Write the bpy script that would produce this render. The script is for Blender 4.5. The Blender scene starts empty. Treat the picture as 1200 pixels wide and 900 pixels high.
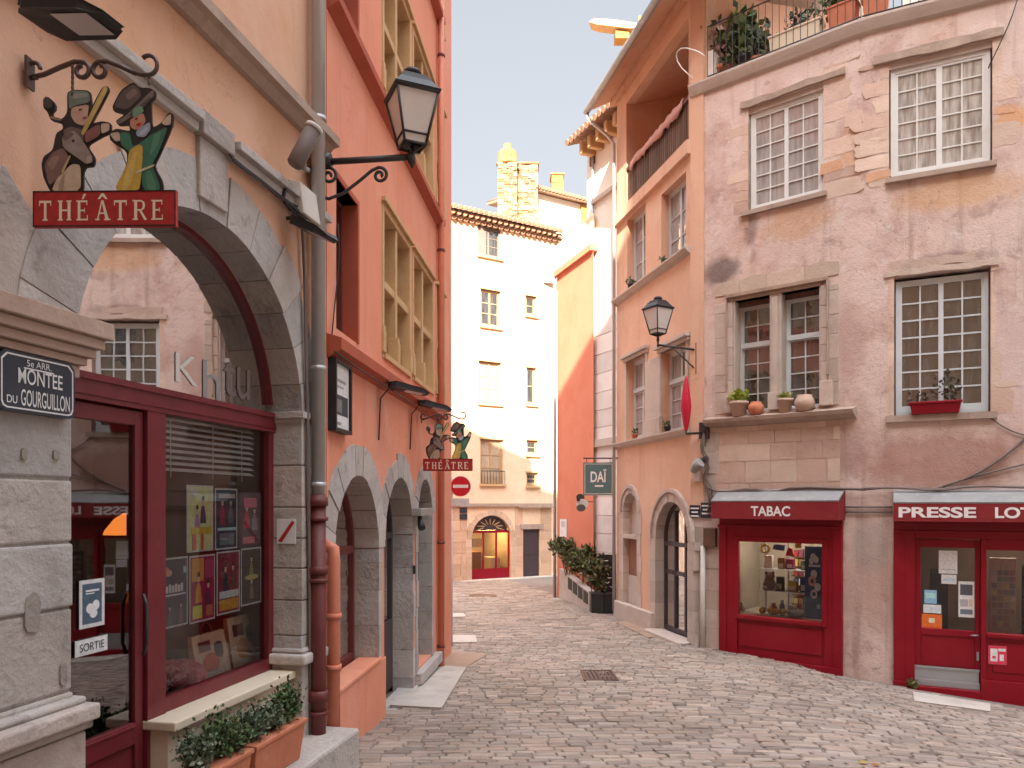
import bpy, math, random
from mathutils import Vector, Matrix
random.seed(11)
SC = bpy.context.scene
COL = SC.collection
EYE = 3.0            # height of the viewpoint above the lowest street level
FPX, CX, HY = 900.0, 600.0, 590.0
R = math.radians

# ------------------------------------------------------------------ frames
class Frame:
    """A vertical plane: s runs along it, d out of it towards the street, z up (relative to the eye)."""
    def __init__(self, p0, p1):
        self.o = Vector((p0[0], p0[1])); d = Vector((p1[0]-p0[0], p1[1]-p0[1]))
        self.len = d.length; self.u = d.normalized(); self.n = Vector((self.u.y, -self.u.x))
    def P(self, s, d, z):
        q = self.o + self.u*s + self.n*d
        return Vector((q.x, q.y, z+EYE))
    def hit(self, px, py=HY, d=0.0):
        rx, rz = (px-CX)/FPX, (HY-py)/FPX
        t = (self.o.dot(self.n)+d)/(rx*self.n.x+self.n.y)
        p = Vector((rx*t, t))
        return (p-self.o).dot(self.u), rz*t
    def s(self, px, d=0.0): return self.hit(px, HY, d)[0]
    def z(self, px, py, d=0.0): return self.hit(px, py, d)[1]
    def ang(self): return math.atan2(self.u.y, self.u.x)
WF = Frame((0,0),(1,0))      # plain world axes: s = x, d = -y
def line(a, b, y0, y1): return Frame((a+b*y0, y0), (a+b*y1, y1))

# ------------------------------------------------------------------ mesh builder
def smooth2(poly,n=2):
    for _ in range(n):
        q=[]
        for i in range(len(poly)):
            a,b=poly[i],poly[(i+1)%len(poly)]; q+= [(a[0]*.84+b[0]*.16,a[1]*.84+b[1]*.16),(a[0]*.16+b[0]*.84,a[1]*.16+b[1]*.84)]
        poly=q
    return poly
class MB:
    def __init__(self): self.v=[]; self.f=[]; self.c=[]; self.sm=[]; self.col=(1,1,1)
    def add(self, vs, fs, smooth=False, col=None):
        b=len(self.v); self.v.extend(Vector(x) for x in vs)
        for f in fs:
            self.f.append([b+i for i in f]); self.c.append(col or self.col); self.sm.append(smooth)
        return self
    def box(self, fr, s0,s1,d0,d1,z0,z1, col=None):
        vs=[fr.P(s,d,z) for z in (z0,z1) for d in (d0,d1) for s in (s0,s1)]
        return self.add(vs, [(0,1,3,2),(4,6,7,5),(0,4,5,1),(2,3,7,6),(0,2,6,4),(1,5,7,3)], col=col)
    def hexa(self, fr, q0, q1, col=None):
        """two quads of (s,d,z)"""
        vs=[fr.P(*p) for p in q0]+[fr.P(*p) for p in q1]
        return self.add(vs,[(3,2,1,0),(4,5,6,7),(0,1,5,4),(1,2,6,5),(2,3,7,6),(3,0,4,7)],col=col)
    def prism(self, fr, poly, d0, d1, col=None, smooth=False):
        n=len(poly); vs=[fr.P(s,d0,z) for s,z in poly]+[fr.P(s,d1,z) for s,z in poly]
        fs=[tuple(range(n-1,-1,-1)), tuple(range(n,2*n))]
        fs+=[(i,(i+1)%n,n+(i+1)%n,n+i) for i in range(n)]
        return self.add(vs,fs,col=col,smooth=smooth)
    def quad(self, pts, col=None): return self.add(pts,[tuple(range(len(pts)))],col=col)
    def tube(self, path, r, n=8, caps=True, col=None):
        path=[Vector(p) for p in path]; rr=r if isinstance(r,(list,tuple)) else [r]*len(path)
        vs=[];fs=[]; up=None
        for i,p in enumerate(path):
            t=(path[min(i+1,len(path)-1)]-path[max(i-1,0)]).normalized()
            if up is None:
                up=Vector((0,0,1)) if abs(t.z)<.9 else Vector((1,0,0))
            a=(up-t*up.dot(t)).normalized(); up=a; b=t.cross(a)
            for k in range(n):
                w=2*math.pi*k/n; vs.append(p+(a*math.cos(w)+b*math.sin(w))*rr[i])
        for i in range(len(path)-1):
            for k in range(n):
                fs.append((i*n+k,i*n+(k+1)%n,(i+1)*n+(k+1)%n,(i+1)*n+k))
        b0=len(self.v); self.add(vs,fs,smooth=True,col=col)
        if caps:
            m=(len(path)-1)*n
            self.f.append([b0+k for k in range(n-1,-1,-1)]); self.f.append([b0+m+k for k in range(n)])
            for _ in (0,1): self.c.append(col or self.col); self.sm.append(False)
        return self
    def lathe(self, c, prof, n=16, col=None, sq=None, ang=0):
        c=Vector(c); vs=[];fs=[]
        for r,z in prof:
            for k in range(n):
                w=ang+2*math.pi*(k+.5)/n; vs.append(c+Vector((math.cos(w)*r,math.sin(w)*r,z)))
        for i in range(len(prof)-1):
            for k in range(n): fs.append((i*n+k,i*n+(k+1)%n,(i+1)*n+(k+1)%n,(i+1)*n+k))
        fs.append(tuple(range(n-1,-1,-1))); m=(len(prof)-1)*n; fs.append(tuple(m+k for k in range(n)))
        return self.add(vs,fs,smooth=(n>6),col=col)
    def ball(self, c, rx, ry, rz, n=10, m=7, col=None, jit=0):
        prof=[(math.sin(math.pi*i/m), -math.cos(math.pi*i/m)) for i in range(m+1)]
        b0=len(self.v); self.lathe((0,0,0),[(max(r,.02),z) for r,z in prof],n,col=col)
        for i in range(b0,len(self.v)):
            v=self.v[i]; j=1+random.uniform(-jit,jit)
            self.v[i]=Vector((c[0]+v.x*rx*j,c[1]+v.y*ry*j,c[2]+v.z*rz*j))
        return self
    def leaves(self, c, rad, n, size, cols, up=.3):
        for _ in range(n):
            while True:
                q=Vector((random.uniform(-1,1),random.uniform(-1,1),random.uniform(-1,1)))
                if .15<q.length<1: break
            q=q*(.55+.45*random.random())
            p=Vector((c[0]+q.x*rad[0],c[1]+q.y*rad[1],c[2]+q.z*rad[2]))
            a=Vector((random.gauss(0,1),random.gauss(0,1),random.gauss(0,1)+up)).normalized()
            b=a.orthogonal().normalized(); b=(Matrix.Rotation(random.uniform(0,6.28),3,a)@b)
            L=size*random.uniform(.6,1.3); W=L*.32
            m=p+a*L*.5+Vector((0,0,-.05*L))
            self.add([p,m+b*W,p+a*L,m-b*W],[(0,1,2,3)],col=random.choice(cols))
        return self
    def build(self, name, mat, parent=None, bevel=0, origin=None, loc_base=True):
        me=bpy.data.meshes.new(name)
        inv=Matrix.Identity(4)
        if parent is not None: inv=root_mat(parent).inverted()
        elif loc_base and origin is None and self.v:
            xs=[v.x for v in self.v]; ys=[v.y for v in self.v]; zs=[v.z for v in self.v]
            origin=Vector(((min(xs)+max(xs))/2,(min(ys)+max(ys))/2,min(zs)))
        if parent is None and origin is not None: inv=Matrix.Translation(-Vector(origin))
        me.from_pydata([inv@v for v in self.v],[],self.f)
        ca=me.color_attributes.new('Col','FLOAT_COLOR','CORNER')
        buf=[]
        for p,c in zip(me.polygons,self.c):
            buf.extend((c[0],c[1],c[2],1.0)*p.loop_total)
        ca.data.foreach_set('color',buf)
        me.polygons.foreach_set('use_smooth',self.sm)
        me.update()
        o=bpy.data.objects.new(name,me); COL.objects.link(o)
        me.materials.append(mat)
        if parent is not None: o.parent=parent
        elif origin is not None: o.location=origin
        if bevel:
            b=o.modifiers.new('bevel','BEVEL'); b.width=bevel; b.segments=2; b.limit_method='ANGLE'; b.angle_limit=R(40)
        return o

ROOTM={}
def root_mat(o):
    while o.parent is not None: o=o.parent
    return Matrix.Translation(o.location)@Matrix.Rotation(o.rotation_euler.z,4,'Z')
def tag(o,label=None,cat=None,group=None,kind=None):
    if label: o['label']=label
    if cat: o['category']=cat
    if group: o['group']=group
    if kind: o['kind']=kind
    return o
def thing(name,loc,label,cat,rz=0,group=None):
    o=bpy.data.objects.new(name,None); o.empty_display_size=.2; COL.objects.link(o)
    o.location=loc; o.rotation_euler=(0,0,rz)
    return tag(o,label,cat,group)
def children(o): return [c for c in bpy.data.objects if c.parent==o]
def copy_tree(o,parent=None):
    c=o.copy(); COL.objects.link(c); c.parent=parent
    for ch in children(o): copy_tree(ch,c)
    return c

# ------------------------------------------------------------------ materials
def srgb(r,g,b):
    f=lambda x:(x/255/12.92) if x/255<=.04045 else ((x/255+.055)/1.055)**2.4
    return (f(r),f(g),f(b))
class NT:
    def __init__(self,name):
        self.m=bpy.data.materials.new(name); self.m.use_nodes=True; self.t=self.m.node_tree
        self.t.nodes.clear(); self.out=self.n('ShaderNodeOutputMaterial')
    def n(self,typ,**kw):
        x=self.t.nodes.new(typ)
        for k,v in kw.items(): setattr(x,k,v)
        return x
    def l(self,a,b): self.t.links.new(a,b)
    def pos(self,stretch=(1,1,1),seed=0):
        g=self.n('ShaderNodeNewGeometry'); mp=self.n('ShaderNodeMapping')
        mp.inputs['Scale'].default_value=stretch; mp.inputs['Location'].default_value=(seed*3.7,seed*1.9,seed*5.3)
        self.l(g.outputs['Position'],mp.inputs['Vector']); return mp.outputs[0]
    def noise(self,scale,detail=5,stretch=(1,1,1),seed=0,rough=.55,dist=0):
        x=self.n('ShaderNodeTexNoise'); x.inputs['Scale'].default_value=scale; x.inputs['Detail'].default_value=detail
        x.inputs['Roughness'].default_value=rough; x.inputs['Distortion'].default_value=dist
        self.l(self.pos(stretch,seed),x.inputs['Vector']); return x.outputs['Fac']
    def ramp(self,fac,lo,hi,a=0,b=1):
        x=self.n('ShaderNodeMapRange'); x.clamp=True
        x.inputs['From Min'].default_value=lo; x.inputs['From Max'].default_value=hi
        x.inputs['To Min'].default_value=a; x.inputs['To Max'].default_value=b
        self.l(fac,x.inputs['Value']); return x.outputs[0]
    def mix(self,fac,a,b,typ='MIX'):
        x=self.n('ShaderNodeMix',data_type='RGBA',blend_type=typ)
        for sock,v in ((x.inputs[0],fac),(x.inputs[6],a),(x.inputs[7],b)):
            if hasattr(v,'is_output'): self.l(v,sock)
            elif isinstance(v,(int,float)): sock.default_value=v
            else: sock.default_value=(*v,1)
        return x.outputs[2]
    def math(self,op,a,b=0):
        x=self.n('ShaderNodeMath',operation=op)
        for sock,v in ((x.inputs[0],a),(x.inputs[1],b)):
            if hasattr(v,'is_output'): self.l(v,sock)
            else: sock.default_value=v
        return x.outputs[0]
def surf(name,base,layers=(),spots=(),rough=.85,bump=.25,bscale=45,usecol=0,spec=.25,metal=0,rvar=0,coat=0,cracks=0):
    """layers: (colour,scale,lo,hi,amount[,stretch[,seed]]); spots: (centre,radii,colour,amount,noise)"""
    t=NT(name); c=base
    cn=t.n('ShaderNodeRGB'); cn.outputs[0].default_value=(*base,1); c=cn.outputs[0]
    for k,L in enumerate(layers):
        colr,sc,lo,hi,am=L[:5]; st=L[5] if len(L)>5 else (1,1,1); sd=L[6] if len(L)>6 else k+1
        f=t.ramp(t.noise(sc,6,st,sd,.6,.3),lo,hi,0,am); c=t.mix(f,c,colr)
    for k,(ctr,rad,colr,am,nz) in enumerate(spots):
        g=t.n('ShaderNodeNewGeometry'); vs=t.n('ShaderNodeVectorMath',operation='SUBTRACT'); t.l(g.outputs['Position'],vs.inputs[0]); vs.inputs[1].default_value=ctr
        vd=t.n('ShaderNodeVectorMath',operation='DIVIDE'); t.l(vs.outputs[0],vd.inputs[0]); vd.inputs[1].default_value=rad
        vl=t.n('ShaderNodeVectorMath',operation='LENGTH'); t.l(vd.outputs[0],vl.inputs[0])
        nn=t.noise(3.0,6,(1,1,.7),k+20,.65,.5)
        e=t.math('ADD',vl.outputs['Value'],t.math('MULTIPLY',t.math('SUBTRACT',nn,.5),nz))
        c=t.mix(t.ramp(e,.55,1.0,am,0),c,colr)
    if cracks:
        for k,(sc_,wd_) in enumerate(((.9,.0035),(2.3,.004))):
            f=t.math('ABSOLUTE',t.math('SUBTRACT',t.noise(sc_,9,(1,1,1),40+k,.62,.8),.5)); gate=t.ramp(t.noise(.8,2,(1,1,1),50+k),.52,.60)
            c=t.mix(t.math('MULTIPLY',t.ramp(f,0,wd_,cracks,0),gate),c,tuple(x*.35 for x in base))
    if usecol:
        at=t.n('ShaderNodeAttribute',attribute_name='Col')
        c=t.mix(usecol,c,at.outputs['Color'],'MULTIPLY')
    p=t.n('ShaderNodeBsdfPrincipled'); t.l(c,p.inputs['Base Color'])
    p.inputs['Roughness'].default_value=rough; p.inputs['Metallic'].default_value=metal
    p.inputs['Specular IOR Level'].default_value=spec
    if coat: p.inputs['Coat Weight'].default_value=coat; p.inputs['Coat Roughness'].default_value=.15
    if rvar:
        t.l(t.ramp(t.noise(6,4,(1,1,1),9),.35,.65,rough-rvar,rough+rvar),p.inputs['Roughness'])
    if bump:
        b=t.n('ShaderNodeBump'); b.inputs['Strength'].default_value=bump; b.inputs['Distance'].default_value=.02
        h=t.math('ADD',t.noise(bscale,6,(1,1,1),31,.65),t.math('MULTIPLY',t.noise(bscale/9,4,(1,1,1),33,.6),2.2))
        t.l(h,b.inputs['Height']); t.l(b.outputs[0],p.inputs['Normal'])
    t.l(p.outputs[0],t.out.inputs[0]); return t.m
def paint(name='painted_print',rough=.6,spec=.3,noise=.12):
    """plain printed or painted colour carried by the mesh's own faces"""
    t=NT(name); at=t.n('ShaderNodeAttribute',attribute_name='Col')
    f=t.ramp(t.noise(30,4),.3,.7,1-noise*2,1); c=t.mix(1,at.outputs['Color'],f,'MULTIPLY')
    p=t.n('ShaderNodeBsdfPrincipled'); t.l(c,p.inputs['Base Color']); p.inputs['Roughness'].default_value=rough
    p.inputs['Specular IOR Level'].default_value=spec; t.l(p.outputs[0],t.out.inputs[0]); return t.m
def clear_glass(name,base_refl=.12,tint=(.86,.88,.88),fm=1.6,gcol=(.95,.95,.95,1)):
    t=NT(name); fr=t.n('ShaderNodeFresnel'); fr.inputs[0].default_value=1.52
    f=t.math('MINIMUM',t.math('ADD',t.math('MULTIPLY',fr.outputs[0],fm),base_refl),1.0)
    b=t.n('ShaderNodeBump'); b.inputs['Strength'].default_value=.02; b.inputs['Distance'].default_value=.02
    t.l(t.noise(1.7,2),b.inputs['Height'])
    g=t.n('ShaderNodeBsdfGlossy'); g.inputs['Roughness'].default_value=.015; g.inputs['Color'].default_value=gcol; t.l(b.outputs[0],g.inputs['Normal'])
    tr=t.n('ShaderNodeBsdfTransparent'); tr.inputs[0].default_value=(*tint,1)
    m=t.n('ShaderNodeMixShader'); t.l(f,m.inputs[0]); t.l(tr.outputs[0],m.inputs[1]); t.l(g.outputs[0],m.inputs[2])
    t.l(m.outputs[0],t.out.inputs[0]); return t.m
def pane_glass(name,base,refl=.12,var=None,wav=.06):
    """opaque window pane; dim room, curtain or sky reflection is put into its colour"""
    t=NT(name); fr=t.n('ShaderNodeFresnel'); fr.inputs[0].default_value=1.52
    f=t.math('MINIMUM',t.math('ADD',t.math('MULTIPLY',fr.outputs[0],1.5),refl),1.0)
    b=t.n('ShaderNodeBump'); b.inputs['Strength'].default_value=wav; b.inputs['Distance'].default_value=.03
    t.l(t.noise(5,2),b.inputs['Height'])
    g=t.n('ShaderNodeBsdfGlossy'); g.inputs['Roughness'].default_value=.03; t.l(b.outputs[0],g.inputs['Normal'])
    df=t.n('ShaderNodeBsdfDiffuse')
    if var: t.l(t.mix(t.ramp(t.noise(6,3,(3,3,.35),4),.35,.65),base,var),df.inputs[0])
    else: df.inputs[0].default_value=(*base,1)
    m=t.n('ShaderNodeMixShader'); t.l(f,m.inputs[0]); t.l(df.outputs[0],m.inputs[1]); t.l(g.outputs[0],m.inputs[2])
    t.l(m.outputs[0],t.out.inputs[0]); return t.m
def emit(name,col,st):
    t=NT(name); e=t.n('ShaderNodeEmission'); e.inputs[0].default_value=(*col,1); e.inputs[1].default_value=st
    t.l(e.outputs[0],t.out.inputs[0]); return t.m

# ------------------------------------------------------------------ planes of the street (plan in metres, eye at 0,0)
L1=line(-3.035,.2175,-4.0,6.618)
L2=line(-2.148,.0833,6.618,13.24)
O=Frame((2.457,17.97),(3.304,14.16))
R1=Frame((3.304,14.16),(5.568,12.22))
R2=Frame((5.568,12.22),(9.40,10.305))
S=Frame((1.325,22.5),(2.135,20.1))
T=Frame((2.19,20.30),(2.83,18.82))
F=Frame((-6.0,26.96),(3.0,32.587))
G=Frame((0.3,34.5),(4.4,37.0))

def lerp_t(tab,x):
    if x<=tab[0][0]: return tab[0][1]
    for (a,za),(b,zb) in zip(tab,tab[1:]):
        if x<=b:
            k=(x-a)/(b-a); return za+(zb-za)*k
    return tab[-1][1]
PROF=[(-30,-1.2),(0,-1.62),(2,-1.74),(4,-1.9),(6,-2.12),(7.3,-2.30),(9.5,-2.44),(13.2,-2.59),(18,-2.64),(23,-2.74),(30.5,-2.99),(33,-3.0),(150,-3.0)]
def gz(x,y):
    z=sum(lerp_t(PROF,y+k*.35) for k in range(-2,3))/5
    a=x-3.1
    if a>-.6:
        h=(a+.6)**2/4.8 if a<1.8 else a
        z-=.10*min(h,5.0)
    return z
def ghit(px,py):
    """where the line of sight through a photo pixel meets the street"""
    rx,rz=(px-CX)/FPX,(HY-py)/FPX; y=4.0
    while y<60:
        if rz*y<gz(rx*y,y): break
        y+=.01
    return Vector((rx*y,y))

# ------------------------------------------------------------------ wall pieces
def arc(a,b,zs,n=24,r=None):
    c=(a+b)/2; r=r or (b-a)/2
    return [(c-r*math.cos(math.pi*i/n), zs+r*math.sin(math.pi*i/n)) for i in range(n+1)]
def wall(mb,fr,s0,s1,z0,z1,holes,reveal=.25,d=0.0):
    """holes: (a,b,zb,zt) or (a,b,zb,zs,'arch')"""
    rect=[]
    for h in holes:
        zt=h[3]+(h[1]-h[0])/2 if len(h)>4 else h[3]
        rect.append((h[0],h[1],h[2],zt))
    ss=sorted(set([s0,s1]+[min(max(x,s0),s1) for r in rect for x in r[:2]])); zs=sorted(set([z0,z1]+[min(max(x,z0),z1) for r in rect for x in r[2:]]))
    for i in range(len(ss)-1):
        for k in range(len(zs)-1):
            ms,mz=(ss[i]+ss[i+1])/2,(zs[k]+zs[k+1])/2
            if ss[i+1]-ss[i]<1e-6 or zs[k+1]-zs[k]<1e-6: continue
            if any(a<ms<b and c<mz<e for a,b,c,e in rect): continue
            mb.quad([fr.P(ss[i],d,zs[k]),fr.P(ss[i+1],d,zs[k]),fr.P(ss[i+1],d,zs[k+1]),fr.P(ss[i],d,zs[k+1])])
    for h,r in zip(holes,rect):
        a,b,zb,zt=r
        if len(h)>4:
            A=arc(a,b,h[3])
            for (x0,w0),(x1,w1) in zip(A,A[1:]):
                mb.quad([fr.P(x0,d,w0),fr.P(x1,d,w1),fr.P(x1,d,zt),fr.P(x0,d,zt)])
                if reveal: mb.quad([fr.P(x0,d,w0),fr.P(x0,d-reveal,w0),fr.P(x1,d-reveal,w1),fr.P(x1,d,w1)])
            zt=h[3]
        elif reveal: mb.quad([fr.P(a,d,zt),fr.P(a,d-reveal,zt),fr.P(b,d-reveal,zt),fr.P(b,d,zt)])
        if reveal:
            mb.quad([fr.P(a,d,zb),fr.P(a,d-reveal,zb),fr.P(a,d-reveal,zt),fr.P(a,d,zt)])
            mb.quad([fr.P(b,d,zt),fr.P(b,d-reveal,zt),fr.P(b,d-reveal,zb),fr.P(b,d,zb)])
            mb.quad([fr.P(a,d,zb),fr.P(b,d,zb),fr.P(b,d-reveal,zb),fr.P(a,d-reveal,zb)])
    return mb
def shell(mb,fr,s0,s1,z0,z1,depth,left=True,right=True):
    a=[fr.P(s0,0,z0),fr.P(s1,0,z0),fr.P(s1,-depth,z0),fr.P(s0,-depth,z0)]; b=[fr.P(s0,0,z1),fr.P(s1,0,z1),fr.P(s1,-depth,z1),fr.P(s0,-depth,z1)]
    mb.quad(b); mb.quad([a[2],a[3],b[3],b[2]])
    if left: mb.quad([a[0],a[3],b[3],b[0]])
    if right: mb.quad([a[1],a[2],b[2],b[1]])
    return mb
def tint(v=.12,warm=0.03):
    k=1+random.uniform(-v,v*.6); w=random.uniform(-warm,warm); return (k+w,k,k-w)
def ring(mb,fr,c,zs,ri,ro,d0,d1,n,gap=.006,jag=.05,a0=0.0,a1=math.pi):
    bp=[];N=24
    for i in range(N):
        t0=a0+(a1-a0)*i/N; t1=a0+(a1-a0)*(i+1)/N; r0=ri+.007; r1=ro-jag-.01
        mb.prism(fr,[(c-r0*math.cos(t0),zs+r0*math.sin(t0)),(c-r0*math.cos(t1),zs+r0*math.sin(t1)),(c-r1*math.cos(t1),zs+r1*math.sin(t1)),(c-r1*math.cos(t0),zs+r1*math.sin(t0))],d0+.004,d1-.009,col=(.55,.52,.5))
    for i in range(n):
        g=gap/ri; t0=a0+(a1-a0)*i/n+g/2; t1=a0+(a1-a0)*(i+1)/n-g/2
        rr=ro+random.uniform(-jag,jag); dd=d1+random.uniform(-.006,.006)
        pts=[]
        for k in range(4):
            t=t0+(t1-t0)*k/3; pts.append((c-ri*math.cos(t),zs+ri*math.sin(t)))
        for k in range(3,-1,-1):
            t=t0+(t1-t0)*k/3; pts.append((c-rr*math.cos(t),zs+rr*math.sin(t)))
        mb.prism(fr,pts,d0,dd,col=tint(.16))
def courses(mb,fr,s0,s1,z0,z1,d0,d1,h,gap=.007,jag_left=0,jag_right=0,split=0):
    z=z0; mb.box(fr,s0+.007,s1-.007,d0+.004,d1-.009,z0+.003,z1-.003-gap,col=(.55,.52,.5))
    while z<z1-.03:
        hh=h*random.uniform(.8,1.2); zt=min(z+hh,z1)
        if z1-zt<.1: zt=z1
        a=s0-random.uniform(0,jag_left); b=s1+random.uniform(0,jag_right); dd=d1+random.uniform(-.006,.006)
        if split and b-a>split*1.4:
            k=a+(b-a)*random.uniform(.35,.65)
            mb.box(fr,a,k-gap/2,d0,dd,z,zt-gap,col=tint(.16)); mb.box(fr,k+gap/2,b,d0,dd+random.uniform(-.004,.004),z,zt-gap,col=tint(.16))
        else: mb.box(fr,a,b,d0,dd,z,zt-gap,col=tint(.16))
        z=zt
def quoins(mb,fr,s,side,z0,z1,lo=.1,hi=.34,h=.26,cols=((1,1,1),),d=.003):
    z=z0
    while z<z1-.05:
        hh=min(h*random.uniform(.7,1.35),z1-z); w=random.uniform(lo,hi)
        a,b=(s-w,s) if side<0 else (s,s+w)
        j=lambda:random.uniform(-.018,.018)
        c=random.choice(cols); k=1+random.uniform(-.14,.1)
        if True:
            x0,x1=(a+j(),b) if side<0 else (a,b+j())
            lw=[(x0+(x1-x0)*t,z+.006+abs(j())*1.1) for t in (.12,.35,.62,.86)]; hg=[(x0+(x1-x0)*t,z+hh-abs(j())*1.2) for t in (.88,.6,.33,.1)]
            oe=lambda x,t:(x+j()*1.6,z+hh*t)
            poly=([oe(x0,.2)]+lw+[(x1,z+.01),(x1,z+hh-.004)]+hg+[oe(x0,.8),oe(x0,.5)]) if side<0 else ([(x0,z+.01)]+lw+[oe(x1,.18),oe(x1,.5),oe(x1,.82)]+hg+[(x0,z+hh-.004)])
            mb.prism(fr,poly,-.05,d+random.uniform(-.001,.003),col=(c[0]*k,c[1]*k,c[2]*k))
        z+=hh
def window(fr,s0,s1,z0,z1,d,cols,rows,fmat,pmat,parent,leaves=2,fw=.055,mw=.022,transom=None,name='window',rows2=None,low=0):
    """a timber window: frame mesh with its panes as sub-part"""
    m=MB(); th=.055
    m.box(fr,s0,s0+fw,d-th,d,z0,z1); m.box(fr,s1-fw,s1,d-th,d,z0,z1)
    m.box(fr,s0+fw,s1-fw,d-th,d,z1-fw,z1); m.box(fr,s0+fw,s1-fw,d-th,d,z0,z0+fw*1.3)
    a0,a1,b0,b1=s0+fw,s1-fw,z0+fw*1.3,z1-fw
    parts=[(b0,b1,rows)]
    if transom:
        m.box(fr,a0,a1,d-th,d+.03,transom-.035,transom+.035); parts=[(b0,transom-.035,rows),(transom+.035,b1,rows2 or rows)]
    for zb,zt,rw in parts:
        w=(a1-a0)/leaves
        for k in range(leaves):
            x0,x1=a0+k*w,a0+(k+1)*w; st=fw*.62
            m.box(fr,x0,x0+st,d-th-.01,d-.012,zb,zt); m.box(fr,x1-st,x1,d-th-.01,d-.012,zb,zt)
            m.box(fr,x0+st,x1-st,d-th-.01,d-.012,zt-st,zt); m.box(fr,x0+st,x1-st,d-th-.01,d-.012,zb,zb+st+low)
            for c in range(1,cols):
                x=x0+st+(x1-x0-2*st)*c/cols; m.box(fr,x-mw/2,x+mw/2,d-th+.005,d-.02,zb+st+low,zt-st)
            for r in range(1,rw):
                z=zb+st+low+(zt-zb-2*st-low)*r/rw
                for c in range(cols):
                    xa=x0+st+(x1-x0-2*st)*c/cols+(mw/2 if c else 0); xb=x0+st+(x1-x0-2*st)*(c+1)/cols-(mw/2 if c<cols-1 else 0)
                    m.box(fr,xa,xb,d-th+.006,d-.021,z-mw/2,z+mw/2)
    o=m.build(name,fmat,parent)
    g=MB(); g.quad([fr.P(s0,d-.04,z0),fr.P(s1,d-.04,z0),fr.P(s1,d-.04,z1),fr.P(s0,d-.04,z1)])
    g.build('pane',pmat,o); return o
def text_mesh(txt,fr,s0,s1,z0,z1,d,mat,name='lettering',parent=None,th=.004,shear=0,bold=0):
    cu=bpy.data.curves.new('t','FONT'); cu.body=txt; cu.extrude=0; cu.offset=bold; cu.shear=shear
    ob=bpy.data.objects.new('t',cu); COL.objects.link(ob)
    dg=bpy.context.evaluated_depsgraph_get(); me=ob.evaluated_get(dg).to_mesh()
    vs=[v.co.copy() for v in me.vertices]; fs=[tuple(p.vertices) for p in me.polygons]
    ob.evaluated_get(dg).to_mesh_clear(); bpy.data.objects.remove(ob); bpy.data.curves.remove(cu)
    xa,xb=min(v.x for v in vs),max(v.x for v in vs); ya,yb=min(v.y for v in vs),max(v.y for v in vs)
    m=MB(); m.add([fr.P(s0+(v.x-xa)/(xb-xa)*(s1-s0),d,z0+(v.y-ya)/(yb-ya)*(z1-z0)) for v in vs],fs)
    return m.build(name,mat,parent)
# ------------------------------------------------------------------ material library
M={}
M['peach']=surf('peach_render',(.68,.41,.28),[((.58,.30,.185),1.1,.45,.7,.6),((.72,.50,.36),2.3,.52,.75,.5),((.33,.20,.14),1.6,.60,.8,.45,(2.2,2.2,.25)),((.66,.36,.17),.7,.5,.65,.5)],rough=.9,bump=.22,bscale=60,cracks=.6)
M['coral']=surf('coral_render',(.73,.285,.175),[((.67,.235,.14),1.2,.45,.7,.5),((.76,.40,.31),.7,.48,.72,.55),((.48,.18,.13),1.4,.56,.78,.5,(2.5,2.5,.18)),((.60,.30,.24),5,.58,.74,.4)],rough=.88,bump=.14,bscale=70,cracks=.4)
M['coral_dark']=surf('dark_coral_band',(.42,.10,.055),[((.30,.07,.045),3,.45,.7,.5)],rough=.8,bump=.15)
M['salmon']=surf('salmon_render',(.65,.40,.28),[((.60,.31,.19),1.3,.45,.7,.5),((.70,.40,.26),2.4,.5,.75,.45),((.42,.26,.19),1.3,.55,.77,.55,(2.5,2.5,.2)),((.72,.52,.40),.8,.5,.7,.5)],rough=.9,bump=.18,bscale=60,cracks=.5)
M['coralS']=surf('red_coral_render',(.64,.225,.14),[((.58,.16,.09),1.1,.45,.7,.5)],rough=.9,bump=.15,bscale=60)
M['mauve']=None
M['stone']=surf('grey_limestone',(.47,.43,.40),[((.32,.285,.265),2.2,.48,.7,.7),((.52,.475,.44),4,.52,.72,.6),((.18,.15,.14),7,.58,.74,.6),((.50,.38,.32),1.2,.52,.75,.4)],rough=.88,bump=.7,bscale=24,usecol=1,cracks=.6)
M['pale_stone']=surf('pale_pink_stone',(.50,.415,.36),[((.40,.32,.27),2.0,.48,.7,.6),((.60,.52,.46),4,.52,.74,.5),((.27,.21,.18),6,.62,.8,.45,(1.5,1.5,.5))],rough=.88,bump=.4,bscale=28,usecol=1)
M['gold_stone']=surf('golden_dressed_stone',(.56,.36,.185),[((.47,.29,.14),2.2,.45,.7,.5),((.62,.44,.27),5,.5,.75,.5)],rough=.85,bump=.25,bscale=35,usecol=1)
M['brown_stone']=surf('brown_weathered_stone',(.40,.30,.24),[((.26,.185,.145),2.0,.45,.7,.7),((.52,.40,.30),5,.52,.74,.5),((.16,.11,.09),5,.6,.8,.6,(1.4,1.4,.4))],rough=.88,bump=.45,bscale=30,usecol=1)
M['cream']=surf('cream_render',(.66,.56,.42),[((.56,.45,.33),1.5,.48,.7,.5),((.35,.28,.22),2,.62,.8,.4,(2.5,2.5,.3))],rough=.85,bump=.12)
M['white_wall']=surf('white_limewash',(.80,.74,.64),[((.70,.60,.48),1.0,.5,.72,.45),((.60,.48,.36),2.0,.6,.8,.35,(2.4,2.4,.25))],rough=.9,bump=.2,bscale=40)
M['f_wall']=surf('yellow_cream_limewash',(.80,.60,.41),[((.74,.50,.31),1.0,.48,.70,.6),((.62,.42,.27),1.8,.58,.78,.5,(2.4,2.4,.25)),((.82,.68,.52),3,.5,.7,.5)],rough=.9,bump=.25,bscale=40,cracks=.5)
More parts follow.
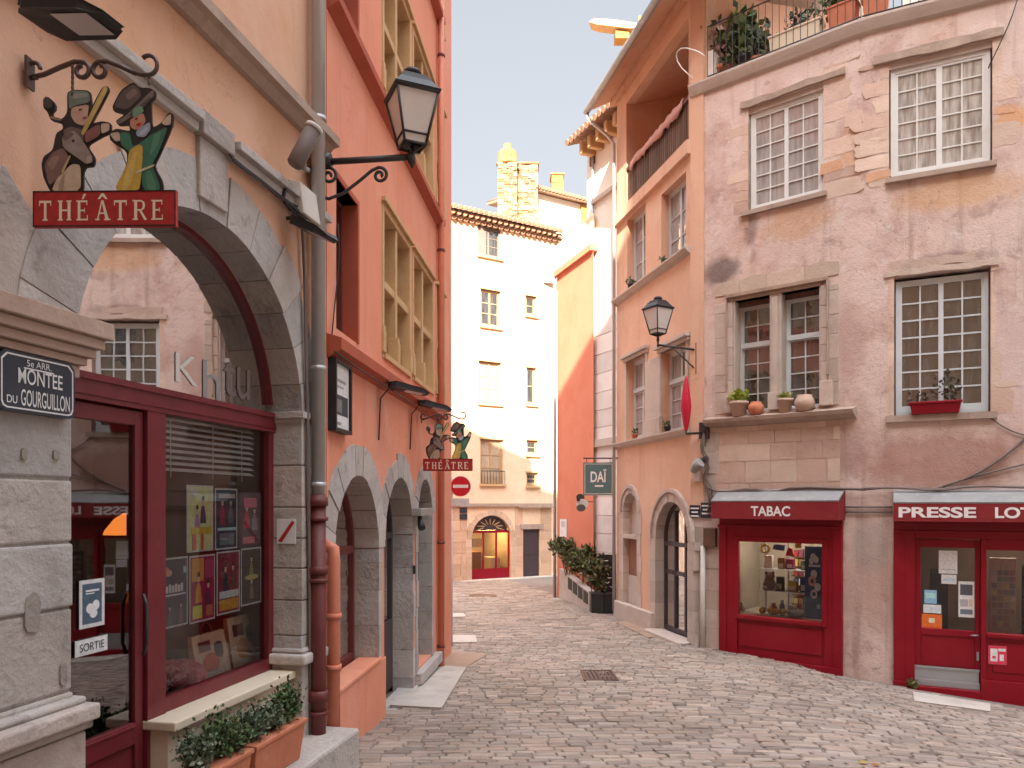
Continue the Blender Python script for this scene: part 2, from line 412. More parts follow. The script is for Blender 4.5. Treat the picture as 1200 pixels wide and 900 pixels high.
M['warm_stone']=surf('warm_peach_stone',(.62,.43,.30),[((.52,.34,.23),2,.48,.7,.6),((.70,.53,.40),4,.52,.74,.5),((.33,.23,.17),6,.62,.8,.45)],rough=.88,bump=.4,bscale=28,usecol=1)
M['white_block']=surf('white_ashlar',(.72,.66,.62),[((.60,.52,.48),2,.5,.7,.5)],rough=.88,bump=.25,usecol=1)
M['maroon']=surf('maroon_gloss_paint',(.155,.018,.024),[((.10,.012,.016),5,.48,.7,.6),((.24,.06,.06),13,.64,.75,.4)],rough=.38,spec=.5,bump=.05,bscale=25,rvar=.1)
M['shopred']=surf('carmine_gloss_paint',(.245,.003,.013),[((.19,.002,.010),1.6,.42,.7,.6),((.36,.07,.07),22,.66,.76,.5),((.30,.02,.03),1.1,.5,.7,.5),((.17,.008,.012),1.6,.56,.8,.35,(2.5,2.5,.3))],rough=.42,spec=.3,bump=.05,bscale=22,rvar=.12)
M['awnred']=surf('faded_red_awning_cloth',(.235,.022,.026),[((.17,.016,.02),4,.45,.7,.5),((.33,.08,.075),9,.6,.75,.35)],rough=.75,bump=.15,bscale=90)
M['zinc']=surf('zinc_sheet',(.33,.33,.33),[((.25,.25,.25),3,.45,.7,.6),((.52,.52,.52),7,.55,.75,.5)],rough=.5,spec=.5,metal=.35,bump=.06,rvar=.1)
M['pipe_grey']=surf('grey_zinc_pipe',(.46,.45,.44),[((.36,.34,.33),3,.45,.7,.6,(1,1,.3))],rough=.45,metal=.4,spec=.5,bump=.04)
M['castred']=surf('red_brown_cast_iron',(.145,.03,.026),[((.09,.02,.018),6,.45,.7,.6)],rough=.5,spec=.45,bump=.2,bscale=30)
M['pipe_coral']=surf('coral_painted_pipe',(.60,.20,.115),[((.45,.14,.08),4,.5,.72,.5)],rough=.5,spec=.4,bump=.05)
M['iron']=surf('dark_wrought_iron',(.035,.03,.03),[((.08,.06,.05),8,.55,.75,.5)],rough=.5,spec=.5,bump=.15,bscale=40)
M['ironbrown']=surf('brown_wrought_iron',(.075,.042,.035),[((.13,.07,.05),8,.55,.75,.5)],rough=.5,spec=.5,bump=.12,bscale=40)
M['blackplastic']=surf('black_powder_coat',(.026,.027,.028),[((.045,.045,.045),4,.5,.72,.4)],rough=.5,spec=.3,bump=.03)
M['greyplastic']=surf('grey_plastic',(.30,.285,.27),[((.2,.19,.18),4,.5,.72,.5)],rough=.5,spec=.4,bump=.03)
M['whiteplastic']=surf('offwhite_plastic',(.62,.58,.53),[((.45,.40,.35),5,.55,.75,.5)],rough=.5,bump=.03)
M['cable']=surf('black_cable',(.05,.042,.04),rough=.6,bump=0)
M['cablegrey']=surf('grey_brown_cable',(.17,.13,.115),rough=.6,bump=0)
M['lampglass']=surf('frosted_lamp_glass',(.66,.60,.57),[((.56,.50,.48),3,.4,.7,.5)],rough=.22,spec=.5,bump=.02)
M['whiteframe']=surf('white_window_paint',(.66,.65,.62),[((.52,.50,.47),4,.5,.72,.5),((.35,.30,.26),15,.66,.78,.45)],rough=.5,spec=.4,bump=.06)
M['greyframe']=surf('grey_window_paint',(.50,.49,.47),[((.40,.37,.34),4,.5,.72,.5)],rough=.55,bump=.06)
M['blueframe']=surf('blue_grey_window_paint',(.56,.60,.61),[((.46,.48,.48),4,.5,.72,.5),((.34,.30,.26),15,.66,.78,.4)],rough=.5,spec=.4,bump=.06)
M['tanframe']=surf('tan_window_paint',(.45,.30,.17),[((.34,.21,.11),4,.5,.72,.5)],rough=.6,bump=.06)
M['brownwood']=surf('brown_weathered_wood',(.135,.075,.052),[((.08,.045,.034),3,.45,.7,.6,(6,6,.5)),((.20,.13,.095),5,.55,.75,.4,(6,6,.5))],rough=.7,bump=.3,bscale=30,usecol=1)
M['darkdoor']=surf('dark_painted_door',(.055,.035,.038),[((.085,.055,.055),5,.5,.72,.5,(3,3,.5))],rough=.5,spec=.45,bump=.1)
M['terracotta']=surf('terracotta_clay',(.52,.185,.10),[((.42,.14,.075),4,.45,.7,.6),((.60,.33,.23),9,.58,.76,.45)],rough=.8,bump=.12)
M['palepot']=surf('pale_pink_clay',(.52,.36,.28),[((.40,.27,.20),4,.45,.7,.5)],rough=.85,bump=.12)
M['leaf']=surf('plant_leaf',(1,1,1),[((.75,.8,.7),3,.45,.7,.5)],rough=.6,spec=.3,bump=0,usecol=1)
M['shutter']=surf('grey_brown_shutter_paint',(.20,.16,.145),[((.14,.11,.10),4,.45,.7,.5)],rough=.6,bump=.1)
M['tiles']=surf('clay_roof_tiles',(.32,.19,.13),[((.23,.14,.10),3,.45,.7,.6),((.58,.38,.25),6,.55,.75,.5)],rough=.85,bump=.3)
M['brick']=surf('chimney_masonry',(.28,.19,.125),[((.40,.31,.23),2.5,.45,.65,.8),((.14,.08,.05),6,.52,.72,.8)],rough=.9,bump=.7,bscale=18,usecol=1)
M['yellow']=surf('ochre_yellow_render',(.42,.23,.07),[((.38,.17,.03),3,.45,.7,.5)],rough=.85,bump=.15)
M['enamel_navy']=surf('navy_enamel',(.022,.03,.045),[((.05,.06,.075),4,.55,.75,.5)],rough=.33,spec=.5,bump=.03)
M['enamel_white']=surf('white_enamel',(.72,.71,.70),[((.55,.53,.5),8,.55,.75,.4)],rough=.4,bump=0)
M['signred']=surf('signal_red_enamel',(.46,.035,.032),[((.40,.03,.03),4,.45,.7,.5)],rough=.4,spec=.4,bump=.02)
M['cream_letter']=surf('cream_sign_paint',(.74,.66,.50),rough=.6,bump=0)
M['white_letter']=surf('white_lettering',(.78,.74,.72),[((.6,.55,.53),9,.5,.7,.5)],rough=.6,bump=0)
M['teal']=surf('grey_teal_sign_paint',(.10,.165,.17),[((.08,.13,.135),4,.45,.7,.5)],rough=.5,bump=.02)
M['carotte']=surf('crimson_plastic',(.50,.010,.035),[((.40,.008,.03),4,.45,.7,.5)],rough=.4,spec=.4,bump=.02)
M['print']=paint()
M['wovenpink']=surf('pink_fabric',(.60,.06,.12),[((.72,.22,.26),14,.48,.6,.8),((.25,.01,.03),9,.5,.66,.8)],rough=.95,bump=.6,bscale=30)
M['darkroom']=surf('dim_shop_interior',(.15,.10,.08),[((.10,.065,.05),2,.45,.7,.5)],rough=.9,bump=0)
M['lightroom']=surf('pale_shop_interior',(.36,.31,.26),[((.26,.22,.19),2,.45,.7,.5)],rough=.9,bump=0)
M['hole_dark']=surf('painted_hole_dark',(.03,.026,.024),rough=.95,bump=0)
M['glass']=clear_glass('shop_window_glass',.035,(.92,.93,.93),1.0)
M['glass_mirror']=clear_glass('reflective_shop_glass',.19,(.62,.60,.58),1.4,(.74,.72,.72,1))
M['glass_clean']=clear_glass('clear_shop_glass',.0,(.95,.96,.96),1.0)
M['pane']=pane_glass('dark_window_glass',(.085,.08,.078),.15,(.03,.027,.026))
M['pane_curtain']=pane_glass('curtained_window_glass',(.40,.37,.35),.10,(.27,.25,.24))
M['pane_sky']=pane_glass('painted_sky_reflection_glass',(.56,.55,.54),.30,(.20,.185,.18),.35)  # pale and dark streaks in the colour stand in for reflected sky
M['pane_cream']=pane_glass('glass_before_cream_curtain',(.55,.42,.28),.06,(.42,.30,.19))
M['slab']=surf('pale_limestone_slab',(.50,.45,.40),[((.38,.33,.29),2,.42,.66,.7),((.27,.23,.205),5,.54,.72,.55),((.20,.17,.155),11,.62,.76,.4)],rough=.8,bump=.2)
M['slab_brown']=surf('brown_sandstone_slab',(.34,.24,.18),[((.25,.17,.13),3,.45,.7,.6)],rough=.85,bump=.25)
M['aluminium']=surf('brushed_metal_sheet',(.42,.43,.44),[((.33,.34,.35),3,.45,.7,.5,(1,1,6))],rough=.42,metal=.6,spec=.5,bump=.03)
M['bulb']=emit('warm_lamp',(1,.28,.05),.32)
M['tube']=emit('neutral_shop_lamp',(1,.88,.70),10)
M['tubewarm']=emit('amber_shop_lamp',(1,.55,.16),14)
WHITE=(.72,.70,.68); BLACK=(.02,.02,.022)
# the big pink facade: worn limewash with ochre, brown and bare patches where the photo shows them
def rp(fr,px,py): s,z=fr.hit(px,py); return tuple(fr.P(s,0,z))
M['mauve']=surf('worn_pink_limewash',(.63,.485,.425),
  [((.66,.51,.455),.8,.45,.65,.8),((.43,.265,.22),1.3,.48,.66,.75),((.66,.53,.485),2.8,.56,.72,.6),((.30,.20,.175),1.5,.56,.74,.7,(2.6,2.6,.2)),((.53,.30,.20),.9,.56,.72,.55),((.22,.15,.13),7,.62,.76,.6),((.66,.58,.54),3.5,.60,.68,.6),((.33,.21,.17),2.2,.60,.68,.55),((.62,.47,.41),6,.58,.70,.35)],
  spots=[(rp(R2,1120,225),(1.0,1.0,.34),(.60,.35,.17),.6,1.1),(rp(R1,930,262),(.75,.75,.33),(.52,.29,.14),.55,1.0),(rp(R2,1180,140),(.4,.4,.25),(.62,.33,.15),.75,.8),
         (rp(R1,846,318),(.42,.42,.30),(.14,.10,.09),.8,.9),(rp(R1,1000,180),(.28,.28,.55),(.60,.33,.16),.6,.9),(rp(R2,1100,540),(1.35,1.35,.55),(.37,.20,.155),.75,.9),
         (rp(R1,880,265),(.16,.16,.38),(.20,.14,.12),.6,1.0),(rp(R2,1108,305),(.75,.75,.14),(.20,.14,.125),.55,1.2),(rp(R2,1030,700),(.9,.9,.7),(.42,.27,.22),.6,.9),(rp(R2,1020,640),(.35,.35,.5),(.34,.30,.28),.55,.8),
         (rp(R1,995,400),(.3,.3,.8),(.42,.255,.22),.55,1.0),(rp(R1,985,530),(.45,.45,.5),(.33,.20,.17),.6,1.0),(rp(R2,1185,430),(.5,.5,1.1),(.60,.45,.42),.6,.9)],
  rough=.9,bump=.42,bscale=34,cracks=.75)
# =================================================================== LEFT: theatre corner building
GD=-.266                                   # plane of the shop glazing behind the wall face
a,b=L1.s(83),L1.s(352); zs=.665; rad=(b-a)/2; cc=(a+b)/2; s_end=L1.len
B1=thing('peach_building',L1.P(cc,0,-2.0),'peach rendered building with a grey stone arch over the theatre shop window','building')
w=MB(); gb=-2.6
ca=cc-(2*rad+.78)                          # the next arch towards the viewer
wall(w,L1,0,s_end-.02,gb,16,[(a-.03,b+.03,gb,zs,'arch'),(ca-rad-.03,ca+rad+.03,gb,zs,'arch')],reveal=0)
shell(w,L1,0,s_end-.02,gb,16,9)
w.build('wall',M['peach'],B1)
st=MB()
for c in (cc,ca):
    n=13
    ring(st,L1,c,zs,rad,rad+.36,GD-.03,.014,n,gap=.008,jag=.05)
k0,k1=L1.s(229),L1.s(262)
st.build('stone_arch',M['stone'],B1)
pr=MB()
courses(pr,L1,ca+rad,a,-1.62,.60,GD-.03,.012,.36,gap=.011)
pr.build('stone_pier',M['stone'],B1,bevel=.012); pr=MB()
courses(pr,L1,b,s_end-.10,-1.35,zs,GD-.03,.012,.30,gap=.011)
pr.build('stone_pier',M['stone'],B1,bevel=.006); pr=MB()
# spandrel stones above the pier between the two rings
pr.prism(L1,[(ca+rad+.05,zs+.02),(a-.05,zs+.02),(a-.02,zs+.34),(a-.16,zs+.62),((a+ca+rad)/2,zs+.86),(ca+rad+.16,zs+.62),(ca+rad+.02,zs+.34)],-.02,.006,col=(1.0,.96,.93))
pr.build('spandrel_stone',M['stone'],B1,bevel=.006)
kb=MB(); kb.box(L1,k0,k1,-.02,.035,1.93,2.31,col=(.95,.93,.92)); kb.box(L1,k0-.02,k1+.02,-.02,.075,2.31,2.46,col=(.8,.78,.77))
kb.build('keystone',M['stone'],B1,bevel=.008)
im=MB()
z0,z1=L1.z(60,438),L1.z(60,368)
prof=[(.030,0,.22),(.055,.22,.36),(.085,.36,.52),(.115,.52,.70),(.145,.70,1.0)]
for p,q0,q1 in prof:
    im.box(L1,ca+rad-p,a+p*.9,GD,p,z0+(z1-z0)*q0,z0+(z1-z0)*q1-.002,col=(.92,.80,.74))
im.build('impost_moulding',M['pale_stone'],B1,bevel=.006)
im=MB()
for p,q0,q1 in ((.02,0,.4),(.045,.4,1)): im.box(L1,b-p*.8,s_end-.1,GD,p,zs-.02+.09*q0,zs-.02+.09*q1)
im.build('impost_moulding',M['stone'],B1,bevel=.006)
pb=MB()
zb=L1.z(30,850)
pb.box(L1,ca+rad-.06,a+.02,GD,.075,-2.5,zb-.10,col=(.92,.85,.80)); pb.box(L1,ca+rad-.08,a+.04,GD,.10,zb-.09,zb-.045,col=(.9,.86,.82)); pb.box(L1,ca+rad-.1,a+.05,GD,.135,zb-.045,zb+.035,col=(1.05,1,.97)); pb.box(L1,ca+rad-.05,a+.03,GD,.07,zb+.035,zb+.07)
pb.box(L1,ca+rad,a,GD,.03,zb+.07,-1.615)
pb.build('pier_base',M['stone'],B1,bevel=.014)
pb=MB(); zj=L1.z(350,772)
pb.box(L1,b-.02,s_end-.08,GD,.03,-2.5,zj-.05,col=(.9,.9,.88)); pb.box(L1,b-.07,s_end-.06,GD,.075,zj-.05,zj+.035,col=(1.2,1.18,1.15)); pb.box(L1,b-.03,s_end-.08,GD,.04,zj+.035,zj+.075)
pb.build('pier_base',M['stone'],B1,bevel=.02)
mo=MB()
mo.box(L1,0,k0-.04,0,.055,2.31,2.37); mo.box(L1,0,k0-.04,0,.10,2.37,2.43)
mo.box(L1,k1+.05,s_end-.1,0,.055,2.31,2.37); mo.box(L1,k1+.05,s_end-.1,0,.10,2.37,2.43)
mo.col=(.8,.78,.78); mo.build('label_moulding',M['stone'],B1,bevel=.006)
lg=MB(); lg.prism(WF,[(0,0)]*3,0,0) if False else None
pts=[(0,2.97),(.05,2.97),(.10,3.02),(.15,3.03),(.15,3.10),(0,3.24)]
def extr(mb,fr,s0,s1,prof,col=None):
    n=len(prof); vs=[fr.P(s0,d,z) for d,z in prof]+[fr.P(s1,d,z) for d,z in prof]
    mb.add(vs,[tuple(range(n)),tuple(range(2*n-1,n-1,-1))]+[(i,i+n,(i+1)%n+n,(i+1)%n) for i in range(n)],col=col)
extr(lg,L1,0,s_end-.06,pts); lg.build('string_course',M['brown_stone'],B1)
# old plugged holes in the pier
for px,y,w_,h_ in ((28,532,.03,.06),(66,533,.04,.05),(38,718,.09,.20),(74,790,.04,.12)):
    s,z=L1.hit(px,y,.014); m=MB(); m.prism(L1,smooth2([(s-w_/2,z-h_*.4),(s+w_*.4,z-h_/2),(s+w_/2,z+h_*.3),(s+w_*.1,z+h_/2),(s-w_/2,z+h_*.35)],1),-.02,.0195,col=(.66,.63,.61)); m.build('mortar_plug',M['stone'],B1)
# ---- threshold step and loose stone in front
stp=MB(); s0,s1=L1.s(300,.15),s_end-.12
stp.box(L1,L1.s(226,.1),s1,-.09,.36,-2.6,-1.875,col=(.95,.93,.9)); stp.build('step',M['stone'],B1,bevel=.025)
# sill wall under the display window
sw=MB(); sA,sB=L1.s(186,GD+.1),L1.s(318,GD)
zt=-1.335
sw.box(L1,sA,b-.01,GD-.04,-.10,-2.6,zt-.062); sw.build('sill_wall',M['cream'],B1,bevel=.006)
sl=MB(); sl.box(L1,sA-.03,b+.02,GD-.02,-.03,zt-.06,zt); sl.build('window_sill',M['cream'],B1,bevel=.01)

# ---- glazed maroon shop front
SF=thing('theatre_shopfront',L1.P(cc,GD,-2.0),'maroon timber theatre shop front filling the grey stone arch','shop front')
def gs(px): return L1.s(px,GD)
m0,m1=gs(166),gs(187.5); tz0,tz1=L1.z(200,487,GD),L1.z(200,461,GD)
fr_=MB(); f0,f1=GD-.05,GD+.03
fr_.box(L1,a-.02,b+.0,f0,f1+.02,tz0,tz1); fr_.box(L1,a-.02,b,f0,f1+.035,tz1-.03,tz1+.008)
fr_.box(L1,a-.02,b,f0,f1+.028,tz0+.03,tz0+.05)
fr_.box(L1,m0,m1,f0,f1+.012,-2.55,tz0)
fr_.box(L1,b-.075,b,f0,f1,zt+.002,tz0)
fr_.box(L1,m1,b-.075,f0,f1,zt+.002,zt+.09)
A=arc(a,b,zs,28,rad-.0); Bq=arc(a,b,zs,28,rad-.034)
for i in range(28):
    q=[A[i],A[i+1],Bq[i+1],Bq[i]]
    if min(p[1] for p in q)>=tz1-.0: fr_.prism(L1,q,f0,f1)
fr_.box(L1,a,a+.055,f0,f1,tz1+.008,tz1+.10)
fr_.build('frame',M['maroon'],SF)
dr=MB(); dz=-2.0
dl=a-.02; dr0=dl+.09
dr.box(L1,dl,dr0,f0,f1-.015,-2.45,tz0-.01); dr.box(L1,m0-.075,m0-.006,f0,f1-.015,-2.45,tz0-.01)
dr.box(L1,dr0,m0-.075,f0,f1-.015,tz0-.10,tz0-.01)
zr=L1.z(165,843,GD); dr.box(L1,dr0,m0-.075,f0,f1-.012,zr-.13,zr); dr.box(L1,dr0,m0-.075,f0,f1-.005,zr-.03,zr-.012)
dr.box(L1,dr0,m0-.075,f0+.01,f1-.035,-2.45,zr-.13)
door=dr.build('door',M['maroon'],SF,bevel=.005)
g=MB(); g.quad([L1.P(dr0,GD-.01,zr),L1.P(m0-.075,GD-.01,zr),L1.P(m0-.075,GD-.01,tz0-.1),L1.P(dr0,GD-.01,tz0-.1)]); g.build('pane',M['glass_mirror'],door)
h=MB(); h.tube([L1.P(m0-.05,f1+.02,-.55),L1.P(m0-.05,f1+.045,-.62),L1.P(m0-.05,f1+.045,-.85),L1.P(m0-.05,f1+.02,-.92)],.011); h.build('handle',M['iron'],door)
g=MB(); g.quad([L1.P(m1,GD-.01,zt+.09),L1.P(b-.075,GD-.01,zt+.09),L1.P(b-.075,GD-.01,tz0),L1.P(m1,GD-.01,tz0)]); g.build('display_pane',M['glass'],SF)
g=MB(); P=[p for p in arc(a,b,zs,28,rad-.03)]
poly=[(a+.03,tz1)]+[p for p in P if p[1]>tz1]+[(b-.03,tz1)]
g.quad([L1.P(s,GD-.01,z) for s,z in poly]); g.build('fanlight_pane',M['glass_mirror'],SF)
# room behind
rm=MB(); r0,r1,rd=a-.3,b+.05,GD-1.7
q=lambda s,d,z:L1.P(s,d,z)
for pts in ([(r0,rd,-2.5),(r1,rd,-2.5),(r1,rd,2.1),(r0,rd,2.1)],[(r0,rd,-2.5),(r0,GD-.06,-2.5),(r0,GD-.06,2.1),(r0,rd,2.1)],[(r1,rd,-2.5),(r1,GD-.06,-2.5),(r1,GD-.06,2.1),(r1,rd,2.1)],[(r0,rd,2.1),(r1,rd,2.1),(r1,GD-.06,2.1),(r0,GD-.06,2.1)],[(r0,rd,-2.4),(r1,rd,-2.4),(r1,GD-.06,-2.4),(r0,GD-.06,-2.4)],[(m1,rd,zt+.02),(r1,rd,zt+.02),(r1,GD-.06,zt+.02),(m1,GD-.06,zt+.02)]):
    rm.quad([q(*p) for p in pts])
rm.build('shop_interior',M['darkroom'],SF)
# blind
bl=MB(); bz1=tz0-.02
for i in range(9):
    z=bz1-i*.042; bl.hexa(L1,[(m1+.02,GD-.075,z),(b-.12,GD-.075,z),(b-.12,GD-.11,z+.02),(m1+.02,GD-.11,z+.02)],[(m1+.02,GD-.075,z+.004),(b-.12,GD-.075,z+.004),(b-.12,GD-.11,z+.024),(m1+.02,GD-.11,z+.024)])
for s in (m1+.2,(m1+b)/2,b-.3): bl.tube([L1.P(s,GD-.07,bz1+.01),L1.P(s,GD-.07,bz1-.38)],.003,4)
tag(bl.build('venetian_blind',M['white_letter']),'pale slatted blind hung at the top of the theatre display window','blind')
# lamp inside
lm=thing('pendant_lamp',L1.P(gs(150),GD-.55,-.2),'glowing orange pendant lamp inside the theatre shop behind the door glass','lamp')
s_,z_=L1.hit(150,618,GD-.55); c=L1.P(s_,GD-.55,z_)
mb=MB(); mb.lathe(c,[(.16,-.05),(.15,-.02),(.09,.06),(.03,.10)],14); mb.build('lamp_shade',M['bulb'],lm)
mb=MB(); mb.tube([c+Vector((0,0,.10)),c+Vector((0,0,2.2))],.006,5); mb.build('cord',M['cable'],lm)
# arch silhouettes standing on the transom behind the fanlight (cut-out letters seen from behind)
for px0,px1,y0,y1,txt,lm_,lw_ in ((206,232,416,450,'K','whiteplastic','pale'),(238,258,424,468,'h','greyplastic','grey'),(262,276,424,464,'t','cablegrey','dark'),(278,293,432,468,'u','cablegrey','dark')):
    LD=GD-.004; s0,s1=L1.s(px0,LD),L1.s(px1,LD); z0_=L1.z((px0+px1)/2,y1,LD); z1_=L1.z((px0+px1)/2,y0,LD)
    o=text_mesh(txt,L1,s0,s1,z0_,z1_,LD,M[lm_],name='cutout_letter'); 
    sld=o.modifiers.new('thickness','SOLIDIFY'); sld.thickness=.004
    tag(o,'%s cut-out letter %s stuck on the arched fanlight glass'%(lw_,txt),'letter')

# ---- posters in the display window
D=GD-.03
def poster(px0,px1,y0l,y1l,bg,shapes,label,border=WHITE,bw=.012,name='poster',cat='poster',fr=L1,d=D,txt=None,mat='print',th=.003,pg=1.9):
    """left edge at px0 from y0l to y1l; shapes: (poly in 0..1, colour)"""
    s0,z1=fr.hit(px0,y0l,d); _,z0=fr.hit(px0,y1l,d); s1=fr.s(px1,d)
    m=MB(); m.box(fr,s0,s1,d-.004,d,z0,z1,col=border)
    m.box(fr,s0+bw,s1-bw,d,d+.0008,z0+bw,z1-bw,col=tuple(min(.8,x*pg) for x in bg))
    for k,(pl,c) in enumerate(shapes):
        dd=d+.0012+k*.0005
        m.add([fr.P(s0+bw+(s1-s0-2*bw)*x,dd,z0+bw+(z1-z0-2*bw)*y) for x,y in pl],[tuple(range(len(pl)))],col=tuple(min(.8,x*pg) for x in c))
    o=m.build(name,M[mat]); tag(o,label,cat)
    return o,(s0,s1,z0,z1)
def blob(cx,cy,rx,ry,n=10,j=.15,rng=random): return [(cx+rx*math.cos(6.283*i/n)*(1+rng.uniform(-j,j)),cy+ry*math.sin(6.283*i/n)*(1+rng.uniform(-j,j))) for i in range(n)]
def rc(x0,y0,x1,y1): return [(x0,y0),(x1,y0),(x1,y1),(x0,y1)]
SK=(.55,.30,.20)
def fig(cx,cy,h,cl,skin=SK): 
    return [([(cx-h*.28,cy),(cx+h*.30,cy),(cx+h*.20,cy+h*.45),(cx+h*.10,cy+h*.62),(cx-h*.12,cy+h*.62),(cx-h*.22,cy+h*.42)],cl),(blob(cx,cy+h*.78,h*.11,h*.15),skin),([(cx-h*.13,cy+h*.82),(cx+h*.13,cy+h*.82),(cx+h*.09,cy+h*.98),(cx-h*.08,cy+h*.97)],(.03,.02,.02))]
poster(219,250,568,648,(.66,.47,.20),[(blob(.2,.9,.16,.07),(.45,.42,.40))]+fig(.6,.42,.45,(.08,.05,.09))+fig(.35,.32,.4,(.25,.12,.22))+[(rc(.1,.25,.95,.36),(.62,.30,.04)),(rc(.15,0,.3,.26),(.45,.06,.06)),(rc(.5,0,.6,.26),(.4,.08,.06))],'yellow poster with crouching dark figures at the top of the theatre display')
poster(252,278,572,645,(.035,.045,.06),fig(.3,.4,.5,(.20,.05,.06))+fig(.7,.42,.48,(.10,.09,.10))+[(rc(.05,.30,.95,.35),(.30,.45,.50)),(rc(.15,.05,.85,.25),(.12,.14,.16)),(rc(.1,.86,.9,.93),(.3,.25,.25))],'dark poster of performers over a pale teal band, between yellow poster and pink poster')
poster(279,306,577,643,(.10,.05,.06),fig(.35,.35,.5,(.35,.05,.08))+fig(.7,.3,.5,(.22,.14,.16))+[(rc(.2,.74,.8,.93),(.45,.12,.16)),(rc(.15,.05,.7,.18),(.55,.12,.14))],'dark poster with pink title block beside the arch jamb',border=(.10,.09,.10))
o,(s0,s1,z0,z1)=poster(187.5,220,655,739,(.028,.04,.062),[(blob(.2,.82,.12,.07),(.55,.16,.14)),(blob(.3,.80,.1,.05),SK),(rc(.1,.45,.95,.475),(.5,.5,.52)),(rc(.85,.78,.97,.88),(.25,.35,.45))]+fig(.75,.02,.35,(.12,.09,.09))+fig(.3,.04,.3,(.07,.06,.07)),'navy poster with white title and small figures, next to the maroon mullion')
for k in range(6):
    q=MB(); 
text_mesh('BARUFIL',L1,s0+.05,s1-.05,z0+(z1-z0)*.51,z0+(z1-z0)*.60,D+.005,M['white_letter'],parent=None) if False else None
m=MB()
for k in range(6):
    x0=s0+.05+k*(s1-s0-.1)/6; m.box(L1,x0,x0+.022,D+.004,D+.006,z0+(z1-z0)*.50,z0+(z1-z0)*(.60+.02*(k%2)))
m.build('title_lettering',M['white_letter'],o)
poster(222,252,652,732,(.20,.015,.05),[(rc(.05,.62,.55,.98),(.60,.20,.04)),(rc(.6,.66,.97,.95),(.28,.04,.10))]+fig(.32,.28,.5,(.5,.16,.03))+fig(.72,.2,.45,(.10,.02,.05))+[(rc(.06,.04,.45,.24),(.42,.40,.06)),(rc(.62,.05,.9,.22),(.30,.10,.05))],'red poster with an orange figure and yellow green corner in the lower row')
poster(254,281,647,722,(.17,.02,.035),fig(.35,.35,.5,(.03,.025,.03))+fig(.7,.4,.45,(.12,.05,.05))+[(rc(.05,.24,.95,.36),(.62,.60,.58)),(rc(.05,.04,.95,.22),(.50,.20,.03))],'red and black poster with a white caption strip in the lower row')
poster(282.5,306,643,711,(.06,.045,.035),fig(.5,.5,.42,(.20,.15,.06))+fig(.5,.08,.42,(.18,.12,.08))+[(blob(.5,.48,.38,.05),(.35,.26,.10))],'dark brown poster of two seated figures, in the lower row by the jamb')
# notices on the door glass
o,_=poster(93,122.5,681,738,(.045,.07,.095),[(blob(.38,.38,.2,.13,14,.02),(.62,.62,.62)),(blob(.68,.45,.19,.13,14,.02),(.66,.66,.66)),(blob(.55,.25,.2,.12,14,.02),(.70,.70,.70)),(rc(.15,.80,.85,.85),(.45,.48,.5)),(rc(.15,.74,.6,.77),(.35,.38,.4))],'navy poster with three white discs taped on the theatre door glass',border=(.70,.69,.68),bw=.022,d=GD+.004)
o,(s0,s1,z0,z1)=poster(88,126,752,771,(.62,.58,.52),[],'white notice reading SORTIE on the theatre door glass',name='notice',cat='notice',d=GD+.004)
text_mesh('SORTIE',L1,s0+.03,s1-.03,z0+.022,z1-.022,GD+.008,M['blackplastic'],parent=o)
# tote bags and cushion on the display shelf
def tote(px0,px1,y0,y1,d,label,c):
    s0,z1=L1.hit(px0,y0,d); s1=L1.s(px1,d); z0=zt+.03; 
    loc=L1.P((s0+s1)/2,d,z0); t=thing('tote_bag',loc,label,'bag')
    m=MB(); m.hexa(L1,[(s0,d-.07,z0),(s1,d-.07,z0),(s1,d,z0),(s0,d,z0)],[(s0+.01,d-.10,z1),(s1-.01,d-.10,z1),(s1-.01,d-.07,z1),(s0+.01,d-.07,z1)],col=(.74,.47,.30))
    def F_(x,y): return L1.P(s0+(s1-s0)*x,d-.07*y+.003+.002,z0+(z1-z0)*y)
    k=0
    for pl,cc_ in ((blob(.45,.35,.26,.22,12,.1),c),(rc(.15,.62,.5,.85),(.15,.03,.03)),(blob(.72,.6,.15,.2),(.06,.05,.06)),(rc(.2,.1,.85,.17),(.60,.50,.42))):
        k+=1; m.add([L1.P(s0+(s1-s0)*x,d-.07*y+.003+k*.0006,z0+(z1-z0)*y) for x,y in pl],[tuple(range(len(pl)))],col=cc_)
    m.build('bag',M['print'],t)
    h=MB(); sm=(s0+s1)/2; w_=(s1-s0)*.16
    h.tube([L1.P(sm-w_,d-.08,z1-.01),L1.P(sm-w_*.8,d-.09,z1+.05),L1.P(sm,d-.09,z1+.09),L1.P(sm+w_*.8,d-.09,z1+.05),L1.P(sm+w_,d-.08,z1-.01)],.008,6); h.build('handle',M['brownwood'],t)
tote(233,272,748,800,GD-.16,'natural tote bag with an orange red print beside the pink cushion',(.60,.09,.03))
tote(274,307,726,778,GD-.16,'tote bag with an orange print at the far end of the display shelf',(.62,.20,.04))
c=L1.P(L1.s(208,GD-.22),GD-.22,zt+.12); mb=MB(); mb.ball(c,.20,.17,.115,18,12,jit=.07); tag(mb.build('cushion',M['wovenpink']),'crumpled pink woven cushion lying in the theatre display window','cushion')

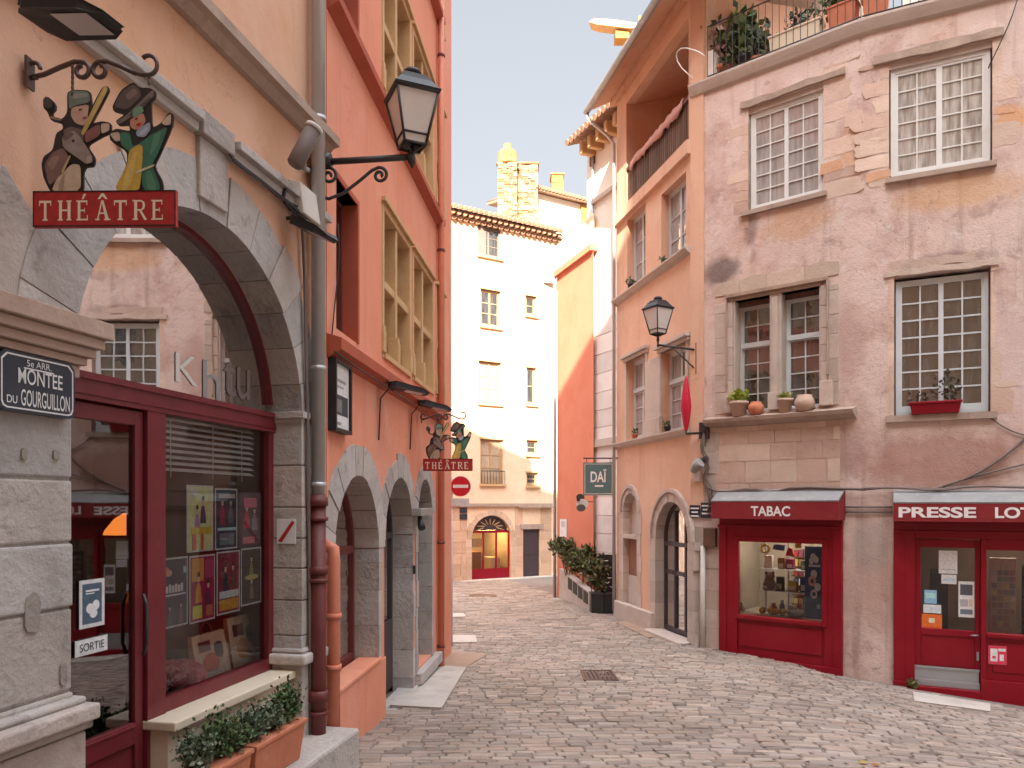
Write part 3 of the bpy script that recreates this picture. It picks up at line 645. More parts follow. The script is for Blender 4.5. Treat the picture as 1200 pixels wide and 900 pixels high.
# ---- red-barred white plate on the jamb
s0,z1=L1.hit(352.5,607,.02); 
def jamb(d,z): return L1.P(b+.0-.0,d,z)
JF=Frame(tuple((L1.o+L1.u*b+L1.n*(GD+.03)).to_tuple()),tuple((L1.o+L1.u*b+L1.n*(.014)).to_tuple()))
sA_,zA=JF.hit(325,608); sB_,_=JF.hit(347,608); _,zB=JF.hit(325,637)
pl=thing('plate',JF.P((sA_+sB_)/2,.004,zB),'small white plate with a red diagonal bar on the stone jamb','plate')
m=MB(); m.box(JF,sA_,sB_,.001,.008,zB,zA); m.build('panel',M['enamel_white'],pl)
m=MB(); dw=(sB_-sA_); m.prism(JF,[(sA_+.01,zB+.02),(sA_+.045,zB+.012),(sB_-.01,zA-.03),(sB_-.03,zA-.012)],.008,.0105); m.build('bar',M['signred'],pl)

# ---- street name plate
s0,s1=L1.s(-8,.03),L1.s(82,.03); zc=L1.z(40,452,.03); zl,zh=zc-.135,zc+.135
sp=thing('street_name_plate',L1.P((s0+s1)/2,.02,zl),'navy enamel plate reading MONTEE DU GOURGUILLON under the stone impost','street sign')
def notch(s0,s1,z0,z1,k): return [(s0+k,z0),(s1-k,z0),(s1-k*.3,z0+k*.3),(s1,z0+k),(s1,z1-k),(s1-k,z1),(s0+k,z1),(s0,z1-k),(s0,z0+k),(s0+k*.3,z0+k*.3)]
m=MB(); m.prism(L1,notch(s0,s1,zl,zh,.03),.012,.058); m.build('panel',M['enamel_navy'],sp)
m=MB(); e=.012
po,pi_=notch(s0+e,s1-e,zl+e,zh-e,.028),notch(s0+e+.007,s1-e-.007,zl+e+.007,zh-e-.007,.026)
for i in range(10): m.prism(L1,[po[i],po[(i+1)%10],pi_[(i+1)%10],pi_[i]],.058,.060)
m.box(L1,(s0+s1)/2-.085,(s0+s1)/2+.085,.058,.0605,zh-.07,zh-.064); m.build('border',M['enamel_white'],sp)
text_mesh('MONTEE',L1,s0+.10,s1-.08,zc-.005,zc+.065,.061,M['enamel_white'],parent=sp,bold=.008)
text_mesh('GOURGUILLON',L1,s0+.115,s1-.035,zc-.105,zc-.03,.061,M['enamel_white'],parent=sp,bold=.008)
text_mesh('DU',L1,s0+.04,s0+.095,zc-.10,zc-.065,.061,M['enamel_white'],parent=sp,bold=.008)
text_mesh('5e ARR.',L1,(s0+s1)/2-.07,(s0+s1)/2+.07,zh-.058,zh-.028,.061,M['enamel_white'],parent=sp)

# ---- hanging theatre sign (built on its own axes, copied for the second one further on)
def glyph(ch):
    sf=.07
    if ch=='T': return [rc(.39,0,.60,1),rc(0,.89,1,1),rc(0,.74,.07,.9),rc(.93,.74,1,.9),rc(.28,0,.72,sf)]
    if ch=='H': return [rc(.08,0,.29,1),rc(.71,0,.92,1),rc(.26,.47,.74,.55),rc(0,0,.36,sf),rc(.64,0,1,sf),rc(0,.93,.36,1),rc(.64,.93,1,1)]
    if ch=='E': return [rc(.10,0,.33,1),rc(.33,.91,.95,1),rc(.3,.46,.75,.54),rc(.3,0,1,.08),rc(.88,.76,.95,.92),rc(.92,.08,1,.26),rc(0,.93,.12,1),rc(0,0,.12,.07),rc(.70,.38,.75,.62)]
    if ch=='A': return [[(.42,1),(.56,1),(.95,0),(.72,0)],[(.42,1),(.5,.98),(.2,0),(.1,0)],rc(.25,.32,.75,.39),rc(0,0,.3,sf),rc(.62,0,1.05,sf)]
    if ch=='R': return [rc(.10,0,.31,1),rc(.31,.92,.62,1),rc(.31,.46,.62,.54),[(.6,1),(.82,.9),(.88,.73),(.72,.73),(.68,.86),(.6,.92)],[(.88,.73),(.82,.56),(.6,.46),(.6,.54),(.68,.6),(.72,.73)],[(.46,.48),(.62,.48),(1.02,0),(.82,0)],rc(0,.93,.12,1),rc(0,0,.38,sf)]
SGN=thing('theatre_sign',(0,0,0),'nearer painted puppet sign reading THÉÂTRE on a red board before the peach wall','hanging sign')
SW,SH=.665,.165
LF=Frame((0,0),(1,0))
class ZF(Frame):
    def P(self,s,d,z): return Vector((s,-d,z))
ZL=ZF((0,0),(1,0))
m=MB(); m.box(ZL,0,SW,-.012,.012,0,SH,col=(.42,.03,.028)); 
for q in ((0,SW,0,.006),(0,SW,SH-.006,SH),(0,.005,.006,SH-.006),(SW-.005,SW,.006,SH-.006)): m.box(ZL,q[0],q[1],.012,.0135,q[2],q[3],col=(.03,.012,.012))
brd=m.build('board',M['print'],SGN)
m=MB(); x=.03; adv=(SW-.055)/7; wds=[.7,.8,.66,.84,.74,.82,.66]
for side in (1,-1):
    for i,ch in enumerate('THEATRE'):
        for k,pl in enumerate(glyph(ch)):
            w_=adv*wds[i]*.92; x0=.03+i*adv; 
            f=lambda px_,py_:(x0+px_*w_,.028+py_*.092)
            pp=[f(*p) for p in pl]; dd=(.0125+k*.0003)*side
            m.add([Vector((p[0] if side>0 else SW-p[0],-dd,p[1])) for p in pp],[tuple(range(len(pp)))])
        if i in (2,3):
            x0=.03+i*adv; w_=adv*wds[i]*.92; z_=.126
            if i==2: q=[(x0+w_*.45,z_),(x0+w_*.6,z_),(x0+w_*.85,z_+.025),(x0+w_*.62,z_+.025)]
            else: q=[(x0+w_*.15,z_),(x0+w_*.3,z_),(x0+w_*.5,z_+.014),(x0+w_*.7,z_),(x0+w_*.85,z_),(x0+w_*.58,z_+.026),(x0+w_*.42,z_+.026)]
            m.add([Vector((p[0] if side>0 else SW-p[0],-.0125*side,p[1])) for p in q],[tuple(range(len(q)))])
m.build('lettering',M['cream_letter'],brd)
def cut(name,sil,lays):
    k=SW/680.0; sil=smooth2(sil,2); lays=[(smooth2(p_,2),c_) for p_,c_ in lays]; f=lambda p:((p[0]-88)*k,(692-p[1])*k*1.0+SH-.003)
    m=MB(); ol=[f(p) for p in sil]
    m.prism(ZL,ol,-.010,.0,col=(.035,.028,.026))
    for sgn in (1,-1):
        for i,(pl,c) in enumerate(lays):
            pp=[f(p) for p in pl]; y=(.0012+.0006*i) if sgn>0 else (-.0112-.0006*i)
            m.add([Vector((p[0],-y,p[1])) for p in pp],[tuple(range(len(pp)))],col=c)
    return m.build(name,M['print'],SGN)
cut('puppet_cutout',[(165,694),(130,620),(120,560),(130,520),(175,490),(190,410),(225,390),(220,365),(165,350),(150,310),(130,290),(128,260),(150,235),(185,265),(185,300),(172,320),(195,345),(225,340),(245,310),(243,220),(270,205),(355,210),(362,270),(355,300),(410,195),(440,190),(446,215),(350,370),(410,355),(455,365),(455,410),(410,430),(340,470),(380,530),(372,570),(335,572),(322,600),(322,694)],
 [([(265,290),(350,275),(342,330),(348,345),(325,378),(285,365),(262,330)],(.55,.36,.27)),([(250,222),(275,210),(350,216),(357,265),(280,282),(255,300)],(.17,.22,.18)),([(268,225),(345,222),(348,240),(275,250)],(.27,.31,.25)),
  ([(300,300),(318,296),(318,303),(300,307)],(.05,.03,.03)),([(318,338),(342,335),(338,344),(320,346)],(.35,.05,.05)),
  ([(225,400),(262,380),(330,400),(320,470),(250,470)],(.16,.11,.10)),
  ([(417,198),(438,196),(441,214),(328,425),(310,415)],(.52,.37,.13)),([(425,198),(438,196),(440,210),(335,405)],(.62,.46,.19)),([(330,412),(404,368),(408,424),(336,464)],(.24,.105,.085)),([(408,370),(450,370),(450,404),(412,420)],(.55,.40,.30)),
  ([(138,560),(180,502),(232,482),(262,540),(205,625),(162,665)],(.20,.12,.10)),([(150,560),(185,520),(215,525),(180,590)],(.30,.20,.16)),([(200,628),(270,560),(314,565),(316,690),(172,690)],(.56,.43,.31)),([(215,640),(240,600),(232,690),(205,690)],(.42,.30,.22)),
  ([(225,430),(280,400),(312,432),(368,520),(372,555),(340,563),(310,540),(230,485)],(.30,.235,.21)),([(225,430),(270,410),(285,425),(235,455)],(.17,.12,.11)),([(345,525),(368,522),(371,552),(342,562)],(.42,.34,.31)),([(272,450),(284,446),(288,456),(276,460)],(.03,.02,.02)),
  ([(222,600),(262,520),(270,524),(232,606)],(.48,.36,.17)),([(134,262),(150,240),(182,268),(180,298),(150,300)],(.07,.06,.06)),([(176,335),(225,348),(222,360),(168,346)],(.30,.22,.13))])
cut('puppet_cutout',[(465,694),(530,560),(530,500),(450,450),(445,410),(480,390),(545,405),(540,375),(490,378),(475,355),(520,325),(465,310),(460,285),(500,210),(560,170),(590,200),(640,200),(668,220),(665,250),(645,265),(650,390),(690,370),(730,315),(755,330),(740,400),(690,510),(660,570),(700,640),(705,694)],
 [([(467,288),(505,218),(560,182),(590,207),(600,240),(530,305)],(.13,.095,.085)),([(520,235),(565,200),(585,225),(540,260)],(.22,.16,.14)),([(478,362),(535,325),(650,212),(662,222),(655,248),(560,330),(500,372)],(.19,.145,.13)),([(535,330),(648,240),(645,262),(560,345)],(.09,.07,.065)),
  ([(545,352),(610,318),(622,360),(600,390),(570,402),(548,385)],(.56,.25,.16)),([(560,300),(600,285),(615,315),(560,345)],(.15,.30,.19)),([(570,348),(582,342),(584,349),(572,355)],(.03,.02,.02)),([(575,372),(602,366),(598,378),(580,384)],(.38,.04,.04)),
  ([(575,405),(642,362),(646,400),(618,437),(580,432)],(.33,.37,.46)),([(590,415),(630,385),(632,405),(605,430)],(.45,.48,.55)),([(582,445),(612,440),(610,462),(588,464)],(.03,.03,.03)),
  ([(500,412),(548,415),(560,480),(592,468),(650,424),(733,384),(688,502),(653,568),(700,690),(610,690),(600,560),(540,502),(505,472)],(.055,.175,.11)),([(660,430),(700,405),(680,480),(640,530)],(.10,.26,.16)),([(620,600),(650,590),(680,690),(635,690)],(.09,.24,.15)),
  ([(545,500),(592,470),(612,482),(602,640),(592,690),(470,690),(535,570)],(.58,.38,.07)),([(560,520),(585,500),(560,640),(530,690),(505,690)],(.66,.47,.13)),([(575,600),(665,566),(668,574),(580,610)],(.60,.52,.34)),
  ([(452,420),(500,412),(505,455),(480,457)],(.56,.42,.32)),([(700,372),(722,345),(746,330),(744,382),(716,385)],(.58,.44,.34))])
m=MB()
def scroll(cx,cz,r0,turns,a0,sg,y=0,n=22,k=.72): return [Vector((cx+math.cos(a0+sg*turns*6.283*i/n)*r0*(1-k*i/n),y,cz+math.sin(a0+sg*turns*6.283*i/n)*r0*(1-k*i/n))) for i in range(n+1)]
TZ=.80
bar=[Vector((-.02,0,TZ-.06)),Vector((.05,0,TZ-.045)),Vector((.13,0,TZ-.012)),Vector((.2,0,TZ+.012)),Vector((.235,0,TZ+.01))]
m.tube(bar+scroll(.235,TZ-.03,.04,1.0,1.57,-1,k=.45)[1:],.011)
m.tube([Vector((.50,0,TZ-.045)),Vector((.42,0,TZ-.01)),Vector((.36,0,TZ+.012)),Vector((.325,0,TZ+.01))]+scroll(.325,TZ-.03,.04,1.0,1.57,1,k=.45)[1:],.011)
m.tube([Vector((.5,0,TZ-.045)),Vector((.53,0,TZ-.052))]+[Vector((.565+.042*math.cos(t),0,TZ-.008+.045*math.sin(t))) for t in [-1.5+.35*i for i in range(12)]],.010)
m.tube(scroll(.0,TZ-.022,.04,.8,-1.2,-1,k=.3),.010)
m.box(ZL,-.03,-.018,-.03,.03,TZ-.11,TZ+.03)
for v in m.v: v.x*=.945; v.z-=.045
m.build('bracket',M['ironbrown'],SGN)
for x,z0c in ((.178,.63),(.535,.66)):
    m=MB(); z=TZ-.095 if x>.3 else TZ-.045
    while z>z0c:
        m.lathe((x,0,z-.012),[(.005,-.014),(.007,0),(.005,.014)],6); z-=.024
    m.build('chain',M['ironbrown'],SGN)
# place it: the board's lower left corner seen at (40,267)
def place_sign(o,fr,px,py,off):
    ang=-.02
    s,z=fr.hit(px,py,off); p=fr.P(s,off,z); o.location=p; o.rotation_euler=(0,0,ang)
place_sign(SGN,L1,40.5,267,.05)
S2=copy_tree(SGN); S2['label']='faded puppet theatre sign hanging at the far end of the coral building'; S2['group']=SGN['group']='puppet theatre signs'
place_sign(S2,L2,496,552,.09)

# ---- floodlights
def flood(c,ax,length,width,label,tilt):
    """slim LED floodlight: axis ax (horizontal unit vector of its long side), facing down and out"""
    t=thing('floodlight',c,label,'floodlight')
    ax=Vector((ax[0],ax[1],0)).normalized(); dn=Vector((0,0,-1)); sd=ax.cross(dn).normalized()
    rot=Matrix.Rotation(tilt,3,sd); ax2=rot@ax; dn2=rot@dn
    def pt(u,v,w): return Vector(c)+ax2*u*length+sd*v*width+dn2*w*width
    m=MB()
    top=[pt(0,-.3,-.10),pt(.15,-.5,-.16),pt(.8,-.46,-.10),pt(1,-.25,.0),pt(1,.25,.0),pt(.8,.46,-.10),pt(.15,.5,-.16),pt(0,.3,-.10)]
    bot=[pt(.02,-.3,.06),pt(.15,-.5,.10),pt(.8,-.46,.10),pt(.98,-.25,.08),pt(.98,.25,.08),pt(.8,.46,.10),pt(.15,.5,.10),pt(.02,.3,.06)]
    m.add(top+bot,[tuple(range(8)),tuple(range(15,7,-1))]+[(i,(i+1)%8,8+(i+1)%8,8+i) for i in range(8)])
    m.build('housing',M['blackplastic'],t,bevel=.006)
    g=MB(); g.quad([pt(.42,-.34,.108),pt(.86,-.34,.104),pt(.86,.34,.104),pt(.42,.34,.108)]); g.build('lens',M['lampglass'],t)
    return t,pt
s,z=L1.hit(38,23,.42); c=L1.P(s,.42,z)
t,pt=flood(c,L1.n+L1.u*-.06,.40,.21,'black floodlight on an arm above the hanging theatre sign',R(9))
m=MB(); e=pt(.08,0,-.14); m.tube([L1.P(s-.12,0,z+.25),L1.P(s-.1,.15,z+.23),e+Vector((0,0,.06)),e],.022); m.tube([L1.P(s+.10,0,z+.32),e+Vector((.05,.05,.1)),e],.014); m.build('arm',M['greyplastic'],t)
s,z=L1.hit(350,262,.10); c=L1.P(s,.08,z)
t,pt=flood(c,Vector((.93,-.36,0)),.36,.27,'black floodlight tilted down at the building corner under the junction box',R(24))
m=MB(); m.tube([L1.P(s,.0,z+.05),L1.P(s,.07,z+.04),pt(.06,0,-.1)],.016); m.build('arm',M['iron'],t)
# ---- camera, junction box, cables at the corner
s,z=L1.hit(352,172,.25); c=L1.P(s,.25,z)
cm=thing('security_camera',c,'grey bullet camera tilted upwards above the white junction box','camera')
p0=L1.P(L1.s(345,.2),.2,L1.z(345,194,.2)); p1=L1.P(L1.s(368,.32),.32,L1.z(368,150,.32))
m=MB(); m.tube([p0,p0+(p1-p0)*.04,p1],[.05,.062,.062],16); m.build('housing',M['cablegrey'],cm)
m=MB(); dv=(p1-p0).normalized(); m.tube([p1-dv*.02,p1+dv*.012],[.066,.066],16); m.build('hood',M['whiteplastic'],cm)
m=MB(); m.tube([p0+dv*.12,p0+dv*.10+Vector((.0,.1,-.06)),L1.P(L1.s(362,.0),.0,L1.z(362,200))],.02); m.build('mount',M['greyplastic'],cm)
s0,s1=L1.s(338,.0),L1.s(360,.0); 
m=MB(); z1_,z0_=L1.z(345,202,.1),L1.z(345,244,.1); m.hexa(L1,[(s0,.0,z0_-.02),(s1,.0,z0_-.02),(s1,.13,z0_),(s0,.13,z0_)],[(s0,.0,z1_),(s1,.0,z1_),(s1,.10,z1_-.03),(s0,.10,z1_-.03)])
tag(m.build('junction_box',M['whiteplastic'],bevel=.008),'off-white junction box on the peach wall below the bullet camera','junction box')
def wires(fr,pts,r,name,label,mat='cable',d=.03,n=1,jit=.0):
    m=MB()
    for k in range(n):
        pp=[]
        for p in pts:
            dd=p[2] if len(p)>2 else d
            s,z=fr.hit(p[0],p[1],dd); pp.append(fr.P(s+random.uniform(-jit,jit),dd+random.uniform(0,jit),z+random.uniform(-jit,jit)))
        # round the corners a little
        q=[pp[0]]
        for i in range(1,len(pp)-1):
            q+= [pp[i]*.75+pp[i-1]*.25, pp[i]*.75+pp[i+1]*.25]
        q.append(pp[-1]); m.tube(q,r,6)
    return tag(m.build(name,M[mat]),label,'cable')
wires(L1,[(352,246),(356,300),(357,400),(359,480),(361,560),(362,700),(363,860)],.011,'cable','bundle of brown cables running down beside the grey downpipe','cablegrey',.035,4,.012)
mm=MB()
for k in range(3): mm.tube([L1.P(k1-.05+(s_end-.25-k1)*i/7,.075+.012*k,2.295-.02*k+(random.uniform(-.014,.008) if 0<i<7 else 0)) for i in range(8)],.008,6)
tag(mm.build('cable',M['cable']),'black cables strung under the grey label moulding','cable')
wires(L1,[(336,215),(330,232),(338,246),(350,250),(356,262)],.010,'cable','loose loop of cable hanging below the junction box','cable',.06,3,.02)
# ---- downpipe at the corner
pz=L1.z(374,580,.09); s=L1.s(373,.09)
dp=thing('downpipe',L1.P(s,.09,L1.z(373,880,.09)),'grey zinc downpipe with red-brown cast-iron foot at the peach building corner','downpipe')
m=MB(); m.tube([L1.P(s,.09,pz),L1.P(s,.09,14)],.056,16); m.build('pipe',M['pipe_grey'],dp)
m=MB()
for y in (140,432,568): 
    z=L1.z(373,y,.09); m=MB(); m.tube([L1.P(s,.09,z-.02),L1.P(s,.09,z+.02)],.064,16); m.build('collar',M['pipe_grey'],dp)
m=MB(); m.tube([L1.P(s,.09,L1.z(373,890,.09)-.15),L1.P(s,.09,pz)],.062,16)
for y,h_ in ((588,.07),(608,.03),(668,.06),(680,.03),(815,.09),(835,.03)):
    z=L1.z(373,y,.09); m.tube([L1.P(s,.09,z-h_/2),L1.P(s,.09,z+h_/2)],.080,16)
m.build('cast_foot',M['castred'],dp)
# ---- two terracotta planters on the step
LEAFC=[(.075,.125,.04),(.05,.095,.035),(.11,.16,.06),(.04,.07,.03),(.15,.18,.085)]
LEAFG=[(.12,.15,.09),(.08,.11,.065),(.20,.22,.15),(.06,.085,.045)]
def planter(s0,s1,d0,d1,z0,h,label,plants):
    t=thing('planter',L1.P((s0+s1)/2,(d0+d1)/2,z0),label,'planter',group='terracotta planters by the theatre window')
    m=MB(); k=.03
    m.hexa(L1,[(s0+k,d0+k,z0),(s1-k,d0+k,z0),(s1-k,d1-k,z0),(s0+k,d1-k,z0)],[(s0,d0,z0+h),(s1,d0,z0+h),(s1,d1,z0+h),(s0,d1,z0+h)])
    m.box(L1,s0-.012,s1+.012,d0-.012,d1+.012,z0+h,z0+h+.03); m.build('box',M['terracotta'],t,bevel=.006)
    for (x,hh,cols,n) in plants:
        m=MB(); c=L1.P(s0+(s1-s0)*x,(d0+d1)/2,z0+h+hh*.55); m.leaves(c,(.14,.16,hh*.55),int(n*1.9),.036,cols,.5); m.leaves(c+Vector((0,0,hh*.25)),(.17,.17,hh*.62),int(n*.25),.032,cols,1.2)
        for _ in range(10):
            a_=random.uniform(0,6.28); m.tube([L1.P(s0+(s1-s0)*x,(d0+d1)/2,z0+h),c+Vector((math.cos(a_)*.1,math.sin(a_)*.1,random.uniform(-.02,.1)))],.004,4,col=(.07,.06,.03))
        m.build('foliage',M['leaf'],t)
planter(L1.s(228,.2),L1.s(284,.2),.06,.27,-1.873,.26,'terracotta planter with bushy green plants by the cream sill wall',[(.15,.24,LEAFG,330),(.6,.27,LEAFC,420),(.92,.2,LEAFC,240)])
planter(L1.s(289,.2),L1.s(348,.2),.06,.27,-1.873,.26,'terracotta planter on the stone step beside the arch jamb',[(.15,.22,LEAFG,330),(.5,.2,LEAFG,300),(.85,.26,LEAFC,420)])

# =================================================================== LEFT: coral building
B2=thing('coral_building',L2.P(3,0,-2.6),'coral rendered building with three stone arches and gold mullioned windows','building')
def ls(px,d=0): return L2.s(px,d)
A1=(ls(391),ls(443),-1.70,-.49); A2=(ls(451),ls(483),-2.7,-.41); A3=(ls(489),ls(505),-2.24,-.15)
win1=[]; W_z=(1.62,3.35)
grp=[(ls(447.5),ls(481)),(ls(483),ls(507.5)),(ls(510.5),ls(520.5))]
holes=[(q[0]-.03,q[1]+.03,q[2],q[3],'arch') for q in (A1,A2,A3)]
FL=2.93
sw0,sw1=ls(394),ls(418)
for k in range(3):
    for g0,g1 in grp: holes.append((g0,g1,W_z[0]+FL*k,W_z[1]+FL*k))
    holes.append((sw0,sw1,1.57+FL*k,2.92+FL*k))
w=MB(); wall(w,L2,0,L2.len,-3.2,12.2,[h for h in holes if h[3]<12],reveal=.24); shell(w,L2,0,L2.len,-3.2,12.2,10)
w.build('wall',M['coral'],B2)
def stone_arch_set(par,fr,A,ro,n,jh,zjb,mat,d1=.014,jw=(.12,.2),dep=-.26,side=(1,1),a0=0,a1=math.pi):
    m=MB(); a_,b_,zb,zs_=A[:4]; r=(b_-a_)/2
    ring(m,fr,(a_+b_)/2,zs_,r,r+ro,dep,d1,n,gap=.012,jag=.04,a0=a0,a1=a1)
    if side[0]: courses(m,fr,a_-jw[0],a_,zjb,zs_,dep,d1,jh,jag_left=.08)
    if side[1]: courses(m,fr,b_,b_+jw[0],zjb,zs_,dep,d1,jh,jag_right=.08)
    return m.build('stone_surround',mat,par)
stone_arch_set(B2,L2,A1,.30,11,.34,A1[2],M['stone'],side=(0,1),jw=(.10,.1))
stone_arch_set(B2,L2,A2,.26,9,.36,-2.7,M['stone'],jw=(.06,.1),side=(0,1))
stone_arch_set(B2,L2,A3,.22,9,.36,-2.7,M['stone'],jw=(.09,.1),side=(1,1),d1=.018)
m=MB(); m.box(L2,ls(392),A2[0]-.012,0,.018,-3,A1[2]-.012); m.box(L2,ls(391),ls(444),-.22,.035,A1[2]-.012,A1[2]+.03)
m.build('base_panel',M['coral'],B2,bevel=.008)
m=MB(); se=L2.s(514); extr(m,L2,.0,se,[(0,1.26),(.06,1.30),(.13,1.33),(.13,1.43),(0,1.47)]); m.build('string_course',M['coral_dark'],B2); m=MB(); extr(m,L2,0,se,[(0,4.27),(.05,4.30),(.11,4.33),(.11,4.41),(0,4.44)]); m.build('string_course',M['coral_dark'],B2); m=MB(); extr(m,L2,0,se,[(0,7.42),(.05,7.45),(.11,7.48),(.11,7.57),(0,7.6)])
m.build('string_course',M['coral_dark'],B2)
for k in range(3):
    for g0,g1 in grp:
        m=MB(); z0,z1=W_z[0]+FL*k,W_z[1]+FL*k; e=.075; zm=(z0+z1)/2
        c=(1,1,1)
        m.box(L2,g0-.0,g0+e,-.24,.012,z0,z1); m.box(L2,g1-e,g1,-.24,.012,z0,z1)
        m.box(L2,g0+e,g1-e,-.24,.012,z1-e,z1); m.box(L2,g0-.02,g1+.02,-.2,.05,z1,z1+.05); m.box(L2,g0+e,g1-e,-.24,.03,z0,z0+.06)
        mid=(g0+g1)/2; wide=g1-g0>.9
        if wide: m.box(L2,mid-.05,mid+.05,-.20,-.01,z0+.06,z1-e)
        spans=[(g0+e,mid-.05),(mid+.05,g1-e)] if wide else [(g0+e,g1-e)]
        for x0,x1 in spans: m.box(L2,x0,x1,-.20,-.02,zm-.045,zm+.045)
        for x0 in ([g0,mid-.05,g1-e] if wide else [g0,g1-e]):
            m.box(L2,x0-.015,x0+e+.02,-.1,.03,z0+.06,z0+.30); m.box(L2,x0-.005,x0+e+.01,-.1,.022,z0+.30,z0+.36)
        wi=m.build('window',M['gold_stone'],B2,bevel=.006)
        for x0,x1 in spans:
            for q0,q1 in ((z0+.06,zm-.045),(zm+.045,z1-e)):
                g=MB(); g.quad([L2.P(x0,-.17,q0),L2.P(x1,-.17,q0),L2.P(x1,-.17,q1),L2.P(x0,-.17,q1)]); g.build('pane',M['pane_cream'],wi)
    z0,z1=1.57+FL*k,2.92+FL*k
    m=MB(); m.box(L2,sw0,sw0+.05,-.22,-.14,z0,z1); m.box(L2,sw1-.05,sw1,-.22,-.14,z0,z1); m.box(L2,sw0+.05,sw1-.05,-.22,-.14,z1-.05,z1); m.box(L2,sw0+.05,sw1-.05,-.22,-.14,z0,z0+.06); m.box(L2,(sw0+sw1)/2-.03,(sw0+sw1)/2+.03,-.21,-.15,z0+.06,z1-.05)
    wi=m.build('window',M['castred'],B2); g=MB(); g.quad([L2.P(sw0,-.19,z0),L2.P(sw1,-.19,z0),L2.P(sw1,-.19,z1),L2.P(sw0,-.19,z1)]); g.build('pane',M['pane'],wi)
    m=MB(); m.box(L2,sw1-.004,sw1+.05,-.2,.014,z0,z1+.05); m.box(L2,sw0-.05,sw1-.004,-.2,.014,z1,z1+.05); m.build('window_surround',M['coral_dark'],B2)
# arch fillings
def arch_fill(par,fr,A,d,fmat,pmat,name,mull=(),trans=None,fw=.06):
    a_,b_,zb,zs_=A[:4]; r=(b_-a_)/2; m=MB(); A_=arc(a_,b_,zs_,20); B_=arc(a_,b_,zs_,20,r-fw)
    for i in range(20): m.prism(fr,[A_[i],A_[i+1],B_[i+1],B_[i]],d-.05,d)
    m.box(fr,a_,a_+fw,d-.05,d,zb,zs_); m.box(fr,b_-fw,b_,d-.05,d,zb,zs_); m.box(fr,a_+fw,b_-fw,d-.05,d,zb,zb+.09)
    for x in mull: m.box(fr,a_+(b_-a_)*x-.03,a_+(b_-a_)*x+.03,d-.05,d+.01,zb+.09,zs_+r*.8*math.sin(math.acos(abs(2*x-1))) if abs(2*x-1)<1 else zs_)
    if trans: m.box(fr,a_+fw,b_-fw,d-.05,d+.015,trans-.04,trans+.04)
    o=m.build(name,fmat,par); g=MB(); g.quad([fr.P(a_,d-.03,zb)]+[fr.P(s,d-.03,z) for s,z in A_]+[fr.P(b_,d-.03,zb)]); g.build('pane',pmat,o); return o
arch_fill(B2,L2,A1,-.26,M['castred'],M['pane_sky'],'window',trans=-.49)
o=arch_fill(B2,L2,(A2[0],A2[1],-2.4,A2[3]),-.26,M['darkdoor'],M['pane'],'door',mull=(.36,),trans=-.41)
m=MB(); m.box(L2,A2[0]+.06,A2[0]+(A2[1]-A2[0])*.36-.03,-.28,-.245,-2.31,-1.4); m.box(L2,A2[0]+(A2[1]-A2[0])*.36+.03,A2[1]-.06,-.28,-.245,-2.31,-1.5); m.build('door_panel',M['darkdoor'],o)
m=MB(); h=A2[0]+(A2[1]-A2[0])*.42; m.tube([L2.P(h,-.24,-1.0),L2.P(h,-.19,-1.03),L2.P(h,-.19,-1.5),L2.P(h,-.24,-1.53)],.014); m.build('handle',M['iron'],o)
arch_fill(B2,L2,A3,-.18,M['blackplastic'],M['pane'],'door',trans=-.15)
m=MB(); m.box(L2,ls(449),ls(510),-.2,.05,-3,-2.42); m.box(L2,ls(486),ls(512),-.25,.10,-2.42,-2.27); m.build('threshold',M['stone'],B2,bevel=.01)
# far end: corner pipe and slanted render
s=ls(517,.07); pp=thing('downpipe',L2.P(s,.07,-2.6),'coral painted downpipe at the far corner of the coral building','downpipe')
m=MB(); m.tube([L2.P(s,.07,-2.62),L2.P(s,.07,12.1)],.05,12); m.build('pipe',M['pipe_coral'],pp)
m=MB()
for z in (-2.2,-.6,1.0,3.9,6.9): m=MB(); m.tube([L2.P(s,.07,z-.02),L2.P(s,.07,z+.02)],.06,12); m.build('collar',M['castred'],pp)
s=ls(391,.09); zt_=L2.z(391,640,.09)
pp=thing('downpipe',L2.P(s,.09,-2.45),'coral painted downpipe standing beside the cast-iron pipe foot','downpipe')
m=MB(); m.tube([L2.P(s+.01,.0,zt_+.02),L2.P(s+.01,.085,zt_-.03),L2.P(s,.09,zt_-.12),L2.P(s,.09,-2.5)],[.05,.055,.055,.055],14); m.build('pipe',M['pipe_coral'],pp)
m=MB()
for y in (722,782): 
    m=MB(); z=L2.z(391,y,.09); m.tube([L2.P(s,.09,z-.025),L2.P(s,.09,z+.025)],.068,14); m.build('collar',M['pipe_coral'],pp)
# poster case
s0,s1=ls(392,.06),ls(411,.06); z1=L2.z(401,424,.06); z0=L2.z(401,507,.06)
pc=thing('poster_case',L2.P((s0+s1)/2,0,z0),'black framed poster case with a white programme on the coral wall','poster case')
m=MB(); e=.03
for q in ((s0,s0+e,z0,z1),(s1-e,s1,z0,z1),(s0+e,s1-e,z0,z0+e),(s0+e,s1-e,z1-e,z1)): m.box(L2,q[0],q[1],.0,.075,q[2],q[3])
m.build('frame',M['blackplastic'],pc)
m=MB(); m.box(L2,s0+e,s1-e,.0,.05,z0+e,z1-e,col=(.78,.77,.75)); W_,H_=s1-s0,z1-z0
for k,(x0,y0,x1,y1,c) in enumerate(((.12,.24,.88,.52,(.07,.07,.08)),(.2,.28,.5,.46,(.24,.22,.21)),(.15,.70,.75,.74,(.35,.34,.33)),(.15,.62,.6,.65,(.4,.4,.4)),(.15,.10,.45,.14,(.3,.3,.3)))):
    m.box(L2,s0+W_*x0,s0+W_*x1,.05,.0508+.0004*k,z0+H_*y0,z0+H_*y1,col=c)
m.build('programme',M['print'],pc)
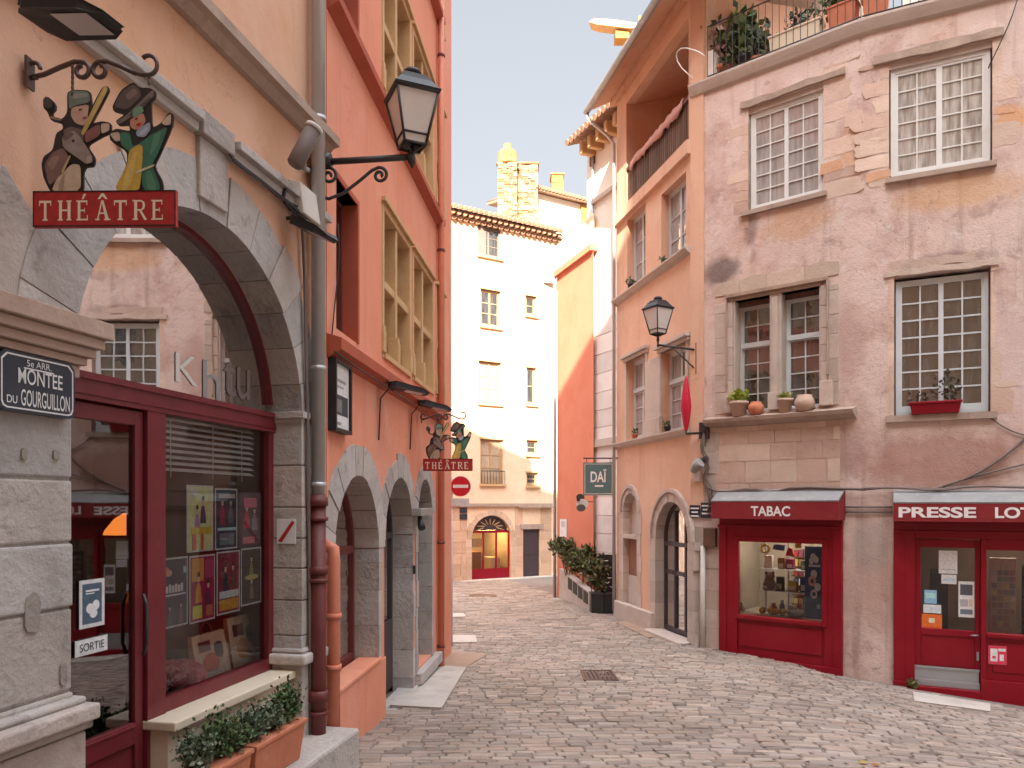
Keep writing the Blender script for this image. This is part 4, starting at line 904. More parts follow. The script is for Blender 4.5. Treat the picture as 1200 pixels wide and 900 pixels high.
# floodlights under the lower string course
for px,y,lab in ((449,451,'black floodlight under the dark string course, nearer of the two over the coral arches'),(485,472,'black floodlight under the dark string course, farther one near the far puppet sign')):
    s,z=L2.hit(px,y,.06); c=L2.P(s,.12,z)
    t,pt=flood(c,Vector((.93,.30,0)),.44,.24,lab,R(10))
    m=MB(); m.tube([L2.P(s,0,z+.04),L2.P(s,.06,z+.05),pt(.07,0,-.1)],.016); m.tube([pt(.05,0,.05),L2.P(s,.03,z-.15),L2.P(s,.012,z-.6)],.008); m.build('arm',M['iron'],t)
# small fittings by the third arch
s0,z0=L2.hit(489,607,.12); s1=L2.s(506,.12); 
lt=thing('wall_light',L2.P((s0+s1)/2,0,z0),'grey box light with a black spot at the third arch','wall light')
m=MB(); m.box(L2,s0+.2,s1,.0,.13,z0+.02,z0+.12); m.build('housing',M['greyplastic'],lt,bevel=.008)
m=MB(); c=L2.P(s0+.35,.08,z0+.02); m.tube([c,c+Vector((.02,-.05,-.10)),c+Vector((.04,-.10,-.16))],[.03,.045,.05],10); m.build('spot',M['blackplastic'],lt)
s0,z0=L2.hit(485,748-8,.02)
m=MB(); s,z=L2.hit(485,667,.02); m.box(L2,s-.03,s+.03,.015,.04,z-.06,z+.05); tag(m.build('bell_plate',M['blackplastic']),'small black bell plate on the stone pier beside the third arch','doorbell')
wires(L2,[(396,262),(398,300),(392,360),(389,392)],.006,'cable','thin black cable curving down the coral wall from the corner floodlight','cable',.02)
wires(L2,[(392,412,.14),(420,432,.14),(448,450,.14),(485,474,.14)],.008,'cable','black cable clipped under the dark string course','cable',.14)

# =================================================================== street lamps
def lantern(t,c,h=.74,w=.25):
    """c: bottom of the lantern; four tapered panes, cornice, hipped roof and finial"""
    c=Vector(c); b=w*.52; hb=h*.62; q=math.pi/4
    m=MB()
    def cor(k,r,z): a_=math.pi/4+k*math.pi/2+t['_a']; return c+Vector((math.cos(a_)*r*1.414,math.sin(a_)*r*1.414,z))
    for k in range(4):
        m.tube([cor(k,b,.0),cor(k,w,hb)],.011,6)
        m.tube([cor(k,b,.0),cor(k+1,b,.0)],.012,6); m.tube([cor(k,b*1.13,.075),cor(k+1,b*1.13,.075)],.010,6); m.tube([cor(k,w,hb),cor(k+1,w,hb)],.013,6)
    for k in (0,1): m.tube([cor(k,b,.0),c+Vector((0,0,-.05)),cor(k+2,b,.0)],.010,6)
    m.tube([c+Vector((0,0,-.13)),c+Vector((0,0,.01))],[.028,.016],10)
    m.build('frame',M['iron'],t)
    g=MB()
    for k in range(4): g.quad([cor(k,b*.97,.01),cor(k+1,b*.97,.01),cor(k+1,w*.97,hb-.005),cor(k,w*.97,hb-.005)])
    g.build('glazing',M['lampglass'],t)
    m=MB(); aq=t['_a']
    m.lathe(c,[(w*1.52,hb),(w*1.58,hb+.02),(w*1.42,hb+.035),(w*1.05,hb+.10),(w*.98,hb+.125),(w*.86,hb+.13),(w*.80,hb+.155),(w*.40,hb+.17)],4,ang=aq)
    m.lathe(c,[(.04,hb+.165),(.075,hb+.18),(.08,hb+.20),(.055,hb+.225),(.02,hb+.235)],14)
    m.build('cap',M['blackplastic'],t)
# left lamp
D1=.80; BRs=L2.s(370)
bz=L2.z(484,184,D1)
mount=L2.P(.04,.16,bz); tip=L2.P(.04,D1,bz)
s_t,z_t=L2.hit(483,184,D1); tip=L2.P(s_t,D1,z_t); base=L2.P(s_t,.0,z_t)
t=thing('street_lamp',base,'black lantern street lamp on a scrolled iron bracket at the coral building corner','street lamp',group='wall mounted lantern street lamps'); t['_a']=L2.ang()+.50
LFx=Frame((base.x,base.y),(tip.x,tip.y))
zz=z_t
m=MB(); m.tube([LFx.P(-.0,0,zz-.015),LFx.P(D1,0,zz)],.026,12); m.tube([LFx.P(.0,0,zz),LFx.P(.12,0,zz)],.055,12); m.tube([LFx.P(D1-.03,0,zz-.01),LFx.P(D1+.02,0,zz-.01)],.042,12)
m.tube([LFx.P(D1,0,zz-.03),LFx.P(D1,0,zz-.09)],[.03,.008],8); m.tube([LFx.P(D1,0,zz),LFx.P(D1,0,zz+.07)],.018,8)
m.box(LFx,-.02,.02,-.035,.035,zz-.32,zz+.10)
def sc2(cx,cz,r0,turns,a0,sg,n=26,k=.8): return [LFx.P(cx+math.cos(a0+sg*turns*6.283*i/n)*r0*(1-k*i/n),0,zz+cz+math.sin(a0+sg*turns*6.283*i/n)*r0*(1-k*i/n)) for i in range(n+1)]
m.tube([LFx.P(.02,0,zz-.30),LFx.P(.10,0,zz-.32),LFx.P(.22,0,zz-.28),LFx.P(.36,0,zz-.18),LFx.P(.46,0,zz-.10),LFx.P(.52,0,zz-.075)]+sc2(.53,-.14,.065,1.4,1.57,-1)[1:],.014)
m.tube([LFx.P(.0,0,zz-.06)]+sc2(.10,-.13,.07,1.4,1.9,-1),.014)
m.build('bracket',M['iron'],t); lantern(t,tip+Vector((0,0,.085)),.65,.172)
# right lamp
s,z=R1.hit(815,410,0); mt=R1.P(s,0,z)
yy=mt.y-.15; x_=(771-600)/900*yy; tip=Vector((x_,yy,mt.z+.06)); 
t=thing('street_lamp',mt,'smaller black lantern street lamp on a straight bracket beside the crimson tobacco sign','street lamp',group='wall mounted lantern street lamps')
RF=Frame((mt.x,mt.y),(tip.x,tip.y)); t['_a']=RF.ang()+.35; zz=z; L_=RF.len
m=MB(); m.tube([RF.P(0,0,zz),RF.P(L_,0,zz+.06)],.020,10); m.tube([RF.P(.02,0,zz-.34),RF.P(L_*.62,0,zz+.03)],.014,8); m.box(RF,-.03,.015,-.045,.045,zz-.45,zz+.12); m.tube([RF.P(L_,0,zz+.02),RF.P(L_,0,zz+.14)],.02,8); m.tube([RF.P(.25,0,zz-.02),RF.P(.30,0,zz-.10),RF.P(.25,0,zz-.16)],.010,6)
m.build('bracket',M['iron'],t); lantern(t,Vector((tip.x,tip.y,tip.z))+Vector((0,0,.20)),.72,.19)
# =================================================================== no entry sign at the end of the coral building
px_,yb=529,14.0; X=(px_-600)/900*yb; g_=gz(X,yb); 
ne=thing('no_entry_sign',(X,yb,g_+EYE),'round red no entry sign on a slim post at the end of the coral building','road sign')
m=MB(); m.tube([Vector((X,yb,g_+EYE-.02)),Vector((X,yb,(HY-556)/900*yb+EYE))],.024,10); m.build('post',M['whiteplastic'],ne)
cx=(540-600)/900*yb; cz=(HY-570)/900*yb+EYE; r=12.3/900*yb
class DF(Frame): pass
ZN=ZF((0,0),(1,0))
m=MB(); n=28
def disc(r,y,cx=cx,cz=cz): return [Vector((cx+r*math.cos(6.283*i/n),y,cz+r*math.sin(6.283*i/n))) for i in range(n)]
m.add(disc(r,yb-.06)+disc(r,yb-.04),[tuple(range(n)),tuple(range(2*n-1,n-1,-1))]+[(i,(i+1)%n,n+(i+1)%n,n+i) for i in range(n)],col=(.70,.68,.66))
m.add(disc(r*.94,yb-.062),[tuple(range(n))],col=(.52,.010,.022))
m.add([Vector((cx+a_*r,yb-.064,cz+b_*r)) for a_,b_ in ((-.72,-.15),(.72,-.15),(.72,.15),(-.72,.15))],[(0,1,2,3)],col=(.74,.72,.70))
m.build('disc',M['print'],ne)
m=MB(); zA,zB=(HY-584)/900*yb+EYE,(HY-593)/900*yb+EYE; xA,xB=(530-600)/900*yb,(550-600)/900*yb
m.add([Vector((x,y,z)) for z in (zB,zA) for y in (yb-.05,yb-.04) for x in (xA,xB)],[(0,1,3,2),(4,6,7,5),(0,4,5,1),(2,3,7,6),(0,2,6,4),(1,5,7,3)],col=(.60,.60,.60)); m.build('supplementary_plate',M['print'],ne)
m=MB(); m.box(WF,xA-.03,xB-.1,-(yb-.02),-(yb-.04),cz-.012-EYE,cz+.012-EYE); m.build('clamp',M['greyplastic'],ne)
# =================================================================== RIGHT: pink building with the shops
BR=thing('pink_building',R1.P(1.5,0,-2.8),'worn pink building with white casement windows above the red shops','building')
TOPZ=7.6
def Rw(fr,px0,px1,pxc,yt,yb_): return (fr.s(px0),fr.s(px1),fr.z(pxc,yb_),fr.z(pxc,yt))
WA=Rw(R1,877,965,920,112,237); WB=Rw(R2,1042,1163,1103,60,200); WD=Rw(R2,1048,1161,1105,318,485)
WC1=(R1.s(861),R1.s(902),1.62,3.56); WC2=(R1.s(916),R1.s(961),1.62,3.56)
TB=(R1.s(846),R1.s(987),-3.2,-.27); PB=(R2.s(1049),R2.s(1290),-3.4,-.28)
w=MB(); BD=.30
wall(w,R1,0,R1.len-BD,-3.6,TOPZ,[WA,(WC1[0]-.02,WC2[1]+.02,1.60,3.58),TB],reveal=.28)
wall(w,R2,BD,R2.len,-3.8,TOPZ,[WB,WD,(PB[0],min(PB[1],R2.len-.2),PB[2],PB[3])],reveal=.28)
def bendpts(d=0,n=8):
    A,B,C=R1.o+R1.u*(R1.len-BD)+R1.n*d,R2.o+(R1.n+R2.n).normalized()*d,R2.o+R2.u*BD+R2.n*d
    return [A*(1-t)**2+B*2*t*(1-t)+C*t*t for t in [i/n for i in range(n+1)]]
def bendstrip(mb,z0,z1,d=0,col=None):
    q=bendpts(d); n=len(q)
    mb.add([(p.x,p.y,z+EYE) for z in (z0,z1) for p in q],[(i,i+1,n+i+1,n+i) for i in range(n-1)],smooth=True,col=col)
bendstrip(w,-3.8,TOPZ)
for fr in (R1,R2): w.quad([fr.P(0,0,TOPZ),fr.P(fr.len,0,TOPZ),fr.P(fr.len,-6,TOPZ),fr.P(0,-6,TOPZ)] if fr is R1 else [R2.P(0,0,TOPZ+.001),R2.P(R2.len,0,TOPZ+.001),R2.P(R2.len,-7,TOPZ+.001),R1.P(R1.len,-6,TOPZ+.001)])
w.quad([R2.P(R2.len,0,-4),R2.P(R2.len,-7,-4),R2.P(R2.len,-7,TOPZ),R2.P(R2.len,0,TOPZ)])
w.quad([R1.P(0,-6,-4),R2.P(R2.len,-7,-4),R2.P(R2.len,-7,TOPZ),R1.P(0,-6,TOPZ)])
w.quad([R1.P(0,0,-4),R1.P(0,-6,-4),R1.P(0,-6,TOPZ),R1.P(0,0,TOPZ)])
w.build('wall',M['mauve'],BR)
# exposed masonry
STC=[(1.22,1.08,.99),(1.32,1.2,1.1),(1.12,.95,.87),(1.15,.97,.89),(1.28,1.17,1.08)]; ORC=[(1.2,.86,.62),(1.18,.97,.82)]
m=MB()
def nb():
    global m
    m.build('exposed_stonework',M['pale_stone'],BR); m=MB()
# each patch its own part
quoins(m,R1,WA[0],-1,WA[2]-.30,WA[3]-.25,.10,.50,.24,STC); nb(); quoins(m,R1,WA[1],1,WA[2]-.15,WA[3]+.25,.12,.62,.26,STC+STC+ORC[:1]+STC)
nb(); quoins(m,R2,WB[0],-1,WB[2]-.1,WB[3]+.05,.15,.62,.27,STC+STC+STC+ORC[:1]); nb(); quoins(m,R2,WB[1],1,WB[2]+.2,WB[3],.06,.35,.3,STC+ORC)
nb(); quoins(m,R2,WD[0],-1,WD[2],WD[3]+.12,.05,.13,.5,STC); nb(); quoins(m,R2,WD[1],1,WD[2],WD[3]+.12,.05,.15,.5,STC); quoins(m,R2,WD[1],1,WD[2]-.05,WD[2]+.45,.2,.4,.42,STC)
# fallen render below and beside
for fr,px,y,wd,ht,c in ((R1,975,195,.34,.17,ORC[0]),(R1,1000,138,.30,.20,STC[0]),(R2,1018,170,.28,.24,STC[1]),(R2,1030,205,.34,.14,ORC[0]),(R2,1178,128,.30,.10,ORC[0])):
    nb(); s,z=fr.hit(px,y); k=lambda:random.uniform(-.03,.03); m.prism(fr,[(s-wd/2+k(),z-ht/2+k()),(s+wd/2+k(),z-ht/2+k()),(s+wd/2+k(),z+ht/2+k()),(s-wd/2+k(),z+ht/2+k())],-.05,.006,col=c)
m.build('exposed_stonework',M['pale_stone'],BR)
# stone apron under the mullioned window
m=MB(); x0,x1=R1.s(838),R1.s(985); z=-.02
while z<1.30:
    hh=min(random.choice((.22,.30,.38)),1.36-z); x=x0+random.uniform(0,.05)
    while x<x1-.1:
        ww=min(random.uniform(.22,.62),x1-x); c=random.choice(STC[2:]); k=random.uniform(.82,.95)
        if random.random()<.95: m.box(R1,x+.004,x+ww-.004,-.05,.012+random.uniform(-.005,.006),z+.004,z+hh-.004,col=(c[0]*k,c[1]*k,c[2]*k))
        x+=ww
    z+=hh
m.build('stone_apron',M['pale_stone'],BR)
# left corner pier beside the tobacco shop
m=MB(); courses(m,R1,.02,R1.s(843),-3.2,1.3,-.05,.010,.34,split=.35); 
m.col=(1,1,1); m.build('corner_stonework',M['pale_stone'],BR)
m=MB(); bendstrip(m,-3.3,-.42,.012,(.9,.84,.8)); m.box(R1,R1.s(989),R1.len-BD,-.05,.012,-3.3,-.42,col=(.9,.84,.8)); m.box(R2,BD,R2.s(1047),-.05,.012,-3.3,-.42,col=(.9,.84,.8)); m.build('pier_render',M['mauve'],BR)
# mullioned window stonework
m=MB(); zt,zb=3.58,1.60; a_,b_=WC1[0]-.02,WC2[1]+.02; o0,o1=R1.s(838),R1.s(992)
G1=(1,1,1); G2=(.9,.86,.82)
def jambstones(x0,x1,d):
    z=zb
    while z<zt-.02:
        hh=min(random.uniform(.25,.45),zt-z); k=random.uniform(.86,1.08); m.box(R1,x0,x1,-.2,d,z+.003,z+hh-.003,col=(k,k*.97,k*.94)); z+=hh
jambstones(a_-.10,a_-.002,.045); jambstones(b_+.002,b_+.10,.045); jambstones(o0,a_-.105,.015); jambstones(b_+.105,o1-.12,.015)
m.box(R1,a_,a_+.03,-.25,.02,zb,zt); m.box(R1,b_-.03,b_,-.25,.02,zb,zt)
mx0,mx1=WC1[1],WC2[0]
m.box(R1,mx0,mx1,-.26,.01,zb,zt); m.box(R1,mx0+.05,mx1-.05,.01,.05,zb+.30,zt-.05); m.box(R1,mx0-.01,mx1+.01,-.1,.07,zb,zb+.30)
m.box(R1,a_-.16,a_-.0,.015,.09,zb,zb+.26,col=G2); m.box(R1,b_,b_+.20,.015,.10,zb,zb+.40,col=(1.1,1.05,1.0)); m.box(R1,a_-.18,a_+.0,.015,.07,zb+.26,zb+.32)
m.build('window_stone_frame',M['pale_stone'],BR,bevel=.008)
m=MB(); m.box(R1,a_,b_,-.25,.03,zt,zt+.06); m.box(R1,a_-.12,b_+.12,-.05,.085,zt+.06,zt+.13,col=(.95,.9,.85));  m.box(R1,a_-.12,a_-.10,-.05,.08,zb+.5,zt+.06)
m.box(R1,b_+.10,b_+.13,-.05,.08,zb+.5,zt+.06); m.build('hood_moulding',M['brown_stone'],BR,bevel=.008)
m=MB(); m.box(R1,o0+.02,b_+.22,-.05,.008,zt+.135,zt+.20,col=(.7,.65,.6)); x=o0
while x<b_+.25:
    ww=min(random.uniform(.4,.75),b_+.28-x); k=random.uniform(.88,1.1); j=lambda:random.uniform(-.02,.02)
    if ww>.05: m.prism(R1,[(x+.004,zt+.135),(x+ww-.004,zt+.135),(x+ww-.004+j()*.2,zt+.36+j()),(x+ww*.5,zt+.38+j()),(x+.004,zt+.35+j())],-.05,.014+random.uniform(-.004,.004),col=(k*1.05,k*.98,k*.9))
    x+=ww
m.build('window_lintel',M['pale_stone'],BR)
m=MB(); extr(m,R1,R1.s(829),R1.s(1004),[(0,1.36),(.10,1.40),(.18,1.44),(.20,1.50),(0,1.56)]); m.build('sill_ledge',M['brown_stone'],BR)
# lintels, sills
m=MB()
def rough_bar(fr,s0,s1,d0,d1,z0,z1,c=(1,1,1),n=9):
    up=[];lo=[]
    for i in range(n+1):
        s=s0+(s1-s0)*i/n; up.append((s,z1+random.uniform(-.02,.02))); lo.append((s,z0+random.uniform(-.015,.015)))
    m.prism(fr,lo+up[::-1],d0,d1,col=c)
rough_bar(R1,WA[0]-.13,WA[1]+.35,-.25,.055,WA[3]+.002,WA[3]+.11); m.build('lintel',M['brown_stone'],BR); m=MB(); rough_bar(R2,WB[0]-.22,WB[1]+.14,-.25,.055,WB[3]+.002,WB[3]+.13); m.build('lintel',M['brown_stone'],BR)
for q in ((R1,WA[0]-.12,WA[1]+.06,-.2,.075,WA[2]-.075,WA[2]),(R2,WB[0]-.05,WB[1]+.05,-.2,.085,WB[2]-.075,WB[2]),(R2,WD[0]-.12,WD[1]+.08,-.2,.07,WD[2]-.10,WD[2])):
    m=MB(); m.box(*q); m.build('window_sill',M['brown_stone'],BR)
m=MB(); rough_bar(R2,WD[0]-.14,WD[1]+.10,-.2,.03,WD[3],WD[3]+.10,(1.05,1,.95)); rough_bar(R2,WD[0]-.05,WD[1]-.2,-.05,.012,WD[3]+.10,WD[3]+.24,(1,.9,.85)); m.build('lintel_stone',M['pale_stone'],BR)
# windows
window(R1,WA[0]+.02,WA[1]-.02,WA[2],WA[3]-.10,-.06,2,6,M['whiteframe'],M['pane_curtain'],BR,fw=.055,mw=.02)
window(R2,WB[0]+.02,WB[1]-.02,WB[2],WB[3]-.10,-.06,2,6,M['whiteframe'],M['pane_sky'],BR,fw=.065,mw=.02)
window(R2,WD[0]+.02,WD[1]-.02,WD[2],WD[3]-.06,-.10,2,7,M['blueframe'],M['pane'],BR,fw=.055,mw=.024,low=.05)
m=MB(); m.box(R1,WA[0],WA[1],-.2,-.02,WA[3]-.10,WA[3]); m.build('window_head',M['pale_stone'],BR); m=MB(); m.box(R2,WB[0],WB[1],-.2,-.02,WB[3]-.10,WB[3]); m.build('window_head',M['pale_stone'],BR)
window(R1,WC1[0]+.01,WC1[1],zb,zt-.08,-.22,2,4,M['greyframe'],M['pane'],BR,leaves=1,fw=.04,mw=.02,transom=2.80,rows2=2)
window(R1,WC2[0],WC2[1]-.01,zb,zt-.08,-.22,2,4,M['blueframe'],M['pane'],BR,leaves=1,fw=.04,mw=.02,transom=2.83,rows2=2)
m=MB(); m.box(R1,WC1[0],WC1[1],-.27,-.15,zt-.08,zt); m.build('window_head',M['brownwood'],BR); m=MB(); m.box(R1,WC2[0],WC2[1],-.27,-.15,zt-.08,zt); m.build('window_head',M['brownwood'],BR)
# cornice of the terrace
m=MB(); pr_=[(0,TOPZ-.16),(.06,TOPZ-.13),(.10,TOPZ-.05),(.13,TOPZ+.02),(.13,TOPZ+.06),(-.3,TOPZ+.06)]
n=len(pr_); rows=[[R1.P(.0,d,z) for d,z in pr_]]
for k in range(9): rows.append([Vector((*bendpts(d)[k],z+EYE)) for d,z in pr_])
rows.append([R2.P(R2.len,d,z) for d,z in pr_])
m.add([v for r in rows for v in r],[(i+k*n,(i+1)%n+k*n,(i+1)%n+n+k*n,i+n+k*n) for k in range(len(rows)-1) for i in range(n)]); m.build('cornice',M['pale_stone'],BR)
# terrace wall set back behind the railing
m=MB(); m.box(R1,.5,R1.len-.3,-2.6,-2.3,TOPZ,TOPZ+3.4); m.box(R2,.6,R2.len,-2.5,-2.3,TOPZ,TOPZ+3.4); m.build('terrace_wall',M['white_wall'],BR)
m=MB(); m.box(R1,.06,.42,-.5,-.02,TOPZ+.06,TOPZ+.62); m.build('parapet_stub',M['white_block'],BR,bevel=.01); 
# railing
rl=thing('terrace_railing',R1.P(1.5,.02,TOPZ+.06),'thin black iron railing along the roof terrace of the pink building','railing')
m=MB(); zr0,zr1=TOPZ+.12,TOPZ+1.02
for fr,s0,s1 in ((R1,.35,R1.len),(R2,.0,R2.len)):
    for z in (zr0,zr1): m.tube([fr.P(s0,.05,z),fr.P(s1,.05,z)],.014,6)
m.build('rail',M['iron'],rl)
m=MB()
for fr,s0,s1 in ((R1,.35,R1.len),(R2,.1,R2.len)):
    k=int((s1-s0)/.115)
    for i in range(k+1): s=s0+(s1-s0)*i/k; m.tube([fr.P(s,.05,zr0-.06),fr.P(s,.05,zr1)],.007,5,caps=False)
tag(m.build('balusters',M['iron'],rl),kind=None)
# pots on the terrace
def pot_long(fr,s0,s1,d,z,h,wd,mat,label,plants,grp=None):
    t=thing('planter',fr.P((s0+s1)/2,d,z),label,'planter',group=grp)
    m=MB(); m.hexa(fr,[(s0+.03,d-wd/2+.03,z),(s1-.03,d-wd/2+.03,z),(s1-.03,d+wd/2-.03,z),(s0+.03,d+wd/2-.03,z)],[(s0,d-wd/2,z+h),(s1,d-wd/2,z+h),(s1,d+wd/2,z+h),(s0,d+wd/2,z+h)]); m.box(fr,s0-.015,s1+.015,d-wd/2-.015,d+wd/2+.015,z+h,z+h+.035); m.build('box',M[mat],t,bevel=.006)
    if plants:
        m=MB()
        for x,hh,n,cols,sz in plants: m.leaves(fr.P(s0+(s1-s0)*x,d,z+h+hh*.45),(.26,.18,hh*.75),int(n*1.8),sz,cols,.8)
        m.build('foliage',M['leaf'],t)
TZ0=TOPZ+.07
pot_long(R1,R1.s(967),R1.s(1000),-.22,TZ0+.12,.34,.28,'terracotta','long orange planter behind the terrace railing',[(.1,.5,60,LEAFC,.12),(.3,.35,60,LEAFC,.1),(.75,.3,50,LEAFG,.1)])
pot_long(R1,R1.s(898),R1.s(958),-.25,TZ0,.38,.30,'cream','beige stone planter with sparse dark plants on the terrace',[(.5,.35,60,[(.05,.06,.04),(.03,.04,.03)],.10),(.8,.3,50,LEAFG,.09)])
pot_long(R2,R2.s(1010),R2.s(1042),-.22,TZ0+.12,.34,.28,'terracotta','shorter terracotta planter at the bend of the terrace railing',[(.4,.3,60,LEAFC,.1)])
def pot_round(c,r,h,mat,label,cols,n,sz,rad,grp=None,name='plant_pot',pr=None,cat='plant pot'):
    t=thing(name,c,label,cat,group=grp); m=MB()
    m.lathe(c,pr or [(r*.70,0),(r*.95,h*.8),(r*1.08,h*.8),(r*1.08,h),(r*.9,h),(r*.85,h*.85)],16); m.build('pot',M[mat],t)
    if n: m=MB(); m.leaves(Vector(c)+Vector((0,0,h+rad[2]*.55)),rad,n,sz,cols,.9); m.build('foliage',M['leaf'],t)
    return t
PNK=[(.40,.20,.20),(.30,.22,.12),(.16,.16,.06),(.45,.30,.26)]
def ptR(px,d,z): return R1.P(R1.s(px,d),d,z)
pot_round(ptR(845,-.35,TZ0),.17,.34,'terracotta','terracotta pot of pinkish shrub at the corner of the terrace',PNK+PNK+LEAFC,300,.13,(.45,.4,.62))
pot_round(ptR(858,-.75,TZ0+.1),.2,.42,'palepot','tall pale pot with yellow green strap leaves on the terrace corner',[(.28,.30,.06),(.20,.24,.07),(.10,.14,.05)],190,.32,(.5,.45,.6))
pot_round(ptR(872,-.30,TZ0),.14,.36,'blackplastic','dark pot with a tall green plant by the terrace railing',LEAFC,190,.17,(.34,.3,.65))
pot_round(ptR(887,-.45,TZ0),.17,.30,'terracotta','terracotta pot with a dark bush next to the beige terrace planter',[(.07,.085,.05),(.05,.06,.04),(.10,.12,.06)],300,.14,(.36,.34,.45))
# pots on the ledge
zl=1.555
for px,r,h,mat,lab,cols,n,rad,sz,pr in ((866,.155,.26,'palepot','tapered pale clay pot with yellow green plant at the end of the mullioned window ledge',[(.30,.34,.03),(.22,.28,.03),(.36,.36,.08)],240,(.19,.15,.13),.08,None),
        (886,.135,.23,'terracotta','round terracotta pot without a plant on the mullioned window ledge',[],0,None,0,[(.07,0),(.125,.07),(.135,.13),(.115,.19),(.09,.20),(.095,.23),(.08,.23)]),
        (920,.125,.24,'palepot','slim pale pot with a small yellow plant in front of the window mullion',[(.34,.33,.06),(.24,.25,.05)],130,(.12,.1,.07),.055,None),
        (943,.165,.27,'palepot','large round pinkish clay jar on the mullioned window ledge',[],0,None,0,[(.09,0),(.155,.08),(.165,.15),(.14,.22),(.12,.235),(.125,.27),(.1,.27)])):
    s=R1.s(px,.08); pot_round(R1.P(s,.085 if r>.13 else .075,zl-.03),r,h,mat,lab,cols,n,sz,rad,pr=pr)
pot_long(R2,R2.s(1066),R2.s(1126),.06,WD[2]+.003,.15,.18,'shopred','dark red window box with a few dry stems on the sill above the PRESSE awning',[(.78,.5,45,[(.06,.05,.04),(.12,.08,.06),(.05,.07,.03)],.07),(.2,.2,20,[(.10,.07,.05)],.06)])
# ------------------------------------------------------------------ red shops
def shop_room(par,fr,s0,s1,z0,z1,d0,d1,mat='lightroom'):
    m=MB(); P=fr.P
    for pts in ([(s0,d1,z0),(s1,d1,z0),(s1,d1,z1),(s0,d1,z1)],[(s0,d1,z0),(s0,d0,z0),(s0,d0,z1),(s0,d1,z1)],[(s1,d1,z0),(s1,d0,z0),(s1,d0,z1),(s1,d1,z1)],[(s0,d1,z1),(s1,d1,z1),(s1,d0,z1),(s0,d0,z1)],[(s0,d1,z0),(s1,d1,z0),(s1,d0,z0),(s0,d0,z0)]): m.quad([P(*p) for p in pts])
    return m.build('shop_interior',M[mat],par)
def awning(par,fr,s0,s1,zt,zm,zb,dp,name):
    m=MB(); m.hexa(fr,[(s0,.0,zt),(s1,.0,zt),(s1,dp,zm),(s0,dp,zm)],[(s0,.0,zt+.02),(s1,.0,zt+.02),(s1,dp+.01,zm+.02),(s0,dp+.01,zm+.02)])
    aw=m.build('awning',M['zinc'],par)
    m=MB(); m.box(fr,s0,s1,dp-.03,dp,zb,zm-.002); m.hexa(fr,[(s0,.02,zb),(s0+.015,.02,zb),(s0+.015,dp-.03,zb),(s0,dp-.03,zb)],[(s0,.02,zt-.01),(s0+.015,.02,zt-.01),(s0+.015,dp-.03,zm-.005),(s0,dp-.03,zm-.005)]); m.hexa(fr,[(s1-.015,.02,zb),(s1,.02,zb),(s1,dp-.03,zb),(s1-.015,dp-.03,zb)],[(s1-.015,.02,zt-.01),(s1,.02,zt-.01),(s1,dp-.03,zm-.005),(s1-.015,dp-.03,zm-.005)])
    m.build('awning_valance',M['awnred'],aw); return aw
# tobacco shop
s0,s1=TB[0]-.02,TB[1]+.02; gT=-2.95
ts=thing('tobacco_shopfront',R1.P((s0+s1)/2,.05,gT),'carmine painted shop front under the TABAC awning','shop front')
aw=awning(ts,R1,R1.s(835,.3)-.0,R1.s(984,.3)+.0,.235,.03,-.265,.36,'awning')
sa,sb=R1.s(880,.36),R1.s(926,.36); zc=R1.z(903,599,.36)
text_mesh('TABAC',R1,sa,sb,zc-.085,zc+.085,.364,M['white_letter'],parent=aw,bold=.025)
wx0,wx1=R1.s(864,.06),R1.s(966,.06); wz0,wz1=R1.z(915,726,.06),R1.z(915,634,.06)
m=MB(); f0,f1=-.05,.07
m.box(R1,s0,wx0,f0,f1,-3.2,-.27); m.box(R1,wx1,s1,f0,f1,-3.2,-.27); m.box(R1,wx0,wx1,f0,f1,wz1,-.27)
m.box(R1,wx0-.0,wx1,f0,f1-.03,-3.2,wz0)
m.box(R1,wx0-.05,wx0+.03,f1,f1+.02,wz0-.05,wz1+.05); m.box(R1,wx1-.03,wx1+.05,f1,f1+.02,wz0-.05,wz1+.05); m.box(R1,wx0+.03,wx1-.03,f0,f1+.02,wz1-.03,wz1+.05); m.box(R1,wx0+.03,wx1-.03,f0,f1+.035,wz0-.05,wz0+.02)
m.box(R1,s0-.02,s1+.02,f1,f1+.025,-.42,-.37); m.box(R1,s0-.01,s1+.01,f1,f1+.03,-3.2,-2.66)
m.box(R1,s0-.0,s0+.14,f1,f1+.018,-2.66,-.42); m.box(R1,s1-.14,s1,f1,f1+.018,-2.66,-.42)
m.box(R1,wx0+.04,wx1-.04,f1-.03,f1-.012,-2.50,wz0-.12)
m.build('timber_frame',M['shopred'],ts,bevel=.008)
g=MB(); g.quad([R1.P(wx0,.0,wz0),R1.P(wx1,.0,wz0),R1.P(wx1,.0,wz1),R1.P(wx0,.0,wz1)]); g.build('display_pane',M['glass_clean'],ts)
shop_room(ts,R1,wx0-.25,wx1+.15,wz0-.02,wz1+.35,-.055,-1.5)
def lampbar(par,fr,s0,s1,d,z,mat='tube'): m=MB(); m.box(fr,s0,s1,d-.08,d,z-.03,z); m.build('ceiling_lamp',M[mat],par)
lampbar(ts,R1,wx0+.1,wx1-.2,-.55,wz1+.30)
